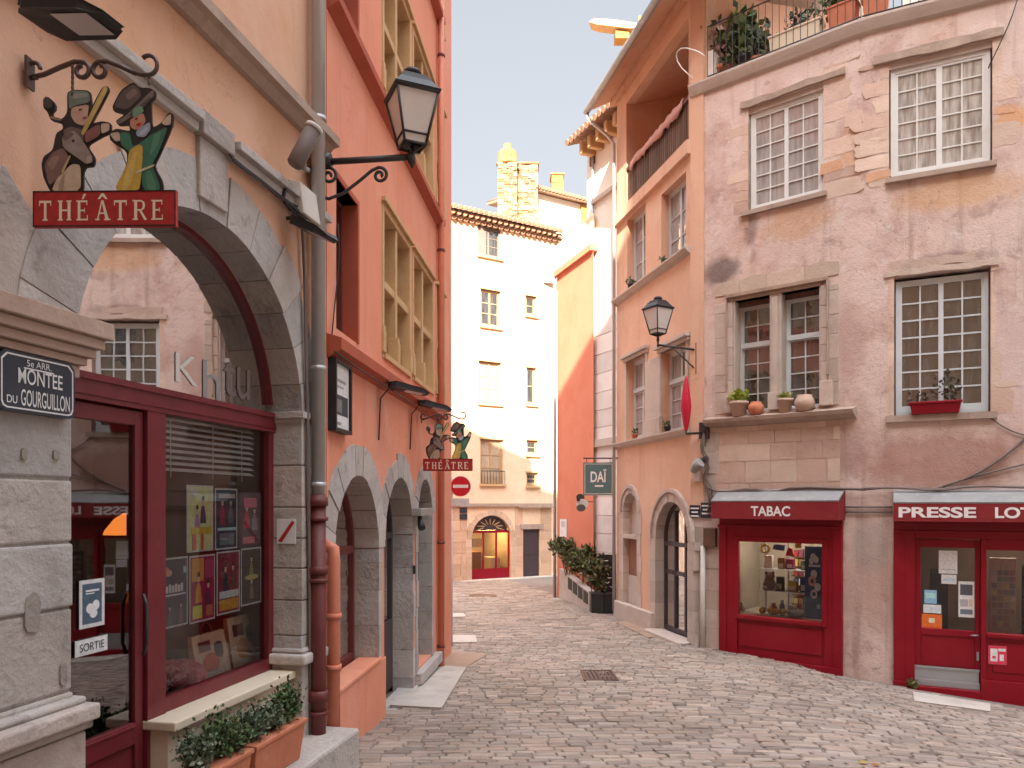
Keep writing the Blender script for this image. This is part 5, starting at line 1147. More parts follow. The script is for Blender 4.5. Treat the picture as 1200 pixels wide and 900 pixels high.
# goods in the tobacconist's window
shf=thing('display_shelf',R1.P((wx0+wx1)/2,-.5,wz0),'glass display shelves with black posts inside the tobacco shop window','shelf')
m=MB()
zs_=[wz0+.42,wz0+.80]
for z in zs_: m.box(R1,wx0+.22,wx1-.40,-.62,-.30,z,z+.015)
for x in (wx0+.24,(wx0+wx1)/2-.1,wx1-.42): m.box(R1,x,x+.02,-.60,-.58,wz0,wz1)
m.build('shelving',M['aluminium'],shf)
GC=[(.45,.04,.04),(.10,.09,.09),(.50,.40,.10),(.05,.10,.25),(.55,.5,.45),(.25,.12,.06),(.30,.05,.12),(.08,.2,.14)]
PIDX=0
PLACES=['on the lower shelf beside the toy bear','on the lower shelf by the middle post','on the lower shelf past the middle post','on the lower shelf next to the navy poster','on the upper shelf at the window jamb end','on the upper shelf by the middle post','on the upper shelf past the middle post','on the upper shelf next to the navy poster']
CN=['red','black','mustard','blue','off-white','brown','crimson','green']
i=0
for k,z in enumerate(zs_):
    for j in range(4):
        x=wx0+.30+j*(wx1-wx0-.80)/3.4+random.uniform(-.03,.03); h_=random.uniform(.14,.26); ww=random.uniform(.10,.17)
        m=MB(); m.box(R1,x,x+ww,-.52,-.42,z+.016,z+.016+h_,col=GC[i]); m.box(R1,x+.015,x+ww-.015,-.42,-.4185,z+.04,z+.016+h_*.5,col=(.6,.56,.5))
        tag(m.build('packet',M['print']),'%s packet with a pale label %s'%(CN[i],PLACES[i]),'packet',group='packets on the tobacconist shelves'); i+=1
# shelf on the back wall with small packs
wsf=thing('wall_shelf',R1.P(wx1-.6,-1.4,wz0+.1),'wall shelf with rows of packs at the back of the tobacco shop','shelf')
m=MB()
for r in range(6): m.box(R1,wx1-1.06,wx1-.10,-1.46,-1.33,wz0+.09+r*.175,wz0+.105+r*.175)
m.build('board',M['brownwood'],wsf)
for r in range(6):
    for j in range(10):
        x=wx1-1.03+j*.093; z=wz0+.107+r*.175; c=random.choice(GC); k=random.uniform(.5,1.1)
        m=MB(); m.box(R1,x,x+.075,-1.43,-1.36,z,z+random.uniform(.10,.145),col=(c[0]*k+.05,c[1]*k+.02,c[2]*k+.02))
        tag(m.build('pack',M['print']),'small coloured pack on the back wall shelf of the tobacco shop','pack',group='packs on the back wall shelf')
pz=wz0+.03
BN=['yellow ball at the window jamb end of the tobacco display','yellow ball second along the tobacco display row','orange yellow ball in the middle of the tobacco display row','yellow ball next to the grey bowl in the tobacco display']
for i in range(4):
    x=wx0+.34+i*.12; mb=MB(); mb.ball(R1.P(x,-.22-.05*(i%2),pz+.06),.062,.062,.058,12,8,col=((.62,.42,.04),(.60,.36,.03),(.60,.28,.03),(.55,.42,.10))[i]); tag(mb.build('ball',M['print']),BN[i],'ball',group='yellow balls in the tobacco window')
mb=MB(); mb.lathe(R1.P(wx0+.95,-.22,pz),[(.10,0),(.15,.05),(.16,.09),(.13,.12),(.02,.14)],16,col=(.30,.29,.29)); tag(mb.build('bowl',M['print']),'grey bowl beside the yellow balls in the tobacco window','bowl')
for px,r,h,c,lab in ((869,.05,.16,(.5,.42,.34),'cream jar at the jamb end of the tobacco window floor'),(906,.06,.20,(.35,.10,.06),'rust coloured jar behind the yellow balls in the tobacco window'),(916,.045,.26,(.12,.12,.14),'tall dark bottle standing in the middle of the tobacco window'),(926,.06,.17,(.52,.46,.40),'pale jar next to the tall dark bottle in the tobacco window'),(936,.05,.22,(.42,.06,.07),'red bottle next to the navy poster in the tobacco window')):
    s=R1.s(px,-.34); m=MB(); m.lathe(R1.P(s,-.36,wz0+.012),[(r*.9,0),(r,h*.1),(r,h*.7),(r*.55,h*.8),(r*.55,h*.95),(r*.65,h)],14,col=c); tag(m.build('jar',M['print']),lab,'jar')
tb=thing('toy_bear',R1.P(wx0+.5,-.36,zs_[0]+.02),'brown plush toy sitting in the tobacco shop window','toy')
mb=MB(); c=R1.P(wx0+.42,-.34,zs_[0]+.12); mb.ball(c,.11,.09,.11,12,8,col=(.14,.08,.06),jit=.06); mb.ball(c+Vector((0,-.02,.14)),.08,.08,.075,12,8,col=(.17,.10,.075),jit=.05)
for dx in (-.06,.06): mb.ball(c+Vector((dx,0,.20)),.028,.02,.028,8,6,col=(.10,.06,.05)); mb.ball(c+Vector((dx*1.5,-.06,-.06)),.05,.06,.045,8,6,col=(.30,.22,.18))
mb.build('body',M['print'],tb)
o,_=poster(943,965,640,724,(.05,.075,.13),[(blob(.45,.86,.16,.05,12,.03),(.66,.66,.66)),(blob(.62,.82,.14,.05,12,.03),(.66,.66,.66)),(blob(.35,.80,.13,.05,12,.03),(.66,.66,.66)),(rc(.2,.72,.85,.75),(.4,.42,.46)),(blob(.5,.62,.18,.06,12,.03),(.60,.60,.62)),(blob(.4,.52,.22,.075,12,.03),(.58,.24,.22)),(blob(.4,.52,.10,.035,12,.03),(.08,.09,.14)),(blob(.7,.44,.18,.06,12,.03),(.58,.56,.58)),(blob(.5,.34,.2,.065,12,.03),(.56,.36,.42)),(blob(.5,.34,.1,.03,12,.03),(.08,.09,.14)),(rc(.66,.14,.84,.20),(.3,.32,.38))],'tall navy poster with pale discs and rings in the tobacco window',border=(.06,.085,.14),bw=.006,fr=R1,d=-.02)
mb=MB(); c=R1.P(R1.s(897,-.1),-.12,R1.z(897,643,-.1))
for i in range(16):
    a0,a1=6.283*i/16,6.283*(i+1)/16; mb.prism(R1,[(R1.s(897,-.12)+.085*math.cos(a0),R1.z(897,643,-.12)+.085*math.sin(a0)),(R1.s(897,-.12)+.085*math.cos(a1),R1.z(897,643,-.12)+.085*math.sin(a1)),(R1.s(897,-.12)+.05*math.cos(a1),R1.z(897,643,-.12)+.05*math.sin(a1)),(R1.s(897,-.12)+.05*math.cos(a0),R1.z(897,643,-.12)+.05*math.sin(a0))],-.125,-.11,col=(.70,.48,.05))
tag(mb.build('ring_decoration',M['print']),'yellow ring hanging at the top of the tobacco window','decoration')
for px,y,pl,c,lab in ((925,648,[(-.07,-.05),(.08,-.06),(.05,.07),(-.02,.10)],(.55,.03,.05),'red paper pennant hanging at the top of the tobacco window'),(912,642,[(-.10,-.03),(.10,-.05),(.12,.05),(-.08,.06)],(.08,.16,.38),'blue paper pennant hanging at the top of the tobacco window'),(935,639,[(-.05,-.05),(.06,-.04),(.05,.05),(-.05,.05)],(.55,.55,.10),'yellow green paper pennant at the top of the tobacco window')):
    s,z=R1.hit(px,y,-.16); mb=MB(); mb.prism(R1,[(s+a,z+b) for a,b in pl],-.17,-.165,col=c); tag(mb.build('paper_pennant',M['print']),lab,'decoration')

# newsagent
s0,s1=PB[0]-.02,R2.len-.15
gP=-3.1
ps=thing('newsagent_shopfront',R2.P((s0+1),.05,gP),'carmine painted shop front under the PRESSE LOTO awning','shop front')
aw=awning(ps,R2,R2.s(1047,.3),R2.len,.19,.0,-.27,.34,'awning')
zc=R2.z(1105,600.5,.34)
text_mesh('PRESSE',R2,R2.s(1053,.34),R2.s(1144,.34),zc-.08,zc+.08,.344,M['white_letter'],parent=aw,bold=.03)
text_mesh('LOTO',R2,R2.s(1166,.34),R2.s(1230,.34),zc-.08,zc+.08,.344,M['white_letter'],parent=aw,bold=.03)
dx0,dx1=R2.s(1072,.02),R2.s(1149,.02); gx0,gx1=R2.s(1079,.02),R2.s(1143,.02); gz0,gz1=R2.z(1110,738,.02),R2.z(1110,642,.02)
zthr=R2.z(1112,806,.02)
v0,v1=R2.s(1156,.02),R2.s(1275,.02); vz0,vz1=R2.z(1180,743,.02),R2.z(1180,645,.02)
f0,f1=-.06,.06
m=MB(); m.box(R2,s0,dx0,f0,f1,-3.4,-.27); m.box(R2,dx0,s1,f0,f1,gz1+.14,-.27); m.box(R2,dx1,v0,f0,f1,-3.4,gz1+.14); m.box(R2,v1,s1,f0,f1,-3.4,gz1+.14); m.box(R2,v0,v1,f0,f1-.03,-3.4,vz0); m.box(R2,v0,v1,f0,f1,vz1,gz1+.14)
m.box(R2,v0-.0,v1,f1-.03,f1+.03,vz0-.06,vz0-.0); m.box(R2,s0,s1,f1,f1+.03,gz1+.22,gz1+.26); m.box(R2,s0-.01,dx0-.02,f1,f1+.03,-3.4,-2.75); m.box(R2,dx1+.0,s1,f1,f1+.03,-3.4,-2.62); m.box(R2,dx0-.02,dx1,f0,f1+.05,-3.4,zthr-.0)
m.box(R2,s0,s0+.14,f1,f1+.015,-2.75,gz1+.2); m.box(R2,v0+.08,v1-.08,f1-.03,f1-.015,-2.5,vz0-.14)
m.build('timber_frame',M['shopred'],ps,bevel=.008)
m=MB(); q0,q1=-.075,-.015
m.box(R2,dx0,gx0,q0,q1,zthr+.003,gz1+.13); m.box(R2,gx1,dx1,q0,q1,zthr+.003,gz1+.13); m.box(R2,gx0,gx1,q0,q1,gz1,gz1+.13); m.box(R2,gx0,gx1,q0,q1,gz0-.10,gz0); m.box(R2,gx0,gx1,q0,q1-.02,zthr+.003,gz0-.10)
dd=m.build('door',M['shopred'],ps,bevel=.006)
g=MB(); g.quad([R2.P(gx0,-.05,gz0),R2.P(gx1,-.05,gz0),R2.P(gx1,-.05,gz1),R2.P(gx0,-.05,gz1)]); g.build('pane',M['glass_clean'],dd)
m=MB(); zk=R2.z(1112,782,-.01); m.box(R2,dx0-.01,dx1-.02,-.014,.0,zthr+.005,zk); m.box(R2,dx0-.02,dx1-.01,-.014,.03,zthr+.005,zthr+.1); m.box(R2,dx0-.02,dx1-.01,-.014,.02,zk-.03,zk); m.build('kick_plate',M['aluminium'],dd)
m=MB(); h=(gx1+dx1)/2; zh=R2.z(1146,768,0); m.box(R2,h-.015,h+.015,-.014,.0,zh-.08,zh+.05); m.tube([R2.P(h,.0,zh+.3),R2.P(h,.035,zh+.3),R2.P(h-.10,.035,zh+.3)],.01,8); m.build('handle',M['aluminium'],dd)
g=MB(); g.quad([R2.P(v0,-.02,vz0),R2.P(v1,-.02,vz0),R2.P(v1,-.02,vz1),R2.P(v0,-.02,vz1)]); g.build('display_pane',M['glass_clean'],ps)
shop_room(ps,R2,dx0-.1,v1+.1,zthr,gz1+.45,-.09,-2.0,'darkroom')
lampbar(ps,R2,v0,v1,-.7,gz1+.40)
# notices on the newsagent's door glass
for px0,px1,y0,y1,bg,sh,lab in ((1100,1122,645,672,(.60,.58,.56),[(rc(.1,.15,.9,.2),(.3,.3,.3)),(rc(.1,.4,.9,.7),(.5,.48,.46))],'white notice at the top of the newsagent door glass'),
     (1103,1121,673,684,(.55,.60,.66),[(rc(.1,.3,.9,.6),(.3,.36,.45))],'small pale blue card under the white notice on the newsagent door'),
     (1083,1098,691,707,(.16,.30,.42),[(rc(.1,.4,.9,.8),(.25,.42,.55))],'blue notice halfway down the newsagent door glass'),
     (1082,1103,708,718,(.62,.62,.62),[(rc(.05,.2,.95,.7),(.35,.40,.5))],'white card above the orange box on the newsagent door'),
     (1080,1104,719,737,(.62,.10,.02),[(rc(.35,.45,.65,.75),(.7,.5,.3)),(rc(.05,.1,.95,.16),(.4,.05,.02))],'orange notice in the bottom corner of the newsagent door glass'),
     (1123,1142,681,723,(.55,.55,.53),[(rc(.1,.62,.9,.92),(.06,.06,.07)),(rc(.1,.08,.9,.22),(.1,.12,.14)),(rc(.1,.3,.6,.5),(.25,.25,.26)),(rc(.65,.3,.9,.5),(.5,.3,.2))],'tall printed sheet beside the newsagent door handle')):
    poster(px0,px1,y0,y1,bg,sh,lab,border=bg,bw=.004,fr=R2,d=-.042,name='notice',cat='notice')
o,_=poster(1158,1180,756,778,(.42,.03,.06),[(rc(.1,.15,.5,.85),(.66,.6,.6)),(rc(.2,.3,.4,.45),(.42,.03,.06)),(rc(.62,.2,.85,.55),(.6,.52,.52)),(rc(.55,.72,.95,.88),(.55,.45,.45))],'red and white square sticker on the newsagent panel below the window',border=(.5,.10,.12),bw=.006,fr=R2,d=f1-.008,name='sticker',cat='sticker')
# goods behind the newsagent window
for k,(s_off,c,lab) in enumerate(((.10,(.55,.50,.42),'pale upright display rack just inside the newsagent window'),(.52,(.05,.045,.045),'black rack of small cards inside the newsagent window'))):
    t=thing('card_rack',R2.P(v0+s_off+.15,-.5,zthr),lab,'rack')
    m=MB(); m.box(R2,v0+s_off,v0+s_off+.34,-.62,-.55,zthr,vz1-.15-.1*k,col=c); m.build('back_board',M['print'],t)
    m=MB()
    for r in range(9):
        for j in range(4):
            z=vz0+.02+r*.10; x=v0+s_off+.02+j*.08; g_=random.choice(GC); kk=random.uniform(.3,.9)
            if z<vz1-.3: m.box(R2,x,x+.065,-.55,-.535,z,z+.075,col=(g_[0]*kk+.25,g_[1]*kk+.24,g_[2]*kk+.23))
    m.build('cards',M['print'],t)
m=MB(); m.box(R2,dx0+.25,dx0+.5,-1.2,-1.0,zthr,gz1-.4,col=(.05,.045,.045)); tag(m.build('drinks_cabinet',M['print']),'dark cabinet standing in the gloom behind the newsagent door','cabinet')
# weeds
wd=MB(); c=R2.P(R2.s(1069,.15),.16,R2.z(1069,803,.15)+.02); wd.leaves(c,(.10,.08,.07),90,.06,[(.10,.11,.03),(.16,.13,.05),(.07,.08,.03)],1.2); tag(wd.build('weed',M['leaf']),'small weed growing at the foot of the newsagent door frame','weed')

# ---- services on the pink wall
wires(R1,[(829,572),(845,577),(880,573),(905,577),(930,571),(1011,573)],.016,'cable','grey cables sagging along the top of the TABAC awning','cablegrey',.07,3,.02)
wires(R2,[(1009.5,573),(1045,571),(1100,575),(1140,570),(1215,572)],.016,'cable','grey cables along the top of the PRESSE awning','cablegrey',.07,2,.015)
wires(R2,[(1095,574),(1140,558),(1170,540),(1200,516),(1230,480)],.017,'cable','thick black cable climbing diagonally at the photo edge above the PRESSE awning','cablegrey',.04,1)
wires(R2,[(1130,562),(1170,551),(1205,543),(1240,536)],.014,'cable','thinner cable branching off above the PRESSE awning','cablegrey',.04,1)
wires(R2,[(1158,488),(1180,503),(1200,510),(1220,512)],.010,'cable','short cable running from the window sill above the PRESSE awning','cablegrey',.03,1)
wires(R2,[(1192,0),(1184,25),(1170,55),(1158,80)],.009,'cable','thin cable hanging in front of the pale-paned upper window','cable',.10,1)
wires(R1,[(826,510),(822,530),(832,545),(824,560),(834,575),(830,600)],.012,'cable','tangle of cables below the tobacco sign bracket','cablegrey',.05,4,.05)
m=MB(); 
for y in (594,600): 
    s,z=R1.hit(990,y,.03); e,_=R2.hit(1046,y,.03); m.tube([R1.P(s,.03,z),R1.P(R1.len,.032,z),R2.P(0.02,.03,z),R2.P(e,.03,z)],.014,6)
tag(m.build('conduit',M['cablegrey']),'pair of grey conduits crossing the pier between the two red shops','conduit')
s,z=R1.hit(816,546,.12); c=R1.P(s,.12,z)
cl=thing('wall_spotlight',R1.P(s,0,z),'grey and black spotlight cluster on the corner stones beside the TABAC awning','spotlight')
m=MB(); m.tube([c+Vector((-.06,-.0,-.10)),c+Vector((-.02,-.10,.0)),c+Vector((.03,-.16,.06))],[.06,.09,.10],12); m.build('lamp_head',M['greyplastic'],cl)
m=MB(); m.box(R1,s-.06,s+.05,0,.10,z-.28,z-.10); m.build('junction_box',M['whiteplastic'],cl,bevel=.006)
m=MB(); m.tube([R1.P(s,.0,z-.05),c],.022,8); m.tube([c+Vector((.10,0,.10)),c+Vector((.16,-.12,.13))],[.05,.055],10); m.build('bracket',M['iron'],cl)
m=MB(); s,z=R1.hit(823,640,.08); m.tube([R1.P(s,.06,R1.z(823,768,.06)),R1.P(s,.06,R1.z(823,640,.06))],.045,10); 
tag(m.build('cable_duct',M['whiteplastic']),'pale vertical cable duct on the corner stones beside the tobacco shop','duct')
m=MB(); s0,z1=R1.hit(824,619,.1); s1=R1.s(838,.1); z0=R1.z(830,641,.1); m.box(R1,s0,s1,.0,.10,z0,z1); tag(m.build('meter_box',M['brownwood'],bevel=.006),'small brown meter box below the blue street signs','box')
for px0,px1,y0,y1,txt,lab in ((808,820,592,606,'RUE','small blue street sign nearer the arched doorway'),(821,834,589,607,'RUE','blue street sign plate touching the end of the TABAC awning')):
    s0,z1=R1.hit(px0,y0,.05); s1=R1.s(px1,.05); z0=R1.z(px0,y1,.05); t=thing('street_sign',R1.P((s0+s1)/2,.03,z0),lab,'street sign')
    m=MB(); m.box(R1,s0,s1,.03,.045,z0,z1); m.build('panel',M['enamel_navy'],t)
    m=MB()
    for k in range(3): m.box(R1,s0+.02+.02*(k==1),s1-.02-.02*(k==1),.045,.047,z1-.07-.07*k,z1-.045-.07*k)
    m.build('lettering',M['enamel_white'],t)
# tobacco carrot
s,z=R1.hit(803,506,.35); 
yc=13.9; xc=(804-600)/900*yc; zt_=(HY-441)/900*yc; zb_=(HY-505)/900*yc
ct=thing('tobacco_sign',(xc,yc,zb_+EYE),'crimson double-cone tobacconist sign hanging under the smaller street lamp','sign')
m=MB(); h=zt_-zb_; m.lathe((xc,yc,zb_+EYE),[(.03,0),(.06,h*.15),(.095,h*.36),(.103,h*.44),(.095,h*.55),(.06,h*.8),(.028,h*.97),(.02,h)],8,ang=.5); m.build('body',M['carotte'],ct,bevel=.01)
m=MB(); e=R1.P(R1.s(826,0),0,zb_+.02); m.tube([Vector((xc,yc,zb_+EYE+.01)),Vector((xc,yc,zb_+EYE-.05)),e+Vector((0,0,-.05))],.022,8); m.box(R1,R1.s(826,0)-.08,R1.s(826,0)+.1,0,.07,zb_-.14,zb_+.16); m.build('bracket',M['iron'],ct)
# =================================================================== ORANGE building
BO=thing('orange_building',O.P(1.8,0,-2.7),'narrow orange building with a wooden balcony, overhanging eave and arched doorway','building')
OL=O.len
D_=(O.s(769),O.s(806.5),-2.62,-.64); N_=(O.s(731),O.s(747),-2.3,-.38)
ex=lambda q:(q[0]-.03,q[1]+.03,q[2],q[3],'arch')
D_=(D_[0],D_[1],D_[2],O.z(788,588)-(D_[1]-D_[0])/2); N_=(N_[0],N_[1],O.z(739,712),O.z(739,578)-(N_[1]-N_[0])/2)
W1=[(O.s(735),O.s(757),O.z(746,515),O.z(746,419)),(O.s(776),O.s(805),O.z(790,507),O.z(790,407))]
W2=[(O.s(735),O.s(756.5),O.z(746,336),O.z(746,247)),(O.s(775),O.s(804),O.z(790,309),O.z(790,214))]
BZ0,BZ1=6.72,9.05
LG=(O.s(734),O.s(807),BZ0,BZ1)
w=MB(); wall(w,O,0,OL,-3.4,9.45,[(*D_,'arch'),(*N_,'arch')]+W1+W2,reveal=.22) if False else None
wall(w,O,0,OL,-3.4,9.45,[ex(D_),ex(N_)]+W1+W2+[LG],reveal=.20)
w.quad([O.P(0,0,-3.4),O.P(0,-6,-3.4),O.P(0,-6,9.45),O.P(0,0,9.45)]); w.quad([O.P(OL,0,TOPZ),O.P(OL,-6,TOPZ),O.P(OL,-6,9.45),O.P(OL,0,9.45)]); w.quad([O.P(0,-6,-3.4),O.P(OL,-6,-3.4),O.P(OL,-6,9.45),O.P(0,-6,9.45)])
# loggia
w.quad([O.P(LG[0],-.2,BZ0),O.P(LG[1],-.2,BZ0),O.P(LG[1],-1.6,BZ0),O.P(LG[0],-1.6,BZ0)]); w.quad([O.P(LG[0],-1.6,BZ0),O.P(LG[1],-1.6,BZ0),O.P(LG[1],-1.6,BZ1+.4),O.P(LG[0],-1.6,BZ1+.4)])
w.quad([O.P(LG[0],-.2,BZ0),O.P(LG[0],-1.6,BZ0),O.P(LG[0],-1.6,BZ1+.4),O.P(LG[0],-.2,BZ1+.4)]); w.quad([O.P(LG[1],-.2,BZ0),O.P(LG[1],-1.6,BZ0),O.P(LG[1],-1.6,BZ1+.4),O.P(LG[1],-.2,BZ1+.4)]); w.quad([O.P(LG[0],-.2,BZ1+.004),O.P(LG[1],-.2,BZ1+.004),O.P(LG[1],-1.6,BZ1+.4),O.P(LG[0],-1.6,BZ1+.4)])
w.build('wall',M['salmon'],BO)
# corner strip turning on to the pink facade
m=MB(); m.box(R1,.0,R1.s(825.5),.003,.03,-.1,TOPZ+1.9); m.box(R1,-.02,.30,-.6,-.0,TOPZ,TOPZ+1.9); m.build('corner_pilaster',M['salmon'],BO)
m=MB(); stones=m
stone_arch_set(BO,O,D_,.20,9,.42,-3.2,M['pale_stone'],jw=(.24,.14),d1=.02,dep=-.20); stone_arch_set(BO,O,N_,.13,7,.42,-3.2,M['pale_stone'],jw=(.20,.18),d1=.016,dep=-.20)
m=MB()
def hood(A,ro,d):
    a_,b_,_,zs_=A[:4]; c=(a_+b_)/2; r=(b_-a_)/2+ro; P_=[]; n=14
    for i in range(n):
        t0,t1=math.pi*i/n,math.pi*(i+1)/n
        m.prism(O,[(c-r*math.cos(t0),zs_+r*math.sin(t0)),(c-r*math.cos(t1),zs_+r*math.sin(t1)),(c-(r+.07)*math.cos(t1),zs_+(r+.07)*math.sin(t1)),(c-(r+.07)*math.cos(t0),zs_+(r+.07)*math.sin(t0))],-.02,d)
hood(D_,.19,.06); m.build('hood_moulding',M['pale_stone'],BO); m=MB(); hood(N_,.12,.05); m.build('hood_moulding',M['pale_stone'],BO)
m=MB(); m.box(O,-.0,D_[0]-.05,-.05,.10,-3.3,-2.25); m.box(O,D_[0]-.05,OL,-.15,.26,-3.3,D_[2]+.06); m.build('plinth',M['pale_stone'],BO,bevel=.02)
o=arch_fill(BO,O,(D_[0],D_[1],D_[2]+.06,D_[3]),-.17,M['darkdoor'],M['pane'],'door',mull=(.36,.68),trans=D_[3]-.10)
m=MB()
for k in range(3):
    x0=D_[0]+(D_[1]-D_[0])*(.02+.34*k); m.box(O,x0+.05,x0+(D_[1]-D_[0])*.27,-.215,-.168,-1.42,-1.34)
m.build('rail',M['darkdoor'],o)
nz=O.z(739,628); m=MB(); m.box(O,N_[0],N_[1],-.20,-.10,N_[2],nz-.9,col=(1,1,1)); m.build('niche_panel',M['pale_stone'],BO); m=MB(); m.box(O,N_[0],N_[1],-.2,.02,nz-.06,nz+.02); m.build('niche_sill',M['pale_stone'],BO)
m=MB(); m.box(O,N_[0]+.02,N_[1]-.02,-.2,-.12,nz-.9,nz-.06,col=(1.9,1.6,1.5)); m.build('wood_panel',M['brownwood'],BO)
m=MB(); m.box(O,N_[0],N_[1],-.24,-.18,nz,N_[3]+.4); m.build('niche_back',M['pale_stone'],BO)
for k,(W_,rows,tr) in enumerate(((W1,3,True),(W2,3,False))):
    for j,q in enumerate(W_):
        window(O,q[0]+.01,q[1]-.01,q[2],q[3],-.15,1,rows,M['greyframe'],M['pane_curtain'],BO,fw=.06,transom=(q[2]+(q[3]-q[2])*.62) if tr else None,rows2=1)
m=MB(); z0,z1=W1[0][2],W1[1][3]
m.box(O,W1[0][1]+.02,W1[1][0]-.02,-.05,.045,z0,z1-.05); m.box(O,W1[0][1]+.0,W1[1][0]-.0,-.05,.07,z0,z0+.35)
for q in W1:
    m.box(O,q[0]-.10,q[0]-.003,-.05,.03,z0,q[3]); m.box(O,q[1]+.003,min(q[1]+.09,OL),-.05,.03,z0,q[3])
    m.box(O,q[0]-.14,min(q[1]+.14,OL),-.05,.06,q[3],q[3]+.07); m.box(O,q[0]-.18,min(q[1]+.16,OL),-.05,.12,q[3]+.07,q[3]+.14)
m.build('window_stone_frame',M['pale_stone'],BO,bevel=.008)
m=MB(); extr(m,O,-.02,OL+.02,[(0,z0-.14),(.08,z0-.10),(.13,z0-.03),(.13,z0),(0,z0+.004)]); m.build('sill_course',M['pale_stone'],BO); m=MB(); z2=W2[0][2]; extr(m,O,-.02,OL+.02,[(0,z2-.13),(.08,z2-.09),(.14,z2-.03),(.14,z2),(0,z2+.004)]); m.build('sill_course',M['pale_stone'],BO)
m=MB(); m.box(O,-.02,OL+.02,-.1,.10,BZ0-.28,BZ0-.02); m.build('balcony_band',M['salmon'],BO,bevel=.01)
# balcony rail
rb=MB(); n=34
for i in range(n):
    s=LG[0]+.02+(LG[1]-LG[0]-.04)*i/(n-1); k=random.uniform(.75,1.25); rb.box(O,s-.034,s+.030,-.06,-.035,BZ0+.02,BZ0+.80,col=(k,k,k))
rb.box(O,LG[0],LG[1],-.09,-.0,BZ0+.80,BZ0+.87); rb.box(O,LG[0],LG[1],-.095,-.06,BZ0+.10,BZ0+.18); rb.build('balcony_rail',M['brownwood'],BO)
# eave: boarded soffit, rafters, gutter, roof
m=MB(); e0,e1=-.12,OL+1.2; ez=9.12
def rp2(d): return 9.50+(-d)*.52+ (0)
def slab(mb,s0,s1,d0,d1,th,off): mb.hexa(O,[(s0,d0,rp2(d0)+off),(s1,d0,rp2(d0)+off),(s1,d1,rp2(d1)+off),(s0,d1,rp2(d1)+off)],[(s0,d0,rp2(d0)+off+th),(s1,d0,rp2(d0)+off+th),(s1,d1,rp2(d1)+off+th),(s0,d1,rp2(d1)+off+th)])
slab(m,e0,e1,-4.5,.62,.05,0); m.build('soffit',M['salmon'],BO)
m=MB()
m.hexa(O,[(e0+.02,-.02,rp2(-.02)-.16),(e1,-.02,rp2(-.02)-.16),(e1,.14,rp2(.14)-.14),(e0+.02,.14,rp2(.14)-.14)],[(e0+.02,-.02,rp2(-.02)-.002),(e1,-.02,rp2(-.02)-.002),(e1,.14,rp2(.14)-.002),(e0+.02,.14,rp2(.14)-.002)])
m.build('purlin',M['salmon'],BO)
m=MB(); slab(m,e0-.03,e1+.03,-4.6,.66,.10,.052); m.build('roof',M['tiles'],BO)
m=MB(); ezg=rp2(.70)+.0
prof=[(.64+.075*math.cos(t)+.06,ezg+.03+.075*math.sin(t)) for t in [math.pi+math.pi*i/8 for i in range(9)]]
extr(m,O,e0-.05,e1,prof+[(.775,ezg+.05),(.615,ezg+.05)]); m.build('gutter',M['zinc'],BO)
m=MB(); m.tube([O.P(e0+.02,.70,ezg-.03),O.P(e0+.03,.68,ezg-.18),O.P(.02,.25,ezg-.55),O.P(.04,.09,ezg-.75),O.P(.04,.09,-2.5)],.038,10); m.build('gutter_pipe',M['pipe_grey'],BO)
# cloth on the rail
cl=MB(); N=26
for side in (0,1): pass
top=[];
vs=[];fs=[]
s0,s1=LG[0]+.25,LG[1]-.25
for i in range(N+1):
    s=s0+(s1-s0)*i/N; dz=random.uniform(-.05,.09); L_=.12+random.uniform(0,.12)
    vs+= [O.P(s,-.11,BZ0+.80),O.P(s,-.10,BZ0+.90+dz*.4),O.P(s,.015,BZ0+.90+dz*.4),O.P(s,.03,BZ0+.88-L_)]
for i in range(N):
    for k in range(3): a_=i*4+k; fs.append((a_,a_+1,a_+5,a_+4))
cl.add(vs,fs,smooth=True); o=cl.build('draped_cloth',surf('dusty_pink_cloth',(.52,.27,.22),[((.42,.20,.16),5,.45,.7,.6)],rough=.95,bump=.3)); sd=o.modifiers.new('thickness','SOLIDIFY'); sd.thickness=.02; tag(o,'dusty pink cloth draped over the brown wooden balcony rail','cloth')
wires(O,[(812,92),(795,76),(792,62),(800,55),(818,60),(826,66)],.010,'cable','looping pale cable at the orange building balcony corner','whiteplastic',.35,1)
# little pots on window sills of the orange building
for px,j,lab in ((741,0,'small dark plant pot on the farther sill of the upper orange building windows'),(779,1,'leafy pot on the nearer sill of the upper orange building windows')):
    q=W2[j]; s=O.s(px); pot_round(O.P(s,.03,q[2]+.005),.075,.12,'blackplastic' if j==0 else 'palepot',lab,LEAFG,60,.07,(.13,.09,.10))
for px,lab,c in ((744,'small orange pot on the farther lower sill of the orange building','terracotta'),(782,'small dark pot on the nearer lower sill of the orange building','blackplastic')):
    s=O.s(px,.05); pot_round(O.P(s,.05,z0+.006),.07,.11,c,lab,LEAFC,40,.06,(.10,.07,.07))
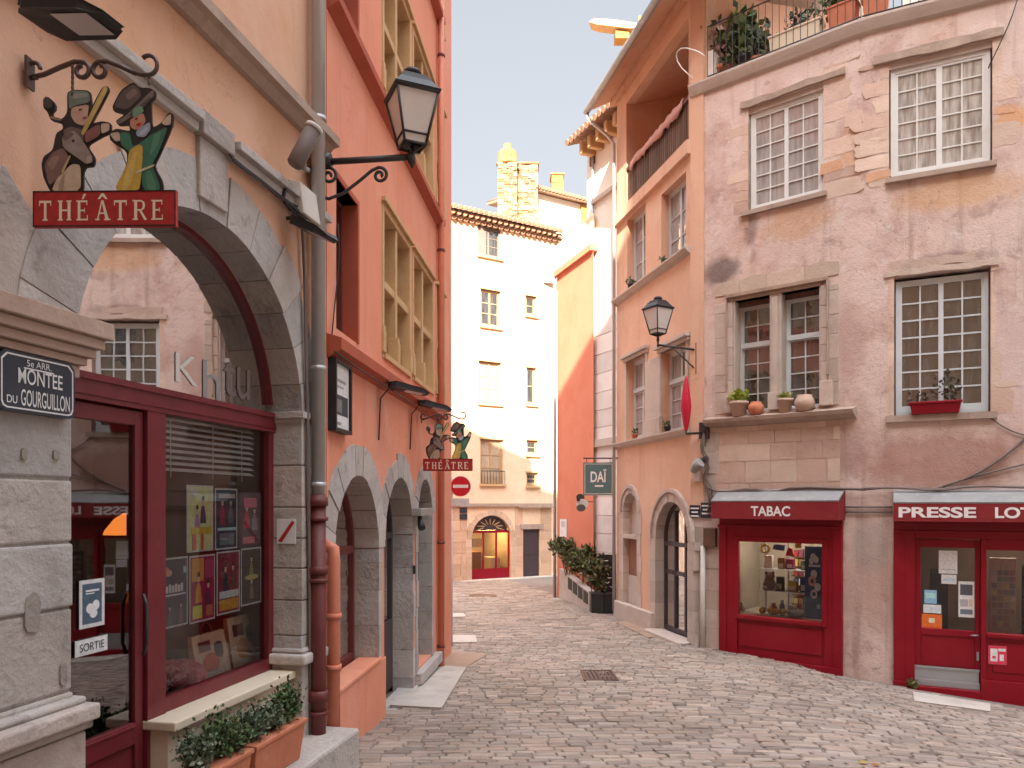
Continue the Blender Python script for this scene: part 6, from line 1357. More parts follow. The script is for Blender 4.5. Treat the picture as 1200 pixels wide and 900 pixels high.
# DAI sign
s_,z_=O.hit(720,580,.1); zz1=O.z(720,541,.06); base=O.P(s_,.0,z_)
x0,x1=(683.5-600)/900,(719-600)/900; yy=base.y+.05
dsn=thing('hanging_sign',(base.x,base.y,z_+EYE),'square grey teal sign reading DAÏ hanging from an iron bar','hanging sign')
DFr=Frame((x0*yy,yy),(x1*yy,yy)); Wd=DFr.len; zA=(HY-580.5)/900*yy; zB=(HY-542)/900*yy
m=MB(); m.box(DFr,0,Wd,-.02,.02,zA,zB); m.build('board',M['teal'],dsn,bevel=.004)
m=MB()
for d0,d1 in ((.0205,.022),(-.022,-.0205)):
    e=.03; w_=.012
    for q in ((e,Wd-e,zA+e,zA+e+w_),(e,Wd-e,zB-e-w_,zB-e),(e,e+w_,zA+e+w_,zB-e-w_),(Wd-e-w_,Wd-e,zA+e+w_,zB-e-w_)): m.box(DFr,q[0],q[1],d0,d1,q[2],q[3])
m.build('border',M['cream_letter'],dsn)
text_mesh('DAÏ',DFr,Wd*.24,Wd*.76,zA+(zB-zA)*.40,zA+(zB-zA)*.80,.0225,M['white_letter'],parent=dsn,bold=.02)
m=MB(); m.box(DFr,Wd*.38,Wd*.66,.0205,.0225,zA+(zB-zA)*.26,zA+(zB-zA)*.31); m.build('underline',M['white_letter'],dsn)
m=MB(); zz=zB+.10; m.tube([Vector((x0*yy,yy,zz+EYE)),Vector((base.x+.05,yy,zz+EYE))],.016,8); 
for x in (.08,Wd-.08): m.tube([DFr.P(x,0,zB),DFr.P(x,0,zz)],.008,6)
m.build('bracket',M['iron'],dsn)

# =================================================================== white tower behind
TH=thing('white_house',T.P(.7,0,-2.8),'tall white house with tiled eave squeezed behind the orange building','building')
zt=T.z(708,160); 
w=MB(); w.box(T,-.42,T.len+1.2,-3,0,-3.2,zt); w.build('wall',M['white_wall'],TH)
m=MB(); z=-2.2
while z<4.6:
    h_=.46*random.uniform(.9,1.1); k=random.uniform(.9,1.08); m.box(T,-.05 if int(z*10)%2 else -.02,T.len+1,-.1,.03,z+.006,z+h_-.006,col=(k,k*.99,k*.98)); z+=h_
m.build('stone_courses',M['white_block'],TH,bevel=.01)
m=MB(); zz=T.z(706,229); m.box(T,-.06,T.len+1,-.05,.10,zz-.10,zz); m.build('ledge',M['pale_stone'],TH); m=MB(); zz=T.z(706,520); m.box(T,-.06,T.len+1,-.05,.10,zz-.08,zz+.12); m.build('ledge',M['pale_stone'],TH,bevel=.01)
m=MB(); zz=T.z(700,187); m.box(T,-.22,.02,-.4,.04,zz-.05,zt+.05); m.build('lean_to',M['brownwood'],TH)
m=MB()
for i in range(5): s=-.1+i*.42; m.prism(T,[(s,zt-.32),(s+.16,zt-.32),(s+.16,zt),(s,zt)],0,.42)
m.build('eave_bracket',M['gold_stone'],TH,bevel=.03)
m=MB(); m.hexa(T,[(-.35,.62,zt),(T.len+1,.62,zt),(T.len+1,-2.6,zt+1.2),(-.35,-2.6,zt+1.2)],[(-.35,.62,zt+.06),(T.len+1,.62,zt+.06),(T.len+1,-2.6,zt+1.26),(-.35,-2.6,zt+1.26)])
for i in range(14):
    s=-.3+i*.21; m.tube([T.P(s,.68,zt+.05),T.P(s,-2.6,zt+1.27)],.085,8)
m.build('roof',M['tiles'],TH)
m=MB(); sdp=T.s(692,.1); m.tube([T.P(.0,.06,zt-.1),T.P(.0,.06,-2.6)],.03,8); m.build('drainpipe',M['pipe_grey'],TH)
# sunlit slab roof far up behind the gutter
yy=23.0; P_=lambda px,py,y=yy:(Vector(((px-600)/900*y,y,(HY-py)/900*y+EYE)))
cn=thing('roof_canopy',P_(752,70),'sunlit pale yellow flat canopy poking out above the zinc gutter','canopy')
m=MB(); a_=[P_(690,25.5),P_(697,21.5),P_(720,23),P_(750,27.5),P_(752,32),P_(738,33),P_(700,28.5)]
off=Vector((.12,.40,.0)); n=len(a_); m.add(a_+[p+off for p in a_],[tuple(range(n)),tuple(range(2*n-1,n-1,-1))]+[(i,(i+1)%n,n+(i+1)%n,n+i) for i in range(n)]); m.build('slab',M['gold_stone'],cn)
m=MB(); m.tube([P_(742,33)+Vector((.1,.4,0)),P_(742,33)+Vector((.1,.4,-3.6))],.09,8); m.box(WF,P_(722,0).x,P_(738,0).x,-yy-.5,-yy-.1,P_(0,42).z-EYE,P_(0,33).z-EYE); m.tube([P_(752,30)+Vector((0,.3,0)),P_(752,12)+Vector((0,.3,0))],.05,8); m.build('post',M['yellow'],cn)

# =================================================================== red-coral side house
BS=thing('red_coral_house',S.P(1.3,0,-2.8),'plain red-coral house wall with a cream parapet at the street bend','building')
zp=S.z(675,303); zq=S.z(675,267)
def plan(mb,d,z0,z1,bk=1.22):
    a_,b_=S.P(0,d,0),S.P(S.len,d,0); q=[(a_.x,a_.y),(b_.x,b_.y),(b_.x*bk,b_.y*bk),(a_.x*bk*1.05,a_.y*bk)]
    mb.add([(x,y,z+EYE) for z in (z0,z1) for x,y in q],[(3,2,1,0),(4,5,6,7)]+[(i,(i+1)%4,4+(i+1)%4,4+i) for i in range(4)])
w=MB(); plan(w,0,-3.3,zp); w.build('wall',M['coralS'],BS)
m=MB(); plan(m,-.02,zp,zq); m.build('parapet',M['f_wall'],BS)
m=MB(); m.box(S,-.03,S.len+.01,-.1,.10,zp-.13,zp+.03); m.build('cornice',M['coralS'],BS)
m=MB(); m.tube([S.P(-.04,.06,zq-.4),S.P(-.04,.06,-2.75)],.045,8); m.build('drainpipe',M['pipe_grey'],BS)
# small round sign and a notice on it
s,z=S.hit(681,588,.35); c=S.P(s,.35,z); rs=thing('round_sign',S.P(s,0,z),'small black and white cut-out sign on the red-coral wall beside the square teal sign','sign')
m=MB()
for (dx,dz,r,cc_) in ((-.02,.12,.11,(.05,.05,.05)),(.03,-.05,.16,(.62,.60,.58)),(.0,-.16,.12,(.08,.08,.08)),(.02,.02,.07,(.6,.58,.56)),(-.07,.05,.05,(.04,.04,.04))):
    q=[(dx+r*math.cos(6.283*i/12),dz+r*.8*math.sin(6.283*i/12)) for i in range(12)]; k=len(m.f)*.0006
    DFq=Frame((c.x,c.y),(c.x+1,c.y-.15)); m.prism(DFq,[(x,zz+z) for x,zz in q],-.01,.01+k,col=cc_)
m.build('panel',M['print'],rs); m=MB(); m.tube([S.P(s,0,z),S.P(s,.36,z)],.012,6); m.build('bracket',M['iron'],rs)
poster(656,664,608,629,(.60,.58,.54),[(rc(.2,.55,.8,.9),(.3,.28,.26)),(rc(.1,.1,.7,.4),(.42,.40,.38))],'torn white notice on the red-coral wall above the hedge planter',border=(.6,.58,.54),bw=.01,fr=S,d=.012,name='notice',cat='notice')
# ramp wall with grilles, planters, hedge, menu board
def gpt(px,py,dz=0): p=ghit(px,py); return Vector((p.x,p.y,gz(p.x,p.y)+dz+EYE))
ra,rb_=ghit(655.5,701),ghit(694,716); RWf=Frame((ra.x,ra.y),(rb_.x,rb_.y)); rl_=RWf.len
h0=(HY-666)/900*ra.y; h1=(HY-697)/900*rb_.y; g0,g1=gz(*ra),gz(*rb_)
rw=thing('ramp_wall',(ra.x,ra.y,g0+EYE),'low sloping concrete ramp wall with dark grilles beside the hedge','wall')
m=MB(); m.prism(RWf,[(0,g0-.3),(rl_,g1-.3),(rl_,h1-.0),(0,h0)],-.18,0); m.build('wall_body',M['pale_stone'],rw)
m=MB()
for k in range(4):
    s0=rl_*(.30+.155*k); s1=s0+rl_*.125; zt0=lambda s:h0+(h1-h0)*s/rl_
    m.prism(RWf,[(s0,zt0(s0)-.36),(s1,zt0(s1)-.33),(s1,zt0(s1)-.04),(s0,zt0(s0)-.04)],-.02,.012)
m.build('grille',M['blackplastic'],rw)
LH=[(.11,.135,.05),(.07,.09,.04),(.16,.17,.07),(.21,.16,.09),(.06,.075,.035)]
def bush(name,c,rad,n,sz,label,pot=None,grp=None):
    t=thing(name,(c[0],c[1],c[2]-rad[2]*1.2),label,'bush',group=grp); m=MB()
    for k in range(7):
        o_=Vector((random.uniform(-.6,.6)*rad[0],random.uniform(-.6,.6)*rad[1],random.uniform(-.5,.6)*rad[2])); m.leaves(Vector(c)+o_,(rad[0]*.5,rad[1]*.5,rad[2]*.55),n//7,sz,LH,.6)
    m.build('foliage',M['leaf'],t); m=MB()
    for k in range(6): m.tube([Vector((c[0]+random.uniform(-.1,.1),c[1],c[2]-rad[2]*1.2)),Vector((c[0]+random.uniform(-.6,.6)*rad[0],c[1]+random.uniform(-.4,.4)*rad[1],c[2]+rad[2]*.4))],.012,5)
    m.build('stem',M['brownwood'],t)
def at(px,py,y): return Vector(((px-600)/900*y,y,(HY-py)/900*y+EYE))
bush('bush',at(667,650,21.3),(.56,.5,.50),1700,.13,'loose green brown bush above the ramp wall at the hedge end')
bush('bush',at(686,660,20.2),(.52,.45,.52),1700,.12,'dense green bush in the middle of the hedge by the ramp wall')
bush('bush',at(699,672,18.9),(.40,.35,.55),1400,.12,'dark low bush planted behind the grey planter boxes')
for px0,px1,yb_,lab in ((693,708,715,'dark grey planter box at the end of the hedge'),(708.5,721,714,'dark grey planter box touching the orange building')):
    y=18.55; x0,x1=(px0-600)/900*y,(px1-600)/900*y; g_=gz((x0+x1)/2,y); zt_=(HY-697)/900*y
    t=thing('planter_box',((x0+x1)/2,y,g_+EYE),lab,'planter',group='dark grey planter boxes'); m=MB(); m.box(WF,x0,x1,-y-.45,-y,g_-.02,zt_); m.build('box',M['blackplastic'],t,bevel=.01); m=MB(); m.box(WF,x0-.012,x1+.012,-y-.46,-y+.012,zt_,zt_+.03); m.build('rim',M['iron'],t)
y=18.9; x0,x1=(703-600)/900*y,(722-600)/900*y; g_=gz(x1,y)
t=thing('menu_board',((x0+x1)/2,y,(HY-697)/900*y+EYE),'black menu board with white chalk strokes behind the planter boxes','board')
m=MB(); m.box(WF,x0,x1,-y-.04,-y,(HY-712)/900*y,(HY-650)/900*y); m.build('panel',M['blackplastic'],t)
m=MB(); cxx=(x0+x1)/2
for k in range(7):
    xa=cxx+random.uniform(-.14,.05); za=(HY-657-k*5)/900*y; m.tube([Vector((xa,y-.045,za+EYE)),Vector((xa+.05,y-.045,za+EYE+random.uniform(-.05,.05))),Vector((xa+random.uniform(.08,.16),y-.045,za+EYE+random.uniform(-.04,.04)))],.010,5)
m.build('chalk_strokes',M['white_letter'],t)

# =================================================================== far house across the end of the street
BF=thing('cream_house',F.P(7,0,-3.0),'sunlit cream house with arched lit shop closing the end of the street','building')
def Fw(px0,px1,y0,y1): pc=(px0+px1)/2; return (F.s(px0),F.s(px1),F.z(pc,y1),F.z(pc,y0))
wins=[(560,587,266,301),(563,586.5,340,383),(616,628.5,347,370),(561,587,424,473),(617,628,431,474),(563,590,515,567),(617,630.5,516,533),(617,630.5,554,569),(636,648,300,333)]
FW=[Fw(*q) for q in wins]; SA=(F.s(552.5),F.s(598.5),-3.3,0); SA=(SA[0],SA[1],-2.98,F.z(575,604)-(SA[1]-SA[0])/2); FD=Fw(613,633,620,677)
zE=F.z(590,262)
w=MB(); wall(w,F,0,F.len,-3.4,zE,FW[:8]+[ex(SA),FD],reveal=.16); shell(w,F,0,F.len,-3.4,zE,7); w.build('wall',M['f_wall'],BF)
m=MB(); s1=F.s(655)
m.hexa(F,[(0,.45,zE-.02),(s1,.45,zE-.02),(s1,-4,zE+1.5),(0,-4,zE+1.5)],[(0,.45,zE+.06),(s1,.45,zE+.06),(s1,-4,zE+1.6),(0,-4,zE+1.6)])
k=int(s1/.22)
for i in range(k): s=.1+i*.22; m.tube([F.P(s,.50,zE+.06),F.P(s,-4,zE+1.6)],.085,7)
m.build('roof',M['tiles'],BF)
m=MB()
for row,(d,z) in enumerate(((.34,zE-.10),(.18,zE-.24))):
    for i in range(int(s1/.26)): s=.1+i*.26+row*.13; m.tube([F.P(s,0,z),F.P(s,d,z)],.085,7)
    m.box(F,0,s1,0,d-.06,z+.03,z+.08)
m.build('tiled_eave',M['tiles'],BF)
kinds=['pane','pane','pane','pane_curtain','pane','pane_cream','pane','pane','pane']
for q,kd,wd_ in zip(FW[:8],kinds,wins):
    big=q[1]-q[0]>.7; window(F,q[0],q[1],q[2],q[3],-.08,1,3 if big else 2,M['tanframe'] if wd_[2]>300 else M['shutter'],M[kd],BF,leaves=2 if big else 1,fw=.06,mw=.03)
m=MB()
for q in FW[:8]:
    m=MB(); m.box(F,q[0]-.06,q[1]+.08,-.1,.10,q[2]-.09,q[2]); m.build('window_sill',M['gold_stone'],BF)
    m=MB(); m.box(F,q[0]-.05,q[1]+.05,-.1,.035,q[3],q[3]+.07); m.build('window_lintel',M['gold_stone'],BF)
m=MB(); q=FW[0]; m.box(F,q[0],q[0]+.38,-.04,-.01,q[2]+.05,q[3]-.05); m.build('shutter',M['shutter'],BF); m=MB(); q=FW[8]; m.hexa(F,[(q[0],.02,q[2]),(q[1],.25,q[2]),(q[1],.29,q[2]),(q[0],.06,q[2])],[(q[0],.02,q[3]),(q[1],.25,q[3]),(q[1],.29,q[3]),(q[0],.06,q[3])]); 
m.build('shutter',M['shutter'],BF)
m=MB(); q=FW[5]
for i in range(9): s=q[0]+(q[1]-q[0])*i/8; m.tube([F.P(s,.10,q[2]),F.P(s,.10,q[2]+.5)],.012,5)
m.tube([F.P(q[0],.10,q[2]+.5),F.P(q[1],.10,q[2]+.5)],.02,5); m.build('balconet_rail',M['iron'],BF)
m=MB(); zz=F.z(590,592); m.box(F,F.s(520),F.s(646),-.05,.10,zz-.05,zz+.07); m.build('ledge',M['brown_stone'],BF); m=MB(); zz=F.z(625,592); m.box(F,F.s(606),F.s(646),-.05,.16,zz-.10,zz-.052); m.build('ledge',M['brown_stone'],BF)
# masonry of the ground floor, in the three runs between the openings
for sa,sb in ((F.s(520),SA[0]-.2),(SA[1]+.2,FD[0]-.02),(FD[1]+.02,F.s(646))):
    m=MB(); z=-3.2
    while z<F.z(590,594):
        h_=random.uniform(.32,.46); s=sa
        while s<sb-.02:
            w_=min(random.uniform(.45,.9),sb-s)
            if sb-s-w_<.2: w_=sb-s
            k=random.uniform(.85,1.1); m.box(F,s+.006,s+w_-.006,-.05,.02,z+.006,z+h_-.006,col=(k,k*.95,k*.9)); s+=w_
        z+=h_
    m.build('ashlar_base',M['warm_stone'],BF)
stone_arch_set(BF,F,SA,.22,11,.4,-3.2,M['warm_stone'],d1=.035,dep=-.16,jw=(.2,.2))
m=MB(); m.box(F,FD[0],FD[1],-.16,-.10,-3.2,FD[3]); m.box(F,FD[0]+.08,FD[1]-.08,-.1,-.085,FD[2]+.1,FD[2]+.8); m.box(F,FD[0]+.08,FD[1]-.08,-.1,-.085,FD[2]+.95,FD[3]-.1); m.build('door',M['darkdoor'],BF)
m=MB(); m.box(F,FD[0]-.16,FD[1]+.16,-.05,.05,FD[3]+.002,FD[3]+.2); m.build('door_lintel',M['brown_stone'],BF)
m=MB(); m.box(F,SA[0]-.5,SA[1]+2.2,-.1,.45,-3.4,SA[2]+.02); m.build('doorstep',M['slab'],BF,bevel=.02)
# its arched shop
a_,b_,zb_,zs2=SA; r_=(b_-a_)/2
fs_=thing('arched_shopfront',F.P((a_+b_)/2,-.1,zb_),'far arched red shop front glowing with warm light','shop front')
m=MB(); dd=-.10; zf=F.z(575,623)
m.box(F,a_,b_,dd-.05,dd,zb_,zb_+.42)
for x in (0,.33,.66,1): m.box(F,a_+(b_-a_)*x-(.03 if x else 0)+( -.03 if x==1 else 0),a_+(b_-a_)*x+.03,dd-.05,dd+.01,zb_+.42,zf)
m.box(F,a_,b_,dd-.05,dd+.02,zf-.05,zf+.05); m.build('frame',M['shopred'],fs_)
m=MB(); P_=[p for p in arc(a_,b_,zs2,20,r_-.01) if p[1]>zf+.05]; m.prism(F,[(P_[0][0],zf+.052)]+P_+[(P_[-1][0],zf+.052)],dd-.05,dd-.02); m.build('tympanum',M['darkdoor'],fs_)
m=MB()
for k in range(9):
    t=math.pi*(.12+.76*k/8); m.tube([F.P((a_+b_)/2-r_*.35*math.cos(t),dd,zf+.08+r_*.22*math.sin(t)),F.P((a_+b_)/2-r_*.85*math.cos(t),dd,min(zs2+r_*.85*math.sin(t),zs2+r_*.85))],.02,5)
m.build('fan_ironwork',M['gold_stone'],fs_)
g=MB(); g.quad([F.P(a_,dd-.03,zb_+.4),F.P(b_,dd-.03,zb_+.4),F.P(b_,dd-.03,zf),F.P(a_,dd-.03,zf)]); g.build('display_pane',M['glass_clean'],fs_)
shop_room(fs_,F,a_-.05,b_+.05,zb_+.3,zf+.3,dd-.06,dd-2.2)
m=MB(); m.box(F,a_+.8,b_-.3,dd-.8,dd-.55,zf+.0,zf+.08); m.build('ceiling_lamp',M['tubewarm'],fs_)
m=MB(); m.ball(F.P(a_+.35,dd-.7,zb_+1.0),.1,.1,.12,10,6); m.build('wall_lamp',M['tubewarm'],fs_)
for k,(x,h_,c,lab) in enumerate(((.30,.75,(.30,.15,.05),'brown counter inside the far arched shop'),(.78,.5,(.6,.56,.5),'white chest inside the far arched shop'))):
    m=MB(); m.box(F,a_+(b_-a_)*x-.2,a_+(b_-a_)*x+.25,dd-1.2,dd-.5,zb_+.3,zb_+.3+h_,col=c); tag(m.build('counter',M['print']),lab,'counter')
for k,(x,c) in enumerate(((.42,(.4,.2,.05)),(.72,(.15,.12,.1)),(.85,(.2,.12,.08)))):
    m=MB(); m.box(F,a_+(b_-a_)*x,a_+(b_-a_)*x+.22,dd-2.19,dd-2.15,zb_+1.15,zb_+1.5,col=c); tag(m.build('wall_picture',M['print']),('brown framed picture over the counter in the far lit shop','black framed picture on the pale wall of the far lit shop','dark brown framed picture at the jamb of the far lit shop')[k],'picture')
for px,py,lab in ((543,598,'small dark enamel plate high on the far masonry, above its twin'),(543,605.5,'small dark enamel plate on the far masonry, below its twin')):
    s,z=F.hit(px,py,.03); m=MB(); m.box(F,s-.16,s+.16,.022,.05,z-.10,z+.10); tag(m.build('number_plate',M['enamel_navy']),lab,'plate')
# chimneys
def chim(px0,px1,y0,y1,y,lab,mat,crown,twist=0):
    a_,b_=at(px0,y1,y),at(px1,y0,y); c=Vector(((a_.x+b_.x)/2,y,0)); w_=(b_.x-a_.x)/2; t=thing('chimney',(c.x,y,a_.z),lab,'chimney',group=None)
    m=MB(); z=a_.z-1.2; zt_=b_.z
    while z<zt_-.02:
        h_=min(random.uniform(.08,.15),zt_-z)
        x=-w_
        while x<w_-.01:
            ww=min(random.uniform(.14,.30),w_-x); k=random.uniform(.5,1.6); j=random.uniform(-.02,.035)
            m.box(WF,c.x+x,c.x+x+ww-.008,-y-.42-j,-y+.42+j,z+.004-EYE,z+h_-.004-EYE,col=(k,k*random.uniform(.85,1),k*random.uniform(.7,.95))); x+=ww
        z+=h_
    m.build('shaft',M['brick'],t)
    if not crown: m=MB(); m.box(WF,c.x-w_-.05,c.x+w_+.05,-y-.48,-y+.48,zt_-EYE,zt_-EYE+.07,col=(.9,.7,.5)); m.build('cap',M['brick'],t)
    if crown:
        m=MB(); m.lathe((c.x,y,zt_),[(w_*1.12,0),(w_*1.22,.08),(w_*1.0,.15),(w_*.98,.55),(w_*.80,.66),(w_*.45,.72),(w_*.42,.95),(w_*.2,.97)],14,col=(1.0,.72,.45)); m.build('pot',M['brick'],t)
    return t
chim(583.5,606,195,262,33.5,'tall pale masonry chimney with a round ochre pot above the cream house','brick',True)
chim(606.5,630,197,270,34.2,'flat-topped ochre brick chimney beside the tall one with a pot','brick',False)
t=chim(646,659.5,209,232,36.5,'small yellow chimney on the rear house roof','brick',False)
for c in children(t):
    c.data.materials[0]=M['yellow']
# rear house above the roofs
BG=thing('hillside_house',G.P(2,0,8),'white house whose roof edge slopes down beside the chimneys','building')
za,zb2=G.z(628,226),G.z(683,240); s0,s1=G.s(626),G.s(685)
m=MB(); m.prism(G,[(s0,-2),(s1,-2),(s1,zb2),(s0,za)],-4,0); m.build('wall',M['white_wall'],BG)
m=MB(); m.hexa(G,[(s0-.1,.35,za-.02),(s1+.1,.35,zb2-.02),(s1+.1,-4.2,zb2+.8),(s0-.1,-4.2,za+.8)],[(s0-.1,.35,za+.10),(s1+.1,.35,zb2+.10),(s1+.1,-4.2,zb2+.92),(s0-.1,-4.2,za+.92)])
for i in range(16): k=i/15; s=s0+(s1-s0)*k; m.tube([G.P(s,.42,za+(zb2-za)*k+.12),G.P(s,-4.2,za+(zb2-za)*k+.95)],.09,7)
m.build('roof',M['tiles'],BG)
m=MB(); m.box(G,G.s(680),G.s(687),-.3,.12,2,zb2-.02); m.build('corner_pier',M['yellow'],BG)

# =================================================================== unseen house behind the viewpoint, added to shade the street (also reflected)
BB=thing('shade_house',(3,-8,.5),'tall unseen ochre house added behind the viewpoint to shade the street, reflected in panes','building')
BK=Frame((16,-8),(-10,-8)); HB=21.6
m=MB(); wh=[]
HL,HM,HR=23.6,20.8,24.5  # stepped roof heights shaped to set the shade edges on the far walls
for k in range(6):
    for i in range(9): wh.append((1.2+i*2.7,2.2+i*2.7,-.5+k*3.2,1.5+k*3.2))
wall(m,BK,0,15.95,-2.2,HR,[h for h in wh if h[1]<15.95],reveal=.2); wall(m,BK,15.95,17.8,-2.2,HM,[],reveal=.2); wall(m,BK,17.8,26,-2.2,HL,[h for h in wh if h[0]>17.8],reveal=.2); m.quad([BK.P(0,-.6,-2),BK.P(26,-.6,-2),BK.P(26,-.6,HM-.2),BK.P(0,-.6,HM-.2)])
m.build('wall',surf('pale_ochre_render',(.62,.46,.30),[((.5,.35,.22),1.2,.45,.7,.5)],rough=.9),BB)
for h in wh:
    if h[1]<15.95 or h[0]>17.8: window(BK,h[0],h[1],h[2],h[3],-.1,1,3,M['whiteframe'],M['pane'],BB)
EXPO=2.6
# =================================================================== ground
M['grout']=surf('sandy_grout',(.22,.18,.16),[((.16,.13,.115),3,.45,.7,.6),((.2,.16,.13),9,.5,.75,.5)],rough=.95,bump=.4,bscale=60)
M['sett']=surf('granite_sett',(.30,.25,.21),[((.20,.165,.14),.42,.42,.66,.65),((.36,.315,.28),.9,.5,.72,.5),((.40,.35,.315),5,.5,.75,.45),((.19,.155,.14),14,.58,.8,.55)],rough=.72,bump=.4,bscale=42,usecol=1,spec=.3,rvar=.12)
xs=[-150,-80,-40,-20,-10]+[-6+.5*i for i in range(41)]+[18,25,40,80,150]; ys=[-120,-60,-30,-15,-8]+[-4+.5*i for i in range(81)]+[40,48,60,90,150]
m=MB(); nx=len(xs)
m.add([(x,y,gz(x,y)-.012+EYE) for y in ys for x in xs],[(j*nx+i,j*nx+i+1,(j+1)*nx+i+1,(j+1)*nx+i) for j in range(len(ys)-1) for i in range(nx-1)],smooth=True)
tag(m.build('ground',M['grout'],loc_base=False),kind='structure')
def inside(x,y,mar=0.0):
    p=Vector((x,y))
    def side(fr): return (p-fr.o).dot(fr.n)
    if side(L1)<mar and y<L1.P(L1.len,0,0).y: return False
    if y>=6.6 and y<13.3 and side(L2)<mar: return False
    if y<12.3 and x>4 and side(R2)<mar: return False
    if 10<y<14.3 and x>3 and side(R1)<mar: return False
    if 14<y<18.1 and x>2 and side(O)<mar: return False
    if y>=18 and x>1 and (side(S)<mar) and y<22.6: return False
    if y>=18 and x>1.85+(20-y)*.2: return False
    if y>26 and side(F)<mar+.4: return False
    if x<-6 or y>32: return False
    return True
m=MB(); rng=random.Random(5)
def bend(x): 
    a=max(0,x-1.6); return -.26*a*a/(a+1.2)+.05*math.sin(x*.9)
v=2.0; row=0
PAL=[(1,.98,.96),(1.08,1.02,.98),(.92,.90,.90),(1.0,.90,.84),(1.12,1.06,1.0),(.84,.80,.79),(1.02,.93,.90)]
while v<34.5:
    pitch=rng.uniform(.118,.145) if v<15 else (.17 if v<22 else .24)
    x=-4.0+rng.uniform(0,.3)
    while x<10.5:
        wd=rng.uniform(.15,.30) if v<15 else rng.uniform(.22,.42)
        cx_=x+wd/2; cy_=v+bend(cx_)+.03*math.sin(cx_*1.7+v*.7)
        if abs(cx_)<(cy_*.70+1.4) and inside(cx_,cy_,.04):
            sl=(bend(cx_+.05)-bend(cx_-.05))/.1
            u=Vector((1,sl)).normalized(); n_=Vector((-u.y,u.x)); rot=rng.uniform(-.025,.025)
            u=Vector((u.x*math.cos(rot)-u.y*math.sin(rot),u.x*math.sin(rot)+u.y*math.cos(rot))); n_=Vector((-u.y,u.x))
            hw,hh=wd/2-.005,pitch/2-.0045; dz=rng.uniform(-.004,.006); tx,ty=rng.uniform(-.008,.008),rng.uniform(-.012,.012)
            vs=[]
            for ins,zz in ((0,-.009),(.012,.003)):
                for a_,b_ in ((-1,-1),(1,-1),(1,1),(-1,1)):
                    jx,jy=rng.uniform(-.006,.006),rng.uniform(-.006,.006)
                    q=Vector((cx_,cy_))+u*(a_*(hw-ins)+jx)+n_*(b_*(hh-ins)+jy); vs.append((q.x,q.y,gz(q.x,q.y)+zz+dz+(a_*tx*hw*2+b_*ty*hh)*(1 if ins else 0)+EYE))
            c=rng.choice(PAL); k=rng.gauss(1,.10); k=min(max(k,.62),1.3)*(.72 if rng.random()<.05 else 1)
            m.add(vs,[(4,5,6,7),(0,1,5,4),(1,2,6,5),(2,3,7,6),(3,0,4,7)],col=(c[0]*k,c[1]*k,c[2]*k))
        x+=wd
    v+=pitch; row+=1
tag(m.build('cobbled_street',M['sett'],loc_base=False),kind='structure')
def slab_g(pts,mat,name,h=.03):
    P_=[ghit(*p) for p in pts]; m=MB(); top=[Vector((p.x,p.y,gz(p.x,p.y)+h+EYE)) for p in P_]; bot=[Vector((p.x,p.y,gz(p.x,p.y)-.08+EYE)) for p in P_]; n=len(P_)
    m.add(top+bot,[tuple(range(n))]+[(i,(i+1)%n,n+(i+1)%n,n+i) for i in range(n)]); return tag(m.build(name,M[mat],loc_base=False,bevel=.006),kind='structure')
slab_g([(457,829),(517,832),(546,784),(503,781)],'slab','paving_slab')
slab_g([(500,781),(545,783),(571,767),(520,762)],'slab_brown','paving_slab',.012)
slab_g([(529,754),(559,753.5),(557,745.5),(529,745.5)],'slab','paving_slab',.02)
slab_g([(529,724),(546,723.5),(543,719.5),(529,719.5)],'slab','paving_slab',.02)
slab_g([(1072,823),(1160,835),(1160,826),(1070,812)],'slab','paving_slab',.02)
slab_g([(752,735),(800,757),(812,756),(770,733)],'slab','paving_slab',.04)
slab_g([(722,730),(760,748),(775,746),(735,728)],'slab_brown','paving_slab',.014)
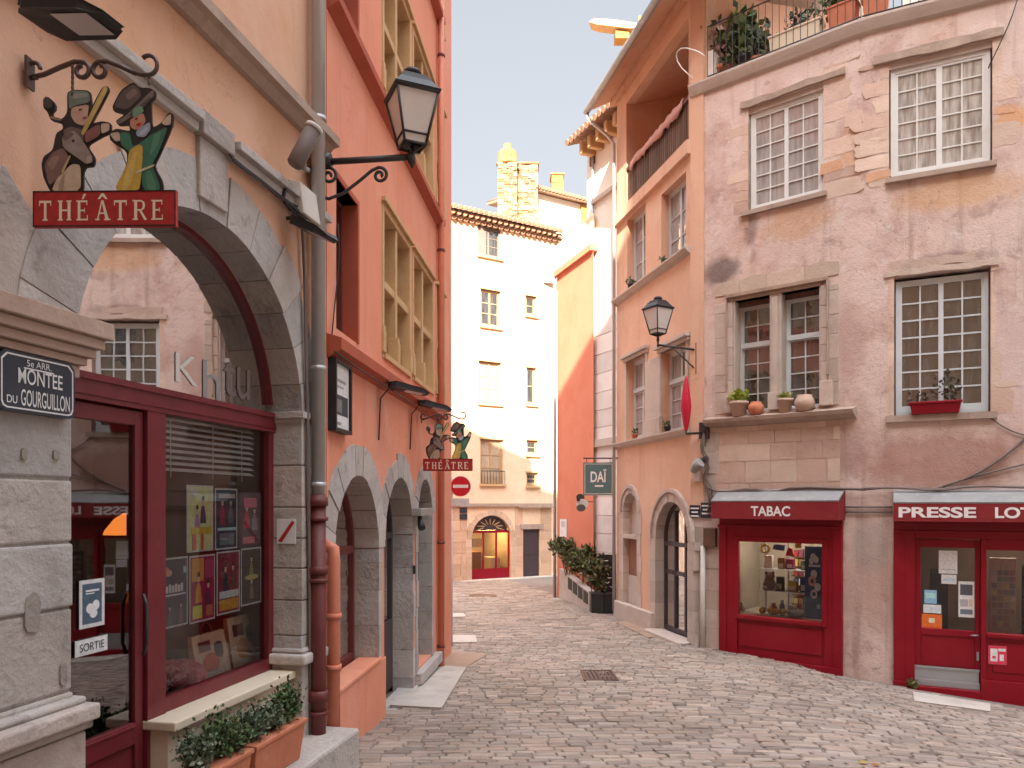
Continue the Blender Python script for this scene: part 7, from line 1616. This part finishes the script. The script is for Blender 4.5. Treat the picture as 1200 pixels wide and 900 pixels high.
def grate(px0,px1,y0,y1,label):
    a_,b_,c_=ghit((px0+px1)/2,y1),ghit((px0+px1)/2,y0),None; x0,x1=(px0-600)/900*(a_.y+b_.y)/2,(px1-600)/900*(a_.y+b_.y)/2
    cy=(a_.y+b_.y)/2; g_=gz((x0+x1)/2,cy); t=thing('drain_grate',((x0+x1)/2,cy,g_+EYE),label,'drain'); hy=abs(b_.y-a_.y)/2
    tl=lambda y:gz((x0+x1)/2,y)
    m=MB(); e=.035
    for q in ((x0,x1,cy-hy,cy-hy+e),(x0,x1,cy+hy-e,cy+hy),(x0,x0+e,cy-hy+e,cy+hy-e),(x1-e,x1,cy-hy+e,cy+hy-e)):
        m.hexa(WF,[(q[0],-q[2],tl(q[2])-.03),(q[1],-q[2],tl(q[2])-.03),(q[1],-q[3],tl(q[3])-.03),(q[0],-q[3],tl(q[3])-.03)],[(q[0],-q[2],tl(q[2])+.016),(q[1],-q[2],tl(q[2])+.016),(q[1],-q[3],tl(q[3])+.016),(q[0],-q[3],tl(q[3])+.016)])
    m.build('frame',M['ironbrown'],t); m=MB(); n=7
    for i in range(n):
        x=x0+e+(x1-x0-2*e)*(i+.5)/n; m.hexa(WF,[(x-.02,-(cy-hy+e),tl(cy-hy)-.03),(x+.02,-(cy-hy+e),tl(cy-hy)-.03),(x+.02,-(cy+hy-e),tl(cy+hy)-.03),(x-.02,-(cy+hy-e),tl(cy+hy)-.03)],[(x-.02,-(cy-hy+e),tl(cy-hy)+.013),(x+.02,-(cy-hy+e),tl(cy-hy)+.013),(x+.02,-(cy+hy-e),tl(cy+hy)+.013),(x-.02,-(cy+hy-e),tl(cy+hy)+.013)])
    m.build('bars',M['ironbrown'],t)
    m=MB(); m.quad([Vector((x,y,tl(y)+.007+EYE)) for x,y in ((x0+e,cy-hy+e),(x1-e,cy-hy+e),(x1-e,cy+hy-e),(x0+e,cy+hy-e))]); m.build('dark_pit_sheet',M['hole_dark'],t)  # flat near-black sheet; the hole's darkness is put into its colour
grate(682,721,786,798,'rusty iron drain grate set in the middle of the cobbles')
p=ghit(566,698); m=MB(); m.lathe((p.x,p.y,gz(p.x,p.y)+EYE),[(.42,-.03),(.42,.012),(.38,.016),(.05,.016)],20); tag(m.build('manhole_cover',M['ironbrown']),'dark round manhole cover on the far cobbles before the arched shop','manhole cover')
# fallen leaves by the foreground edge
for px,py,lab in ((1012,896,'yellow fallen leaf lying near the brown one on the cobbles'),(1026,899,'brown fallen leaf beside the yellow one on the cobbles')):
    p=ghit(px,py); m=MB(); c=Vector((p.x,p.y,gz(p.x,p.y)+.014+EYE)); m.add([c+Vector((-.05,0,0)),c+Vector((0,.035,.012)),c+Vector((.05,.01,.004)),c+Vector((.0,-.035,.01))],[(0,1,2,3)],col=(.35,.26,.05) if px<1020 else (.30,.12,.05)); tag(m.build('fallen_leaf',M['leaf']),lab,'leaf')
# =================================================================== sky, sun, camera
EL,AZ=30.0,(-.10,-.995)
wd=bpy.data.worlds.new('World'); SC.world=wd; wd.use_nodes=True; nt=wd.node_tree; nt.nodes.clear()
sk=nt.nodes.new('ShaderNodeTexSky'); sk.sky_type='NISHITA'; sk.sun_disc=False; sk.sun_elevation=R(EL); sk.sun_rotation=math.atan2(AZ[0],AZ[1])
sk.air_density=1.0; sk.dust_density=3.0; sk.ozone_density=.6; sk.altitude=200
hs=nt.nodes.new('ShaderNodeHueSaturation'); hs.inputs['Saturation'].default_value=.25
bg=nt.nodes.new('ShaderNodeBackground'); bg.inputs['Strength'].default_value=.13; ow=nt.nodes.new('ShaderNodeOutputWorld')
nt.links.new(sk.outputs[0],hs.inputs['Color']); # sky scaled by elevation: brightened overhead, out of view, to light the street walls
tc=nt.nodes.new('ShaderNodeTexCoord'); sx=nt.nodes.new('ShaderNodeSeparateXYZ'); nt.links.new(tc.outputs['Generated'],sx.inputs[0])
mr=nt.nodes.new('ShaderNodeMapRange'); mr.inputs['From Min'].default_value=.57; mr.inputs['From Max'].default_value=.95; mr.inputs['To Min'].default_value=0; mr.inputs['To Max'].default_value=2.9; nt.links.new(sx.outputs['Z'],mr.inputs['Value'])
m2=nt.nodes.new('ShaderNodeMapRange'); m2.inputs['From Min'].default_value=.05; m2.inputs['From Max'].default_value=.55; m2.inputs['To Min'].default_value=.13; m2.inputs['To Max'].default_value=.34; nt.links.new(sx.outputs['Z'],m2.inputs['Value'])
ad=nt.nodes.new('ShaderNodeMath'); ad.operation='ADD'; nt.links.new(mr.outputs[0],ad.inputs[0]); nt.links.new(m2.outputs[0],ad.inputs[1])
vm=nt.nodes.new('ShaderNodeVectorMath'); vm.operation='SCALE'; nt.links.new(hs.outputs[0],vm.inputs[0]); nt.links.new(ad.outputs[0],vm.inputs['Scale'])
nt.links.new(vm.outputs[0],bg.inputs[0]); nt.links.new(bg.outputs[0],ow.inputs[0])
sl=bpy.data.lights.new('sun','SUN'); sl.energy=4.0; sl.angle=R(.5); sl.color=(1,.86,.68)
so=bpy.data.objects.new('sun',sl); COL.objects.link(so); so.location=(0,-5,30)
dirv=Vector((AZ[0]*math.cos(R(EL)),AZ[1]*math.cos(R(EL)),math.sin(R(EL))))
so.rotation_euler=dirv.to_track_quat('Z','Y').to_euler()
cd=bpy.data.cameras.new('camera'); cd.sensor_width=36; cd.sensor_fit='HORIZONTAL'; cd.lens=27; cd.shift_y=(HY-450)/1200; cd.clip_end=2000; cd.clip_start=.05
co=bpy.data.objects.new('camera',cd); COL.objects.link(co); co.location=(0,0,EYE); co.rotation_euler=(R(90),0,0); SC.camera=co
vs_=SC.view_settings; vs_.view_transform='Standard'; vs_.look='None'; vs_.exposure=EXPO; vs_.gamma=1; vs_.use_curve_mapping=False
SC.render.engine='CYCLES'; SC.cycles.max_bounces=10; SC.cycles.diffuse_bounces=5; SC.cycles.glossy_bounces=4; SC.cycles.transparent_max_bounces=12; SC.cycles.use_denoising=True; SC.cycles.caustics_reflective=False; SC.cycles.caustics_refractive=False
for o in bpy.data.objects:
    if '_a' in o: del o['_a']
